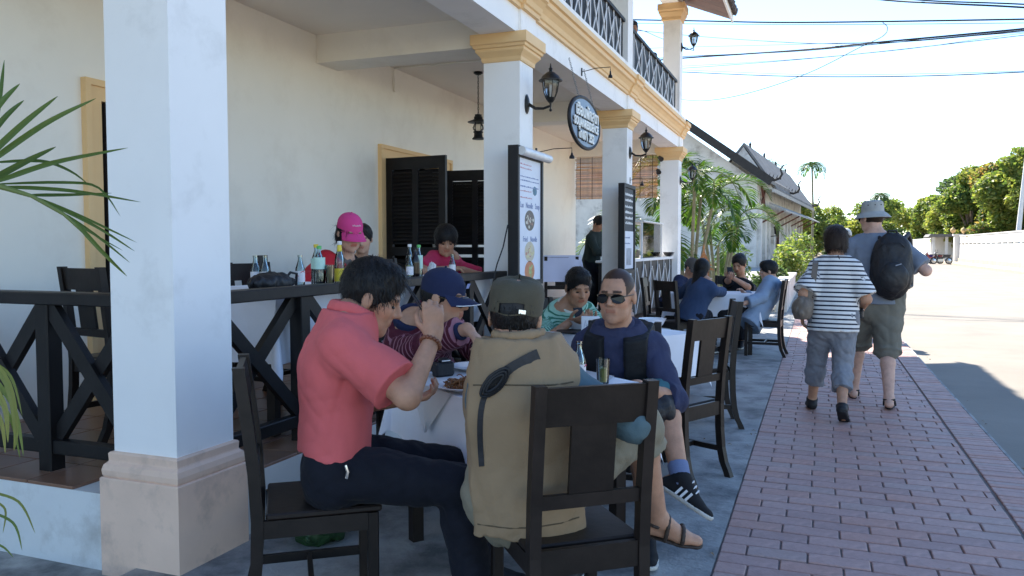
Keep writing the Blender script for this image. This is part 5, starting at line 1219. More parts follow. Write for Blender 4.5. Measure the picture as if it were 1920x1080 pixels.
# terrace: woman in pink cap
M_pink = fabric('hot_pink_cap', (.66, .06, .24), .8, .06, 8.); M_redj = fabric('red_jacket', (.50, .022, .035), .8, .1, 6.); M_greyt = fabric('grey_polo', (.13, .125, .12), .9)
Fw = Person('woman in a hot pink cap and red jacket eating on the terrace', (-3.72, 5.16, FZ + .56), (-3.433, 5.379, 1.283), (.95, -.25), head=(-3.351, 5.285, 1.530), look=unit((.78, -.50, -.30)), S=1.02, w=.98, h=.009, hs=1.10, skin=SK2, base=(-3.72, 5.16, FZ))
Fw.set_arm('R', (-3.28, 4.96, 1.205), (-.2, -.8, -.5), pn=(0, 0, -1)); Fw.set_arm('L', (-3.22, 5.22, 1.205), (-.2, .8, -.5), pn=(0, 0, -1))
Fw.set_leg('R', (-3.3, 5.0, FZ + .1), (1, 0, 1)); Fw.set_leg('L', (-3.3, 5.3, FZ + .1), (1, 0, 1))
Fw.body(lips=(.85, .45, .45)); Fw.eyes(True); strands(Fw, Fw.hair('bob', vol=.92, capped=True), 800, .06); Fw.top(M_greyt, .014, .3, -.05, 'shirt', seed=41, collar=M_greyt)
Fw.top(M_redj, .028, 1.8, -.08, 'jacket', seed=42, neckcut=-.01, extra=[(Cap(Fw.neck + Fw.f * .2 + Fw.up * .06, Fw.pel + Fw.f * .24, .09, .075, Fw.f, 1.8), .012, 's')]); Fw.bottom(M_jean, .016, 1.95); Fw.shoe('R', M_black); Fw.shoe('L', M_black)
Fw.cap(M_pink, .075, dome=1.01, droop=.03)
b = MB(); 
for k in range(7): b.tube([(-.03 + .009 * k, .098 - abs(k - 3) * .0028, .075), (-.026 + .009 * k, .098 - abs(k - 3) * .0028, .083 + .003 * (k % 2)), (-.022 + .009 * k, .098 - abs(k - 3) * .0028, .075)], .0016, 4)
Fw.head_mesh('cap_embroidery', b, M_white)
Fw.emit('ponytail', [(Cap(Fw.H(0, -.10, .02), Fw.H(-.06, -.13, -.06), .03, .045), .02), (Cap(Fw.H(-.06, -.13, -.06), Fw.H(-.10, -.12, -.17), .042, .015), .02)], M_hair, .008, (.005, .03, 4))
# girl behind her
Gg = Person('girl with dark hair half hidden behind the pink cap', (-4.02, 6.05, FZ + .55), (-3.759, 6.113, 1.298), (.7, -.7), head=(-3.701, 6.038, 1.489), look=unit((.35, -.85, -.15)), S=.92, h=.012, hs=1.06, skin=SK2, base=(-4.02, 6.05, FZ))
Gg.set_arm('R', (-3.75, 5.8, 1.15), (-.2, -.8, -.5), pn=(0, 0, -1)); Gg.set_arm('L', (-3.65, 6.0, 1.15), (-.2, .8, -.5), pn=(0, 0, -1)); Gg.set_leg('R', (-3.7, 5.6, FZ + .1), (1, 0, 1)); Gg.set_leg('L', (-3.6, 5.8, FZ + .1), (1, 0, 1))
Gg.body(); Gg.eyes(); Gg.hair('short', vol=1.06); Gg.top(M_black and fabric('dark_tee', (.03, .03, .04)), .016, .6, -.05, 'shirt'); Gg.bottom(M_jean, .016, 1.9)
single('terrace_stool', MB().lathe([(.001, 0), (.16, 0), (.15, .03), (.05, .06), (.05, .4), (.17, .43), (.17, .46), (.001, .46)], c=(-4.02, 6.05, FZ)), M_wood, 'round dark stool under the half hidden girl', 'stool')
# woman in pink shirt bowed over her bowl
M_rose = fabric('rose_red_shirt', (.52, .040, .11), .9, .08, 6.)
Hw = Person('woman in a rose pink shirt with dark hair bowed over her bowl on the terrace', (-3.78, 7.02, FZ + .56), (-3.323, 7.032, 1.327), (.97, -.2), head=(-3.287, 6.840, 1.480), look=unit((.50, -.78, -.32)), S=1.03, w=1.08, h=.010, hs=1.10, skin=SK1, base=(-3.78, 7.02, FZ))
Hw.set_arm('R', (-3.22, 6.74, 1.22), (-.2, -.9, -.3), pn=(0, 0, -1)); Hw.set_arm('L', (-3.18, 7.02, 1.205), (.1, .9, -.2), pn=(0, 0, -1))
Hw.set_leg('R', (-3.4, 6.85, FZ + .1), (1, 0, 1)); Hw.set_leg('L', (-3.4, 7.15, FZ + .1), (1, 0, 1))
Hw.body(); Hw.eyes(True); strands(Hw, Hw.hair('shag', vol=1.0), 1200, .04); Hw.top(M_rose, .024, .8, -.05, 'shirt', seed=51); Hw.bottom(M_jean, .016, 1.95); Hw.shoe('R', M_black); Hw.shoe('L', M_black)

# cook standing at the far end of the terrace
Ic = Person('person in dark clothes working at the stall behind the third column', (-3.60, 13.15, FZ + .88), (-3.50, 13.08, FZ + 1.36), (.9, -.2), look=unit((.8, -.3, -.5)), S=.98, h=.014, skin=SK3, base=(-3.6, 13.15, FZ))
Ic.set_arm('R', (-3.2, 12.95, FZ + 1.02), (-.4, -.6, -.6), pn=(0, 0, -1)); Ic.set_arm('L', (-3.2, 13.25, FZ + 1.02), (-.4, .6, -.6), pn=(0, 0, -1)); Ic.set_leg('R', (-3.6, 13.05, FZ + .08), (1, 0, 0)); Ic.set_leg('L', (-3.6, 13.25, FZ + .08), (1, 0, 0))
Ic.body(); Ic.hair('short', vol=1.08); Ic.top(fabric('dark_green_jacket', (.025, .035, .032)), .024, 1.9, -.08, 'jacket'); Ic.bottom(M_jean, .018, 1.95); Ic.shoe('R', M_black); Ic.shoe('L', M_black)

# four round the far table
M_denim = fabric('blue_denim_shirt', (.04, .065, .13), .9, .12, 6.); M_sky = fabric('pale_blue_hoodie', (.25, .33, .45), .9, .08, 5.); M_blk = fabric('black_tee', (.012, .012, .014))
J1 = Person('long-haired woman in a blue shirt leaning on the far table, her back turned', (-1.52, 10.40, .58), (-1.358, 10.499, 0.981), (.55, .83), head=(-1.413, 10.594, 1.129), look=unit((.2, .95, -.35)), S=1.02, h=.012, hs=1.05, skin=SK1)
J1.set_arm('R', (-1.174, 11.044, 0.819), (.8, -.2, -.4), pn=(0, 0, -1)); J1.set_arm('L', (-1.6, 10.95, .85), (-.8, 0, -.5), pn=(0, 0, -1)); J1.set_leg('R', (-1.3, 10.8, .1), (0, 1, 1)); J1.set_leg('L', (-1.5, 10.85, .1), (0, 1, 1))
J1.body(); strands(J1, J1.hair('long', vol=1.05, h=.01), 900, .07); J1.top(M_denim, .022, 1.85, -.12, 'shirt', seed=61); J1.bottom(M_jean, .018, 1.95); J1.shoe('R', M_black); J1.shoe('L', M_black)
J2 = Person('man in a black shirt looking at his phone behind the far table', (-1.16, 12.12, .58), (-1.061, 12.272, 0.923), (-.1, -1), head=(-1.085, 12.169, 1.170), look=unit((-.30, -.9, -.35)), S=1.06, h=.012, hs=1.08, skin=SK1)
J2.set_arm('R', (-1.172, 11.697, 0.997), (-.7, .2, -.6), pn=UP); J2.set_arm('L', (-1.121, 11.770, 0.980), (.8, .2, -.5), pn=UP); J2.set_leg('R', (-1.2, 11.6, .1), (0, -1, 1)); J2.set_leg('L', (-1.0, 11.6, .1), (0, -1, 1))
J2.body(); J2.eyes(True); strands(J2, J2.hair('short', vol=1.08), 700); J2.top(M_blk, .02, .8, -.06, 'shirt', seed=62); J2.bottom(M_jean, .018, 1.95); J2.shoe('R', M_black); J2.shoe('L', M_black)
single('phone', MB().bbox(-.04, .04, -.075, .075, 0, .01, .003).move(Matrix.Translation((-1.162, 11.652, 1.074)) @ Euler((R(60), 0, R(20))).to_matrix().to_4x4()), M_black, 'black phone held up by the man in black at the far table', 'phone')
J3 = Person('person in a pale blue hooded jacket lounging on a chair at the far table', (-.74, 11.04, .58), (-0.545, 11.258, 0.935), (-.98, .1), head=(-0.628, 11.236, 1.099), look=unit((-.95, -.15, -.12)), S=1.02, h=.011, hs=1.06, skin=SK2)
J3.set_arm('L', (-0.870, 10.725, 0.703), (.4, -.4, -.7), pn=(0, 0, -1)); J3.set_arm('R', (-0.932, 11.296, 0.796), (.3, .6, -.6), pn=(0, 0, -1)); J3.set_leg('L', (-1.10, 10.85, .1), (-1, 0, 1)); J3.set_leg('R', (-1.12, 11.1, .1), (-1, 0, 1))
J3.body(); J3.eyes(); strands(J3, J3.hair('short', vol=1.08), 700); J3.top(fabric('pale_grey_tee', (.42, .43, .45)), .014, .3, -.05, 'shirt'); J3.top(M_sky, .032, 1.88, -.24, 'hooded_jacket', seed=64, folds=(.009, .1), extra=[(Cap(J3.neck + J3.f * .2 + J3.up * .06, J3.pel + J3.f * .24, .085, .07, J3.f, 1.8), .012, 's'), (Ell(J3.neck - J3.f * .06, (J3.r, J3.f, J3.up), (.10, .06, .06)), .02)]); J3.bottom(M_blk, .02, 1.95); J3.shoe('R', M_black); J3.shoe('L', M_black)
J4 = Person('man in a grey cap and navy shirt at the far table beside the third column', (-1.98, 11.35, .58), (-1.751, 11.577, 0.894), (.9, -.3), head=(-1.677, 11.565, 1.124), look=unit((.75, -.5, -.35)), S=1.04, h=.012, hs=1.06, skin=SK1)
J4.set_arm('R', (-1.6, 11.0, .85), (0, -.8, -.5), pn=(0, 0, -1)); J4.set_arm('L', (-1.55, 11.35, .85), (0, .8, -.5), pn=(0, 0, -1)); J4.set_leg('R', (-1.6, 11.2, .1), (1, 0, 1)); J4.set_leg('L', (-1.6, 11.45, .1), (1, 0, 1))
J4.body(); J4.eyes(True); J4.hair('nape'); J4.top(fabric('navy_shirt', (.022, .03, .07)), .022, 1.7, -.06, 'shirt', seed=66); J4.bottom(M_jean, .018, 1.95); J4.cap(fabric('grey_brown_cap', (.10, .085, .075)), .06); J4.shoe('R', M_black); J4.shoe('L', M_black)

# walking couple
M_stripe = fabric('striped_cotton_tee', (.70, .70, .70), .9, .05, 6., stripes=((.022, .026, .045), .0365, .36)); M_wash = fabric('washed_grey_jeans', (.23, .24, .27), .9, .22, 5.)
K = Person('woman in a striped tee and cropped jeans walking away along the brick pavement', (.125, 7.16, .855), (.13, 7.19, 1.325), (.02, 1), look=unit((-.12, .97, -.10)), S=.97, w=.88, fat=1.0, h=.008, hs=1.04, skin=SK1, sh=.92)
K.set_arm('L', (-.125, 7.22, .86), (-.25, -1, 0), hd=unit((.1, .3, -1)), pn=unit((1, 0, 0)), curl=.5); K.set_arm('R', (.345, 7.36, .90), (.3, -1, 0), hd=unit((-.2, .4, -.8)), pn=unit((-1, 0, 0)), curl=.6)
K.set_leg('L', (-.03, 7.46, .085), (0, 1, .1), unit((-.1, 1, -.0))); K.set_leg('R', (.20, 6.93, .14), (0, 1, .1), unit((.12, .85, -.5)))
K.body(); strands(K, K.hair('bob', M_hairb, vol=1.0), 2200, .06, M_hairb); K.bottom(M_wash, .022, 1.60, .10, 'jeans', cuff=.014, folds=(.010, .08))
K.top(M_stripe, .026, .88, -.13, 'tee', cuff=.028, folds=(.008, .14), seed=71, h=.008)
K.shoe('L', M_black, M_black); K.shoe('R', M_black, M_black)
L_ = Person('tall man in a grey tee, olive shorts and bucket hat walking away with a backpack', (.49, 7.92, .975), (.475, 7.95, 1.515), (-.05, 1), head=(.445, 7.985, 1.685), look=unit((-.62, .78, -.05)), S=1.10, w=1.05, fat=1.06, h=.0085, hs=.98, skin=SK4)
L_.set_arm('R', (.80, 8.12, 1.28), (.9, -.4, -.9), hd=unit((-.4, .5, .8)), pn=unit((-1, 0, 0)), curl=.7); L_.set_arm('L', (.20, 8.16, 1.22), (-.8, -.3, -.8), hd=unit((.4, .6, .6)), pn=unit((1, 0, 0)), curl=.7)
L_.set_leg('L', (.335, 8.16, .09), (0, 1, .1), (0, 1, 0)); L_.set_leg('R', (.60, 7.68, .10), (0, 1, .1), unit((.1, 1, -.05)))
L_.body(); L_.hair('nape', M_hairb); L_.sunglasses(); M_tee = fabric('grey_blue_tee', (.185, .215, .27), .9, .1, 6.); M_ol = fabric('olive_shorts', (.17, .165, .14), .9, .12, 7.)
L_.bottom(M_ol, .040, 1.06, .10, 'shorts', cuff=.045, folds=(.012, .14)); L_.top(M_tee, .024, .85, -.06, 'tee', cuff=.02, seed=73); L_.sandal('L', M_black); L_.sandal('R', M_black)
# bucket hat
pr = [(1.62, -.012), (1.63, -.008), (1.32, .022), (1.04, .04), (1.03, .044), (.99, .09), (.93, .122), (.72, .136), (.02, .14)]
b = MB(); n = 32; b.add([(r_ * .079 * math.cos(2 * math.pi * k / n), -.012 + r_ * .099 * math.sin(2 * math.pi * k / n), z + .01) for r_, z in pr for k in range(n)], [(i * n + k, i * n + (k + 1) % n, (i + 1) * n + (k + 1) % n, (i + 1) * n + k) for i in range(len(pr) - 1) for k in range(n)], True)
ht = L_.head_mesh('bucket_hat', b, fabric('pale_grey_hat', (.36, .37, .36), .9, .12, 14.)); b = MB()
for a in (200, 235, 270, 305, 340): b.ball((.079 * math.cos(R(a)), -.012 + .1 * math.sin(R(a)), .105), .005, 8, 5)
L_.head_mesh('eyelet', b, M_black).parent = ht
# backpack on him: top-level thing
bp = empty('backpack', (.60, 7.74, 1.02), R(-4), 'black rounded backpack on the man in the bucket hat', 'backpack')
blob('pack_body', [(Ell((0, 0, .22), I3, (.165, .10, .27)), .01), (Ell((0, -.05, .14), I3, (.14, .10, .17)), .04), (Ell((0, .02, .36), I3, (.125, .085, .15)), .05)], M_nylon, bp, .009, (.006, .09, 3))
blob('front_pocket', [(Ell((.02, -.115, .14), I3, (.11, .055, .13)), .01)], mat('black_ripstop', (.02, .02, .022), .5, .3, 12., bump=.2), bp, .009, (.004, .06, 5))
MB().tube([(-.05, .0, .50), (-.03, -.01, .545), (.03, -.01, .545), (.05, 0, .50)], .009, 7).build('grab_loop', M_nylon, bp)
for sx in (-1, 1): MB().tube([(sx * .09, .07, .47), (sx * .13, .16, .52), (sx * .15, .27, .46), (sx * .165, .28, .25), (sx * .16, .15, .06), (sx * .13, .03, .05)], .02, 8).build('shoulder_strap', M_nylon, bp)
MB().tube([(-.12, -.045, .38), (-.06, -.10, .44), (.06, -.10, .44), (.12, -.045, .38)], .004, 5).build('zip', M_black, bp)
MB().prism([(.03, .24), (.075, .255), (.075, .265), (.03, .25)], -.178, -.174, 'y').build('badge', MATS['poster_grey'], bp)
# her shoulder bag and camera
sbg = sack('shoulder_bag', (-.115, 7.02, .83), (.075, .10, .10), 'taupe leather shoulder bag of the woman in the striped tee', mat('taupe_leather', (.16, .13, .105), .55, .15, 9., bump=.15), 41, 'bag')
st = MB(); pts = [(-.085, 7.02, .95), (-.045, 7.025, 1.08), (-.03, 7.045, 1.20), (-.022, 7.09, 1.285), (-.02, 7.17, 1.325), (-.03, 7.27, 1.27), (-.07, 7.31, 1.1), (-.11, 7.2, .97)]
for p, q in zip(pts, pts[1:]): st.bar(p, q, .045, .006, up=tuple(np.cross(np.subtract(q, p), (1, 0, 0))) if abs(q[2] - p[2]) < .01 else (0, -1 if p[1] < 7.16 else 1, .01))
st.build('bag_strap', MATS['taupe_leather'], sbg)
cm = camera_obj(.335, 7.23, .835, R(80), 'small camera hanging at the hip of the woman in the striped tee', .75); MB().tube([(-.06, 0, .05), (-.14, .08, .3), (-.16, .16, .52)], .004, 5).build('neck_strap', M_black, cm)
# passer-by further along
Mp = Person('distant passer-by in a white cap, mostly hidden by the walking woman', (.40, 13.9, .9), (.40, 13.92, 1.42), (0, 1), S=1.04, h=.016, skin=SK2)
Mp.set_arm('L', (.12, 14.0, .85), (-.5, -1, 0), pn=(1, 0, 0)); Mp.set_arm('R', (.68, 14.0, .85), (.5, -1, 0), pn=(-1, 0, 0)); Mp.set_leg('L', (.3, 14.1, .09), (0, 1, .1)); Mp.set_leg('R', (.5, 13.7, .09), (0, 1, .1))
Mp.body(); Mp.hair('nape'); Mp.top(fabric('pale_tee', (.5, .5, .5)), .024, .9, -.08); Mp.bottom(M_wash, .02, 1.9); Mp.shoe('L', M_black); Mp.shoe('R', M_black); Mp.cap(fabric('white_cap', (.6, .6, .58)), .07, dome=1.08)
# two heads above the balcony panel
for i, (p, lb) in enumerate((((-2.98, 13.42, 4.48), 'dark-haired person seated on the balcony, seen above the panel'), ((-2.98, 15.15, 4.35), 'second person on the balcony nearer the upper end column'))):
    N = Person(lb, (p[0], p[1], p[2] - .1), (p[0], p[1], p[2] + .42), (.6, -.8), S=1.0, h=.016, skin=SK3, base=(p[0], p[1], 4.0))
    N.set_arm('L', (p[0] - .1, p[1] - .3, p[2] + .05), (0, 1, -.5), pn=(0, 0, -1)); N.set_arm('R', (p[0] + .1, p[1] - .3, p[2] + .05), (0, 1, -.5), pn=(0, 0, -1)); N.body(feet=False); N.hair('short', vol=1.05); N.top(M_blk if i == 0 else M_denim, .022, .9, -.05)
# ------------------------------------------------------------------ vegetation
def leaf_mat(name, cols, rough=.5, transl=.35):
    m = bpy.data.materials.new(name); m.use_nodes = True; n = m.node_tree.nodes; l = m.node_tree.links; b = n['Principled BSDF']; MATS[name] = m
    at = n.new('ShaderNodeAttribute'); at.attribute_name = 'tone'; rp = n.new('ShaderNodeValToRGB'); l.new(at.outputs['Fac'], rp.inputs['Fac'])
    rp.color_ramp.elements[0].color = lin(cols[0]) + (1,); rp.color_ramp.elements[1].color = lin(cols[-1]) + (1,)
    for i, c in enumerate(cols[1:-1]): e = rp.color_ramp.elements.new((i + 1) / (len(cols) - 1)); e.color = lin(c) + (1,)
    l.new(rp.outputs['Color'], b.inputs['Base Color']); b.inputs['Roughness'].default_value = rough; b.inputs['Specular IOR Level'].default_value = .35
    tr = n.new('ShaderNodeBsdfTranslucent'); hs = n.new('ShaderNodeHueSaturation'); hs.inputs['Value'].default_value = 1.5; hs.inputs['Saturation'].default_value = 1.1; l.new(rp.outputs['Color'], hs.inputs['Color']); l.new(hs.outputs[0], tr.inputs['Color'])
    mx = n.new('ShaderNodeMixShader'); mx.inputs[0].default_value = transl; l.new(b.outputs[0], mx.inputs[1]); l.new(tr.outputs[0], mx.inputs[2]); l.new(mx.outputs[0], n['Material Output'].inputs['Surface'])
    return m
LM_tree = leaf_mat('tree_leaves', ((.05, .095, .025), (.11, .17, .04), (.20, .25, .055), (.30, .30, .075)), transl=.5)
LM_rust = leaf_mat('rusty_tree_leaves', ((.05, .095, .025), (.12, .17, .04), (.24, .22, .06), (.33, .19, .07)), transl=.5)
LM_dark = leaf_mat('dark_tree_leaves', ((.035, .065, .025), (.075, .12, .04), (.13, .18, .06)), transl=.45)
LM_palm = leaf_mat('palm_leaves', ((.016, .042, .010), (.035, .085, .014), (.075, .13, .02), (.16, .17, .03)), .4, .45)
M_bark = mat('grey_bark', (.14, .11, .085), .9, .3, 8., bump=.5, bscale=20)
def leaf_cloud(lobes, n, size, seed, tone=(.2, .8)):
    """quads spread through lobes [(centre, radii, tone shift)]"""
    r = np.random.RandomState(seed); V = []; T = []
    w = np.array([a[1][0] * a[1][1] + a[1][1] * a[1][2] for a in lobes]); cnt = np.maximum(8, (n * w / w.sum())).astype(int)
    for (c, rad, ts), k in zip(lobes, cnt):
        d = r.normal(size=(k, 3)); d /= np.linalg.norm(d, axis=1)[:, None]
        rr = r.uniform(.45, 1.06, (k, 1)) ** .6 * (1 + .25 * np.sin(d @ r.normal(size=3) * 4 + r.rand() * 6)[:, None] * .6)
        p = np.array(c) + d * rr * np.array(rad)
        a = r.normal(size=(k, 3)); a[:, 2] *= .6; a /= np.linalg.norm(a, axis=1)[:, None]; b = np.cross(a, d + r.normal(size=(k, 3)) * .7); b /= np.linalg.norm(b, axis=1)[:, None] + 1e-9
        s = size * r.uniform(.5, 1.3, (k, 1)); q = np.stack([p - a * s, p + b * s * .5, p + a * s, p - b * s * .5], 1); V.append(q.reshape(-1, 3))
        t = np.clip(r.normal((tone[0] + tone[1]) / 2 + ts, (tone[1] - tone[0]) / 2.5, k), 0, 1); T.append(np.repeat(t, 4))
    v = np.concatenate(V); return v, np.arange(len(v)).reshape(-1, 4), np.concatenate(T)
def foliage(name, lobes, n, size, seed, m, parent, off, tone=(.2, .8)):
    v, f, t = leaf_cloud(lobes, n, size, seed, tone); o = np_obj(name, v, f, m, parent, smooth=False, off=off)
    a = o.data.attributes.new('tone', 'FLOAT', 'POINT'); a.data.foreach_set('value', t.astype(np.float32)[:len(o.data.vertices)]); return o
def tree(x, y, hgt, wid, label, m=LM_tree, seed=1, n=6000, leaf=.32, trunk=None, group='trees along the far side', low=.25, z0=-.1, tone=(.15, .85)):
    r = random.Random(seed); t = empty('tree', (x, y, z0), 0, label, 'tree', group); th = trunk if trunk is not None else hgt * .3
    b = MB(); tr = hgt * .022 + .05
    b.tube([(0, 0, 0), (r.uniform(-.1, .1), r.uniform(-.1, .1), th * .5), (r.uniform(-.2, .2), r.uniform(-.2, .2), th), (r.uniform(-.3, .3), r.uniform(-.3, .3), hgt * .7)], [tr * 1.25, tr, tr * .8, tr * .3], 9)
    lobes = []
    for k in range(r.randint(9, 13)):
        a = r.uniform(0, 6.28); q = math.sqrt(r.random()) * wid * .62; zc = hgt * r.uniform(low + .12, .86); sp = (1 - abs(zc / hgt - .5)) ; lx, ly = math.cos(a) * q * sp, math.sin(a) * q * sp; rad = wid * r.uniform(.24, .42)
        lobes.append(((lx, ly, zc), (rad, rad, min(rad * r.uniform(.6, .85), hgt - zc + .2)), r.uniform(-.22, .22)))
        b.tube([(0, 0, th * .8), (lx * .5, ly * .5, (th + zc) * .5), (lx, ly, zc)], [tr * .5, tr * .3, tr * .12], 6)
    b.build('trunk', M_bark, t); foliage('crown', lobes, n, leaf, seed, m, t, (0, 0, 0), tone); return t
def frond(base, direc, length, droop, nleaf, lw, ll, seed, up=(0, 0, 1), fold=.5, roll=0.):
    """returns leaflet quads and the rachis path"""
    r = np.random.RandomState(seed); b = np.asarray(base, float); d = unit(direc); V = []; T = []; path = []; p = b.copy(); n = 14
    for i in range(n + 1):
        path.append(p.copy()); d = unit(d + np.array([0, 0, -droop / n * (1 + 1.4 * i / n)])); p = p + d * length / n
    path = np.array(path)
    for j in range(nleaf):
        t = .12 + .86 * j / (nleaf - 1); k = min(int(t * n), n - 1); q = path[k] + (path[k + 1] - path[k]) * (t * n - k); tg = unit(path[k + 1] - path[k]); sd = unit(np.cross(tg, up)); uu = np.cross(sd, tg)
        L = ll * (math.sin(math.pi * min(1, .18 + t * .8)) ** .7) * r.uniform(.85, 1.1)
        for s_ in (-1, 1):
            dd = unit(sd * s_ * (.9 - .35 * t) + tg * (.45 + .5 * t) + uu * (fold * (1 - t * .5)) + r.normal(size=3) * .06); m = q + dd * L * .55; e = m + unit(dd + np.array([0, 0, -.55])) * L * .5; wv = unit(np.cross(dd, uu)) * lw * .5
            V += [q - wv * .3, q + wv * .3, m + wv, m - wv, m - wv, m + wv, e + wv * .1, e - wv * .1]; tn = r.uniform(.15, .8); T += [tn] * 8
    return V, T, path
def palm(name, x, y, trunk_pts, fr, label, m=LM_palm, seed=1, group=None, lw=.035, ll=.5, nleaf=34, z0=-.05, trad=.05, cat='palm', tone=0.):
    """fr: list of (start index on trunk list (or point), direction, length, droop)"""
    t = empty(name, (x, y, z0), 0, label, cat, group); V = []; T = []; rb_ = MB(); tb = MB()
    for tp in trunk_pts:
        tb.tube(tp, [trad * (1.25 if i == 0 else 1) * (1 - .25 * i / max(1, len(tp) - 1)) for i in range(len(tp))], 9)
    tb.build('trunk', mat('palm_trunk', (.22, .20, .13), .7, .25, 14., bump=.3), t)
    for i, (b, d, L, dr) in enumerate(fr):
        v, tt, path = frond(b, d, L, dr, nleaf, lw, ll, seed * 50 + i); V += v; T += tt; rb_.tube([tuple(p) for p in path], [.014 * (1 - .8 * k / len(path)) + .002 for k in range(len(path))], 5)
    o = np_obj('crown', np.array(V), np.arange(len(V)).reshape(-1, 4), m, t, smooth=False); a = o.data.attributes.new('tone', 'FLOAT', 'POINT'); a.data.foreach_set('value', np.clip(np.array(T) + tone, 0, 1).astype(np.float32))
    rb_.build('frond_stems', mat('frond_stem', (.16, .20, .05), .6), t); return t
# clump palms beyond the end of the building
rp_ = random.Random(12)
for ci, (x, y, hh, nf, lab) in enumerate(((-2.75, 18.6, 3.5, 12, 'clump palm with arching green fronds right behind the end column'), (-2.35, 20.8, 2.7, 9, 'clump palm spreading over the far table, in front of the old white building'), (-3.9, 18.2, 1.9, 10, 'clump palm seen through the far end of the terrace below the blind'))):
    tr = []; fr = []
    for k in range(5):
        a = k * 1.257 + ci; ox, oy = .22 * math.cos(a), .22 * math.sin(a); h = hh * rp_.uniform(.55, 1.); tp = (ox * 2.4, oy * 2.4, h); tr.append([(ox * .6, oy * .6, 0), (ox * 1.3, oy * 1.3, h * .5), tp])
        for j in range(max(3, nf // 3)):
            b = j * 2.4 + k; el = rp_.uniform(.5, 1.5); fr.append((tp, (math.cos(b), math.sin(b), el), rp_.uniform(1.2, 1.7), rp_.uniform(1.4, 2.3)))
    palm('clump_palm', x, y, tr, fr, lab, seed=ci + 1, group='clump palms in the garden', lw=.045, ll=.48, nleaf=30, trad=.045)
# coconut and fan palms far off
def coconut(x, y, h, lab, seed, L=2.6, m=LM_palm):
    r = random.Random(seed); top = (r.uniform(-.3, .3), 0, h); fr = [(top, (math.cos(a), math.sin(a), r.uniform(.1, 1.1)), L * r.uniform(.8, 1.1), r.uniform(1.3, 2.2)) for a in [i * 2.399 for i in range(15)]]
    palm('tall_palm', x, y, [[(0, 0, 0), (.1, 0, h * .5), top]], fr, lab, m, seed, 'tall palms against the sky', .10, .85, 22, trad=.16)
coconut(-.9, 118, 12.6, 'tall slender palm with a yellow-green crown above the old building roof', 3)
coconut(9.0, 140, 9.6, 'distant palm whose crown shows behind the bucket hat', 5, 2.2, LM_dark)
coconut(-6.8, 112, 12.6, 'dark spiky palm rising behind the old building roof', 7, 4.0, LM_dark)
coconut(-9.8, 112, 13.4, 'second dark spiky palm behind the roof ornament', 9, 3.8, LM_dark)
# trees: right mass, centre, left
for i, (x, y, h, w, lab, m, n, lf) in enumerate((
    (16.6, 79, 10.2, 5.2, 'yellow-green tree rising highest by the white pole', LM_tree, 34000, .21),
    (14.9, 84, 10.0, 4.6, 'broad tree with rusty patches behind the white wall', LM_rust, 28000, .21),
    (14.6, 94, 10.2, 4.6, 'green tree above the wall gate', LM_tree, 24000, .22),
    (15.4, 106, 9.8, 5.0, 'grey-green tree beyond the parked motorbikes', LM_tree, 20000, .24),
    (15.2, 120, 9.8, 5.4, 'fifth tree along the wall, over the second white stretch', LM_tree, 16000, .26),
    (15.8, 138, 10.0, 6.0, 'last tree standing behind the second white wall', LM_tree, 14000, .28),
    (20.0, 94, 11.6, 6.0, 'tall dark tree behind the yellow-green one', LM_dark, 14000, .28),
    (17.8, 112, 11.5, 6.0, 'dark tree deep behind the rusty one', LM_dark, 12000, .3),
    (10.8, 160, 11.5, 7.0, 'far broad tree closing the road beside the bucket hat', LM_tree, 12000, .3),
    (6.0, 165, 10.4, 7.5, 'far bushy tree behind the bucket hat', LM_tree, 12000, .3),
    (-.5, 150, 10.0, 7.0, 'bushy green tree beyond the walking woman', LM_tree, 14000, .27),
    (-4.5, 128, 8.6, 5.6, 'green tree at the far end of the old building', LM_tree, 14000, .25))):
    tree(x, y, h, w, lab, m, 40 + i, n, lf, low=.08, tone=(.3, .95) if m is LM_tree else (.15, .85))
hd = empty('treeline', (0, 190, 0)); tag(hd, 'hazy line of far trees closing the street', 'trees', kind='stuff')
foliage('foliage', [((-60 + i * 7.5, random.uniform(-8, 8), 3.5), (6, 6, 4.5 + random.uniform(0, 2)), random.uniform(-.2, .1)) for i in range(26)], 16000, .7, 77, LM_dark, hd, (0, 0, 0))
# shrubs by the old building and flowering plants beside the pavement
for i, (x, y, h, w, lab, m) in enumerate(((-.9, 25.5, 1.35, .55, 'leafy shrub beside the pavement by the old white wall', LM_tree), (-1.1, 21.8, .95, .5, 'low flowering shrub behind the blue jacket', LM_dark), (-.85, 29.5, 1.5, .6, 'taller green shrub along the old white wall', LM_tree), (-.75, 34, 2.0, .7, 'bushy shrub near the far end of the old building', LM_tree), (-4.4, 20.5, 1.4, .9, 'dense dark shrub behind the terrace end', LM_dark), (-2.6, 24.5, 1.5, .8, 'dark shrub under the clump palms', LM_dark))):
    s_ = empty('shrub', (x, y, -.05), 0, lab, 'shrub', 'garden shrubs'); r = random.Random(i); b = MB()
    for k in range(7): a = r.uniform(0, 6.28); b.tube([(0, 0, 0), (w * .4 * math.cos(a), w * .4 * math.sin(a), h * .5), (w * .7 * math.cos(a), w * .7 * math.sin(a), h * .9)], [.016, .011, .004], 5)
    b.build('stem', M_bark, s_); foliage('foliage', [((r.uniform(-w, w) * .5, r.uniform(-w, w) * .5, h * r.uniform(.35, .85)), (w * .55, w * .55, h * .28), r.uniform(-.2, .2)) for k in range(7)], 1600, .07, 90 + i, m, s_, (0, 0, 0))
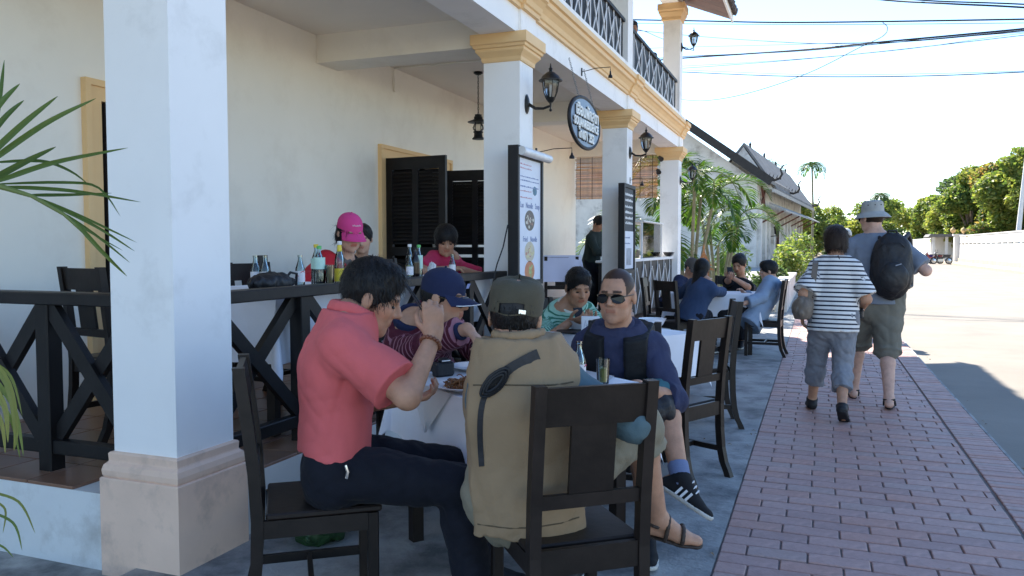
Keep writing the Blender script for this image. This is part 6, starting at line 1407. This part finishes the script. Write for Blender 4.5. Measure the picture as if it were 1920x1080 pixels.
# pot palm at the near left: each leaf its own part
pp = empty('pot_palm', (-2.35, 1.15, 0), 0, 'palm with long narrow leaves reaching in beside the near column', 'palm')
LM_pal2 = leaf_mat('near_palm_leaf', ((.045, .08, .02), (.09, .14, .035), (.14, .20, .05), (.30, .28, .08)), .42, .35)
def leaf(pts, w, tone):
    P = [Vector(p) for p in pts]; C_ = []; n = 12                       # smooth path through the points
    for i in range(n + 1):
        t = i / n * (len(P) - 1); k = min(int(t), len(P) - 2); u = t - k; p0, p1, p2, p3 = P[max(k - 1, 0)], P[k], P[k + 1], P[min(k + 2, len(P) - 1)]
        C_.append(.5 * ((2 * p1) + (p2 - p0) * u + (2 * p0 - 5 * p1 + 4 * p2 - p3) * u * u + (3 * p1 - p0 - 3 * p2 + p3) * u ** 3))
    view = Vector((-.75, .66, 0)); vs = []
    for i, c in enumerate(C_):
        t = i / n; tg = (C_[min(i + 1, n)] - C_[max(i - 1, 0)]).normalized(); sd = tg.cross(view).normalized(); ww = w * .48 * (min(1, .35 + t * 3) * (1 - t ** 3) + .04) / 2; fo = tg.cross(sd) * ww * .45
        vs += [c - sd * ww + fo, c, c + sd * ww + fo]
    fs = [f for i in range(n) for f in ((i * 3, i * 3 + 1, i * 3 + 4, i * 3 + 3), (i * 3 + 1, i * 3 + 2, i * 3 + 5, i * 3 + 4))]
    o = MB().add(vs, fs, True).build('leaf', LM_pal2, pp, world=True); a = o.data.attributes.new('tone', 'FLOAT', 'POINT'); a.data.foreach_set('value', [tone] * len(o.data.vertices)); return o
for pts, w, tn in (
    (((-1.915, 1.367, 1.594), (-1.924, 1.426, 1.758), (-1.958, 1.475, 1.900)), .028, .4), (((-1.891, 1.326, 1.653), (-1.870, 1.394, 1.769), (-1.873, 1.450, 1.829)), .030, .5), (((-1.940, 1.359, 1.620), (-1.911, 1.430, 1.738), (-1.909, 1.488, 1.797)), .030, .35),
    (((-1.878, 1.328, 1.602), (-1.820, 1.410, 1.717), (-1.783, 1.482, 1.798)), .032, .45), (((-1.916, 1.367, 1.607), (-1.817, 1.465, 1.725), (-1.779, 1.592, 1.811)), .030, .5), (((-1.952, 1.406, 1.578), (-1.906, 1.480, 1.637), (-1.874, 1.548, 1.684)), .034, .3),
    (((-1.830, 1.345, 1.574), (-1.746, 1.433, 1.626), (-1.657, 1.577, 1.675)), .026, .4), (((-2.037, 1.484, 1.642), (-1.931, 1.546, 1.649), (-1.884, 1.595, 1.626), (-1.878, 1.649, 1.593)), .018, .2), (((-2.023, 1.486, 1.586), (-1.871, 1.566, 1.592), (-1.810, 1.621, 1.580), (-1.795, 1.676, 1.506)), .016, .25),
    (((-1.866, 1.384, 1.568), (-1.752, 1.481, 1.562), (-1.664, 1.621, 1.539)), .020, .3), (((-1.898, 1.479, 1.554), (-1.839, 1.555, 1.558), (-1.776, 1.633, 1.566)), .018, .2), (((-1.793, 1.411, 1.545), (-1.726, 1.488, 1.499), (-1.672, 1.612, 1.433)), .016, .4),
    (((-1.756, 1.424, 1.529), (-1.688, 1.501, 1.472), (-1.676, 1.609, 1.410)), .016, .35), (((-1.719, 1.437, 1.503), (-1.681, 1.502, 1.445), (-1.671, 1.588, 1.380)), .014, .3), (((-1.677, 1.430, 1.483), (-1.650, 1.480, 1.412), (-1.654, 1.561, 1.346)), .022, .45), (((-1.789, 1.465, 1.525), (-1.730, 1.506, 1.466), (-1.706, 1.598, 1.412)), .012, .3),
    (((-1.701, 1.213, 1.192), (-1.651, 1.228, 1.122), (-1.633, 1.230, 1.029), (-1.636, 1.226, 0.976)), .030, .85), (((-1.749, 1.246, 1.149), (-1.686, 1.265, 1.065), (-1.662, 1.268, 0.951)), .022, .75), (((-1.652, 1.176, 1.153), (-1.610, 1.188, 1.085), (-1.601, 1.187, 1.006)), .026, .9), (((-1.700, 1.209, 1.122), (-1.646, 1.226, 1.052), (-1.632, 1.237, 0.956)), .016, .7), (((-1.749, 1.247, 1.173), (-1.693, 1.266, 1.131), (-1.666, 1.271, 1.041)), .014, .8), (((-1.670, 1.188, 1.104), (-1.635, 1.198, 1.047), (-1.625, 1.198, 0.978)), .02, .95),
    (((-1.647, 1.164, 0.904), (-1.578, 1.189, 0.881), (-1.562, 1.213, 0.806)), .012, .8), (((-1.646, 1.162, 0.864), (-1.588, 1.183, 0.836), (-1.569, 1.187, 0.777)), .012, .6), (((-1.645, 1.159, 0.802), (-1.608, 1.173, 0.785), (-1.586, 1.180, 0.762)), .010, .7), (((-1.655, 1.181, 0.881), (-1.623, 1.192, 0.858), (-1.627, 1.188, 0.806)), .010, .85)):
    leaf(pts, w, tn)
M_fst = mat('frond_stem', (.16, .20, .05), .6)
st = MB(); st.tube([(-2.35, 1.15, 0), (-2.38, 1.17, .5), (-2.059, 1.352, 1.345), (-1.959, 1.370, 1.556), (-1.866, 1.384, 1.569), (-1.793, 1.411, 1.545), (-1.719, 1.437, 1.500), (-1.687, 1.468, 1.451)], [.03, .025, .018, .012, .008, .005, .004, .002], 8)
st.tube([(-2.35, 1.15, 0), (-2.3, 1.12, .6), (-1.784, 1.236, 1.209), (-1.718, 1.236, 1.152)], [.03, .02, .012, .006], 8); st.tube([(-2.35, 1.15, 0), (-1.750, 1.179, 0.912), (-1.656, 1.181, 0.886)], [.03, .012, .005], 8)
st.build('stem', M_fst, pp, world=True)
# ------------------------------------------------------------------ old white building further along
M_lime = mat('stained_limewash', (.62, .60, .55), .9, .1, 2., bump=.15, bscale=14, stain=((.17, .15, .13), 1.6, .5, .68, .7)); M_groof = mat('weathered_grey_tile', (.17, .165, .16), .9, .3, 3., bump=.4, bscale=18); M_timber = mat('red_brown_timber', (.14, .055, .04), .7, .25, 8.); M_dkor = mat('blackened_ornament', (.03, .028, .026), .8, .3, 10.)
ob = empty('old_building', (-4.19, 60.1, -1.255), R(-4.36), 'old white pilastered building with tiered grey roof and curled ornaments', 'building')
ob.scale = (1.82, 1.82, 1.82)
def op(name, mb, m, par=ob): return mb.build(name, m, par)
w = MB(); WL = 17.
for y0, y1, z0, z1 in ((0, 5.2, 0, 4.2), (6.9, WL, 0, 4.2), (5.2, 6.9, 0, 1.05), (5.2, 6.9, 2.55, 4.2)): w.box(-.25, 0, y0, y1, z0, z1)
op('wall', w, M_lime); op('gable_wall', MB().prism([(-11, 0), (-.251, 0), (-.251, 4.25), (-5.6, 8.2), (-11, 4.25)], 0, .25, 'y'), M_lime)
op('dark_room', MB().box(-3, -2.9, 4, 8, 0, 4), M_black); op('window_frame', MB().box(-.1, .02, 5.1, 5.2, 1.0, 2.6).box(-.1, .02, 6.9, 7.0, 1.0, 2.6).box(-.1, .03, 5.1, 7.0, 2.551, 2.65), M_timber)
for k, y in enumerate((.15, 1.5, 2.6, 4.2, 7.6, 9.0, 10.4, 11.8, 13.2, 14.6, 16.2)): op('pilaster', MB().box(0.001, .14, y, y + .42, 0, 2.95), M_lime)
op('plinth', MB().box(.0015, .22, 0, WL, 0, .5), M_lime)
# roofs
sl = (8.45 - 4.0) / 6.1
op('main_roof', MB().prism([(.55, 3.95), (.55, 4.1), (-5.6, 8.55), (-11.7, 4.1), (-11.7, 3.95), (-5.6, 8.4)], -.55, 6.2, 'y'), M_groof)
for sx in (1,):
    op('barge_board', MB().bar((.62, -.58, 3.98), (-5.6, -.58, 8.52), .06, .32, up=(0, 0, 1)), M_dkor)
    op('barge_board', MB().bar((-11.8, -.58, 3.98), (-5.6, -.58, 8.52), .06, .32, up=(0, 0, 1)), M_dkor)
op('roof_end', MB().prism([(.5, 3.8), (-.7, 5.55), (-2.1, 3.8)], .9, .99, 'y'), M_lime); op('lower_roof', MB().prism([(.6, 3.75), (.6, 3.88), (-.7, 5.75), (-2.2, 3.88), (-2.2, 3.75), (-.7, 5.6)], 1.0, WL + .6, 'y'), M_groof)
op('eave_strip', MB().prism([(.62, 3.6), (.7, 3.6), (.7, 3.74), (.62, 3.74)], -.5, WL + .6, 'y').prism([(.3, 3.25), (.95, 2.92), (.95, 2.98), (.3, 3.31)], 1.2, WL + 1.4, 'y'), mat('grey_tin', (.33, .32, .30), .7, .25, 5.))
for y in (1.4, 4.5, 7.6, 10.7, 13.8, 17.): op('bracket', MB().bar((.02, y, 2.5), (.85, y, 2.95), .06, .06), M_timber)
op('bracket', MB().bar((.1, .5, 3.9), (.1, 1.5, 3.1), .08, .08).bar((.1, .6, 3.2), (.1, 1.4, 3.8), .07, .07), M_timber)
def naga(p, s, par):
    b = MB(); b.tube([(p[0] + s * x, p[1], p[2] + s * z) for x, z in ((-.9, .5), (-.4, .1), (0, 0), (.35, .12), (.55, .45), (.42, .8), (.62, 1.1), (.9, 1.15))], [.09 * s, .1 * s, .11 * s, .1 * s, .09 * s, .07 * s, .05 * s, .015], 8)
    for i in range(5): b.lathe([(.05 * s, 0), (.001, .32 * s)], c=(p[0] + s * (-.7 + i * .28), p[1], p[2] + s * (.38 - i * .09)), axis=(.35, 0, 1), n=6)
    b.build('roof_ornament', M_dkor, par)
naga((.72, -.55, 4.05), .5, ob); naga((.7, 6.2, 3.95), .5, ob); naga((.7, WL + .5, 3.9), .5, ob)
b = MB()
for k in range(4): b.lathe([(.07, 0), (.04, .06), (.06, .12), (.01, .24)], c=(-.7, 2.6 + k * 4.2, 5.72), n=8)
tag(op('ridge_finials', b, M_dkor), kind='stuff')
op('corner_lamp', MB().lathe([(.001, 0), (.1, .05), (.12, .3), (.15, .32), (.02, .5), (.001, .5)], c=(.35, 3.4, 2.0), n=8).bar((.1, 3.4, 1.95), (.4, 3.4, 1.98), .04, .04), M_dkor)
# low garden wall beside the pavement
gw = empty('garden_wall', (-.75, 18.6, 0), 0, 'low pale garden wall beside the pavement beyond the far table', 'wall'); MB().box(-.12, .12, 0, 26, -.1, .62).build('wall_body', M_lime, gw); MB().box(-.16, .16, -.05, 26.05, .621, .69).build('coping', M_lime, gw)
# little shrine
sh = empty('spirit_house', (-2.35, 17.9, 0), R(10), 'small ornate golden spirit house among the palms', 'shrine'); M_gold = mat('gilded_orange', (.36, .15, .05), .45, .5, 25.); sh.scale = (.68, .68, .68)
MB().lathe([(.26, 0), (.2, .1), (.12, .2), (.12, .95), (.24, 1.05), (.28, 1.1), (.001, 1.1)], n=12).build('pedestal', M_lime, sh)
MB().box(-.17, .17, -.15, .15, 1.101, 1.4).build('chamber', M_gold, sh)
for k, (wd, z) in enumerate(((.34, 1.36), (.27, 1.5), (.20, 1.63), (.12, 1.75))): MB().prism([(-wd, z), (wd, z), (wd * .5, z + .12), (0, z + .3), (-wd * .5, z + .12)], -.2 + k * .03, .2 - k * .03, 'y').build('roof_tier', M_gold, sh)
MB().lathe([(.03, 2.02), (.02, 2.06), (.03, 2.1), (.001, 2.2)], n=8).build('spire', M_gold, sh)
# ------------------------------------------------------------------ across the road
side = single('pavement_across', MB().box(10.86, 12.6, -10, 140, -.13, .06), mat('far_kerb_stone', (.42, .36, .28), .85, .15, 2.), 'raised far pavement with pale kerb across the road', 'pavement', kind='structure')
M_wwall = mat('white_boundary_paint', (.72, .71, .69), .85, .05, 1.5, stain=((.36, .34, .30), 1.2, .55, .75, .4))
bw_ = empty('boundary_wall', (12.6, 40, .06), 0, 'long white wall with a row of slots across the road', 'wall')
MB().box(0, .3, -20, 47, -.1, 1.62).build('lower_wall', M_wwall, bw_); MB().box(.002, .298, -20, 47, 1.76, 2.42).build('upper_wall', M_wwall, bw_); MB().box(-.05, .35, -20.05, 47, 2.421, 2.5).build('coping', M_wwall, bw_)
for k in range(34): MB().box(.003, .297, -20 + k * 2.0, -19.72 + k * 2.0, 1.6205, 1.7595).build('slot_pier', M_wwall, bw_)
MB().box(-.12, -.001, -20, 47, -.1, .35).build('skirting', MATS['far_kerb_stone'], bw_)
gp = empty('gate_post', (12.55, 87.6, .06), 0, 'white gate post with pale orange ball finials at the end of the wall', 'gate post')
MB().box(-.35, .35, -.35, .35, -.1, 2.5).build('post', M_wwall, gp); MB().box(-.45, .45, -.45, .45, 2.501, 2.65).build('cap_stone', M_wwall, gp); M_orb = mat('ochre_ball', (.66, .46, .22), .7)
for dx in (-.5, .5): MB().lathe([(.08, 2.651), (.06, 2.75), (.2, 2.85), (.25, 3.0), (.2, 3.16), (.06, 3.26), (.001, 3.4)], c=(dx * .9, 0, 0), n=12).build('finial', M_orb, gp)
gh = empty('gatehouse', (12.4, 93, -.1), 0, 'low pale gatehouse with posts and a tiled roof beyond the motorbikes', 'building')
MB().box(-1.4, 2.2, 1.5, 1.7, 0, 2.6).build('wall', M_wwall, gh); MB().prism([(-1.9, 2.6), (2.8, 2.6), (2.6, 2.9), (-1.7, 2.9)], -1, 3.5, 'y').build('roof', M_groof, gh)
for k in range(4): MB().box(-1.5 + k * 1.2, -1.25 + k * 1.2, -.6, -.35, 0, 2.6).build('post', M_wwall, gh)
bw2 = empty('boundary_wall', (12.6, 97, .06), 0, 'second stretch of white wall beyond the gatehouse', 'wall'); MB().box(0, .3, 0, 70, -.1, 2.4).build('lower_wall', M_wwall, bw2); MB().box(-.05, .35, 0, 70, 2.401, 2.5).build('coping', M_wwall, bw2)
single('white_pole', MB().tube([(14.3, 72, 0), (14.45, 72, 3), (14.7, 72, 7), (15.0, 72, 11.5)], [.2, .18, .13, .1], 10), M_wwall, 'tall slightly leaning white pole at the edge of the view', 'pole')
def bike(x, y, rz, lab, m):
    t = empty('motorbike', (x, y, -.06), rz, lab, 'motorbike', 'motorbikes parked across the road')
    for yy in (-.6, .62): wh = MB().lathe([(.22, -.05), (.30, -.05), (.30, .05), (.22, .05), (.22, -.05)], c=(0, yy, .3), axis=(1, 0, 0), n=18, cap=False).build('wheel', M_black, t); MB().lathe([(.04, -.06), (.21, -.015), (.21, .015), (.04, .06)], c=(0, yy, .3), axis=(1, 0, 0), n=14).build('rim', MATS['steel'], wh)
    MB().prism([(-.75, .62), (-.2, .55), (.1, .42), (.35, .5), (.5, .95), (.42, 1.0), (.25, .62), (-.05, .62), (-.2, .78), (-.8, .82)], -.11, .11, 'x').build('fairing', m, t); MB().bbox(-.12, .12, -.75, -.05, .78, .87, .03).build('saddle', M_black, t); MB().box(-.14, .14, -.2, .25, .24, .46).build('engine', MATS['steel'], t)
    MB().tube([(-.34, .38, 1.05), (-.15, .46, 1.02), (.15, .46, 1.02), (.34, .38, 1.05)], .02, 6).tube([(0, .6, .3), (0, .46, 1.0)], .035, 6).build('handlebar', M_black, t); MB().ball((0, .53, .95), .09).build('headlight', M_white, t)
    for sx in (-1, 1): MB().tube([(sx * .28, .4, 1.04), (sx * .34, .42, 1.22)], .01, 5).ball((sx * .35, .42, 1.25), (.06, .015, .045)).build('mirror', M_black, t)
for k, (x, y, rz, c, lab) in enumerate(((10.2, 80.0, 1.2, (.02, .02, .025), 'black motorbike parked nearest the wall end'), (9.6, 80.8, 1.3, (.3, .03, .03), 'dark red motorbike beside the black one across the road'), (9.0, 81.5, 1.1, (.03, .05, .2), 'blue motorbike in the middle of the parked row'), (8.3, 82.2, 1.25, (.35, .35, .36), 'silver motorbike furthest from the wall end'))): bike(x, y, rz, lab, mat('bike_paint_%d' % k, c, .3, .1, 9, coat=.5))
# ------------------------------------------------------------------ overhead cables
M_cable = mat('cable_rubber', (.02, .02, .022), .7)
def cable(pts, r, lab):
    P = [Vector(p) for p in pts]; out = []
    for k in range(len(P) - 1):
        p0, p1, p2, p3 = P[max(k - 1, 0)], P[k], P[k + 1], P[min(k + 2, len(P) - 1)]
        for i in range(7): u = i / 7; out.append(.5 * ((2 * p1) + (p2 - p0) * u + (2 * p0 - 5 * p1 + 4 * p2 - p3) * u * u + (3 * p1 - p0 - 3 * p2 + p3) * u ** 3))
    out.append(P[-1]); single('overhead_cable', MB().tube(out, r, 6), M_cable, lab, 'cable', 'cables strung over the street')
cable(((-6.690, 25.717, 8.829), (-3.786, 25.738, 8.494), (-0.618, 24.773, 7.882), (4.691, 23.548, 7.119), (8.479, 22.828, 6.645)), .022, 'thick level cable just under the eave corner')
cable(((-6.688, 25.711, 8.708), (-0.617, 24.771, 7.821), (4.692, 23.544, 7.026), (8.481, 22.823, 6.525)), .008, 'thin cable close below the level eave cable')
cable(((-1.413, 25.619, 9.314), (1.374, 25.573, 8.556), (3.088, 24.044, 7.810), (4.685, 23.562, 7.412), (8.481, 22.821, 6.501)), .024, 'thick cable crossing the top corner, lower of two')
cable(((-0.666, 25.905, 9.314), (2.136, 24.776, 8.246), (4.684, 23.566, 7.492), (8.479, 22.828, 6.645)), .020, 'thick cable crossing the top corner, upper of two')
cable(((-7.176, 27.619, 7.796), (-4.239, 26.586, 7.565), (-0.604, 24.736, 7.086), (1.276, 23.295, 6.789), (4.460, 22.360, 6.607), (8.005, 21.567, 6.502)), .024, 'thickest rising cable of the bundle across the sky')
cable(((-7.177, 27.623, 7.870), (-4.240, 26.589, 7.617), (-0.889, 24.624, 7.040), (1.276, 23.293, 6.747), (4.461, 22.358, 6.569), (8.006, 21.564, 6.446)), .012, 'thinner twin of the thickest rising cable')
cable(((-7.171, 27.608, 7.553), (-4.233, 26.571, 7.237), (0.247, 23.967, 6.664), (4.463, 22.353, 6.455), (8.006, 21.564, 6.446)), .009, 'thin rising cable below the bundle')
cable(((-7.172, 27.610, 7.609), (-4.234, 26.574, 7.306), (-0.885, 24.613, 6.810), (2.063, 23.587, 6.621), (4.462, 22.355, 6.505), (8.007, 21.562, 6.400)), .006, 'hair-thin rising wire in the bundle')
cable(((-7.174, 27.614, 7.684), (-4.231, 26.565, 7.115), (-0.877, 24.591, 6.336), (2.076, 23.553, 5.908), (4.479, 22.311, 5.582), (8.025, 21.513, 5.370)), .014, 'sagging cable lowest across the sky')
cable(((-7.175, 27.617, 7.759), (-2.979, 25.961, 6.913), (0.256, 23.943, 6.166), (4.478, 22.313, 5.607), (8.024, 21.516, 5.427)), .006, 'thin wire following the lowest sagging cable')
cable(((-7.200, 27.683, 9.138), (-4.172, 26.653, 8.310), (-1.324, 24.473, 7.331), (0.241, 23.983, 7.015), (2.060, 23.596, 6.817), (4.461, 22.358, 6.556), (8.006, 21.564, 6.446)), .009, 'thin cable dipping to meet the rising bundle')
cable(((-7.186, 27.645, 8.336), (-3.922, 26.728, 7.929), (-0.607, 24.744, 7.255), (2.059, 23.598, 6.845), (4.462, 22.356, 6.531), (8.008, 21.559, 6.332)), .006, 'faint wire rising gently above the bundle')
cable(((-5.837, 25.913, 6.423), (-4.053, 25.502, 6.031), (-2.994, 24.826, 5.846), (-1.766, 24.769, 6.020), (-0.306, 24.816, 6.458), (0.949, 24.791, 7.023), (1.539, 24.491, 7.221), (1.658, 24.549, 7.455), (1.532, 24.509, 7.601)), .010, 'loose hanging wire curving up to a joint in the sky')
cable(((-4.632, 16.484, 5.939), (-3.691, 16.847, 5.995), (-3.297, 17.748, 5.987), (-2.714, 18.500, 5.842)), .006, 'thin wire seen between the two upper columns')
# food stall inside the far end of the terrace
sta = empty('food_stall', (-3.3, 13.9, FZ), 0, 'glass-fronted food stall at the far end of the terrace', 'stall')
MB().box(.0, .5, -1.4, 1.9, 0, .86).build('counter', M_black, sta); MB().bbox(-.04, .56, -1.45, 1.95, .861, .90, .01).build('counter_top', M_white, sta)
for x, y in ((.05, -.2), (.45, -.2), (.05, 1.6), (.45, 1.6)): MB().bar((x, y, .901), (x, y, 1.55), .03, .03, up=(0, 1, 0)).build('case_post', M_white, sta)
MB().box(.455, .462, -.18, 1.58, .905, 1.54).build('pane', M_glass, sta); MB().bbox(0, .5, -.22, 1.62, 1.551, 1.575, .004).build('case_top', M_white, sta)
for k, (y, c) in enumerate(((.2, (.45, .5, .3)), (.55, (.6, .5, .4)), (.9, (.2, .45, .35)), (1.25, (.6, .3, .2)))): crumple('food_pack', (-3.08, 13.9 + y, FZ + .905), .10, ('pale green', 'cream', 'teal', 'reddish')[k] + ' packet of food inside the glass stall', mat('stall_food_%d' % k, c, .7, .3, 9), 60 + k, .7, 'food')
for k, (y, r_) in enumerate(((1.55, .10), (1.78, .09))): o = bowl(-2.72, 14.0 + y, 1.247, r_, .08, ('dark pan standing on the white rail by the end column', 'metal bowl next to the dark pan on the white rail')[k]); o.data.materials[0] = (M_black, MATS['steel'])[k]
single('jug', MB().lathe([(.001, 0), (.06, 0), (.065, .05), (.06, .16), (.045, .19), (.05, .22), (.001, .22)], c=(-3.02, 12.62, FZ + .905), n=16), mat('amber_jug', (.28, .15, .05), .35), 'brown jug on the stall counter beside the third column', 'jug')

# a few dry leaves and scraps along the pavement edges
lf = MB(); rr = random.Random(44)
for k in range(46):
    x = rr.choice((rr.gauss(-.40, .10), rr.uniform(-2.4, -.5), rr.gauss(1.26, .05), rr.uniform(-.4, 1.2))); y = rr.uniform(3.3, 12.5); a = rr.uniform(0, 6.28); s_ = rr.uniform(.008, .022); c, d = math.cos(a) * s_, math.sin(a) * s_
    lf.add([(x - c, y - d, .006), (x + d * .4, y - c * .4, .012 + s_ * .2), (x + c, y + d, .006), (x - d * .4, y + c * .4, .012 + s_ * .3)], [(0, 1, 2, 3)])
tag(single('fallen_leaves', lf, mat('dry_leaf', (.22, .14, .07), .8, .4, 60), 'scattered dry leaves and scraps along the pavement edges', 'leaves'), kind='stuff')
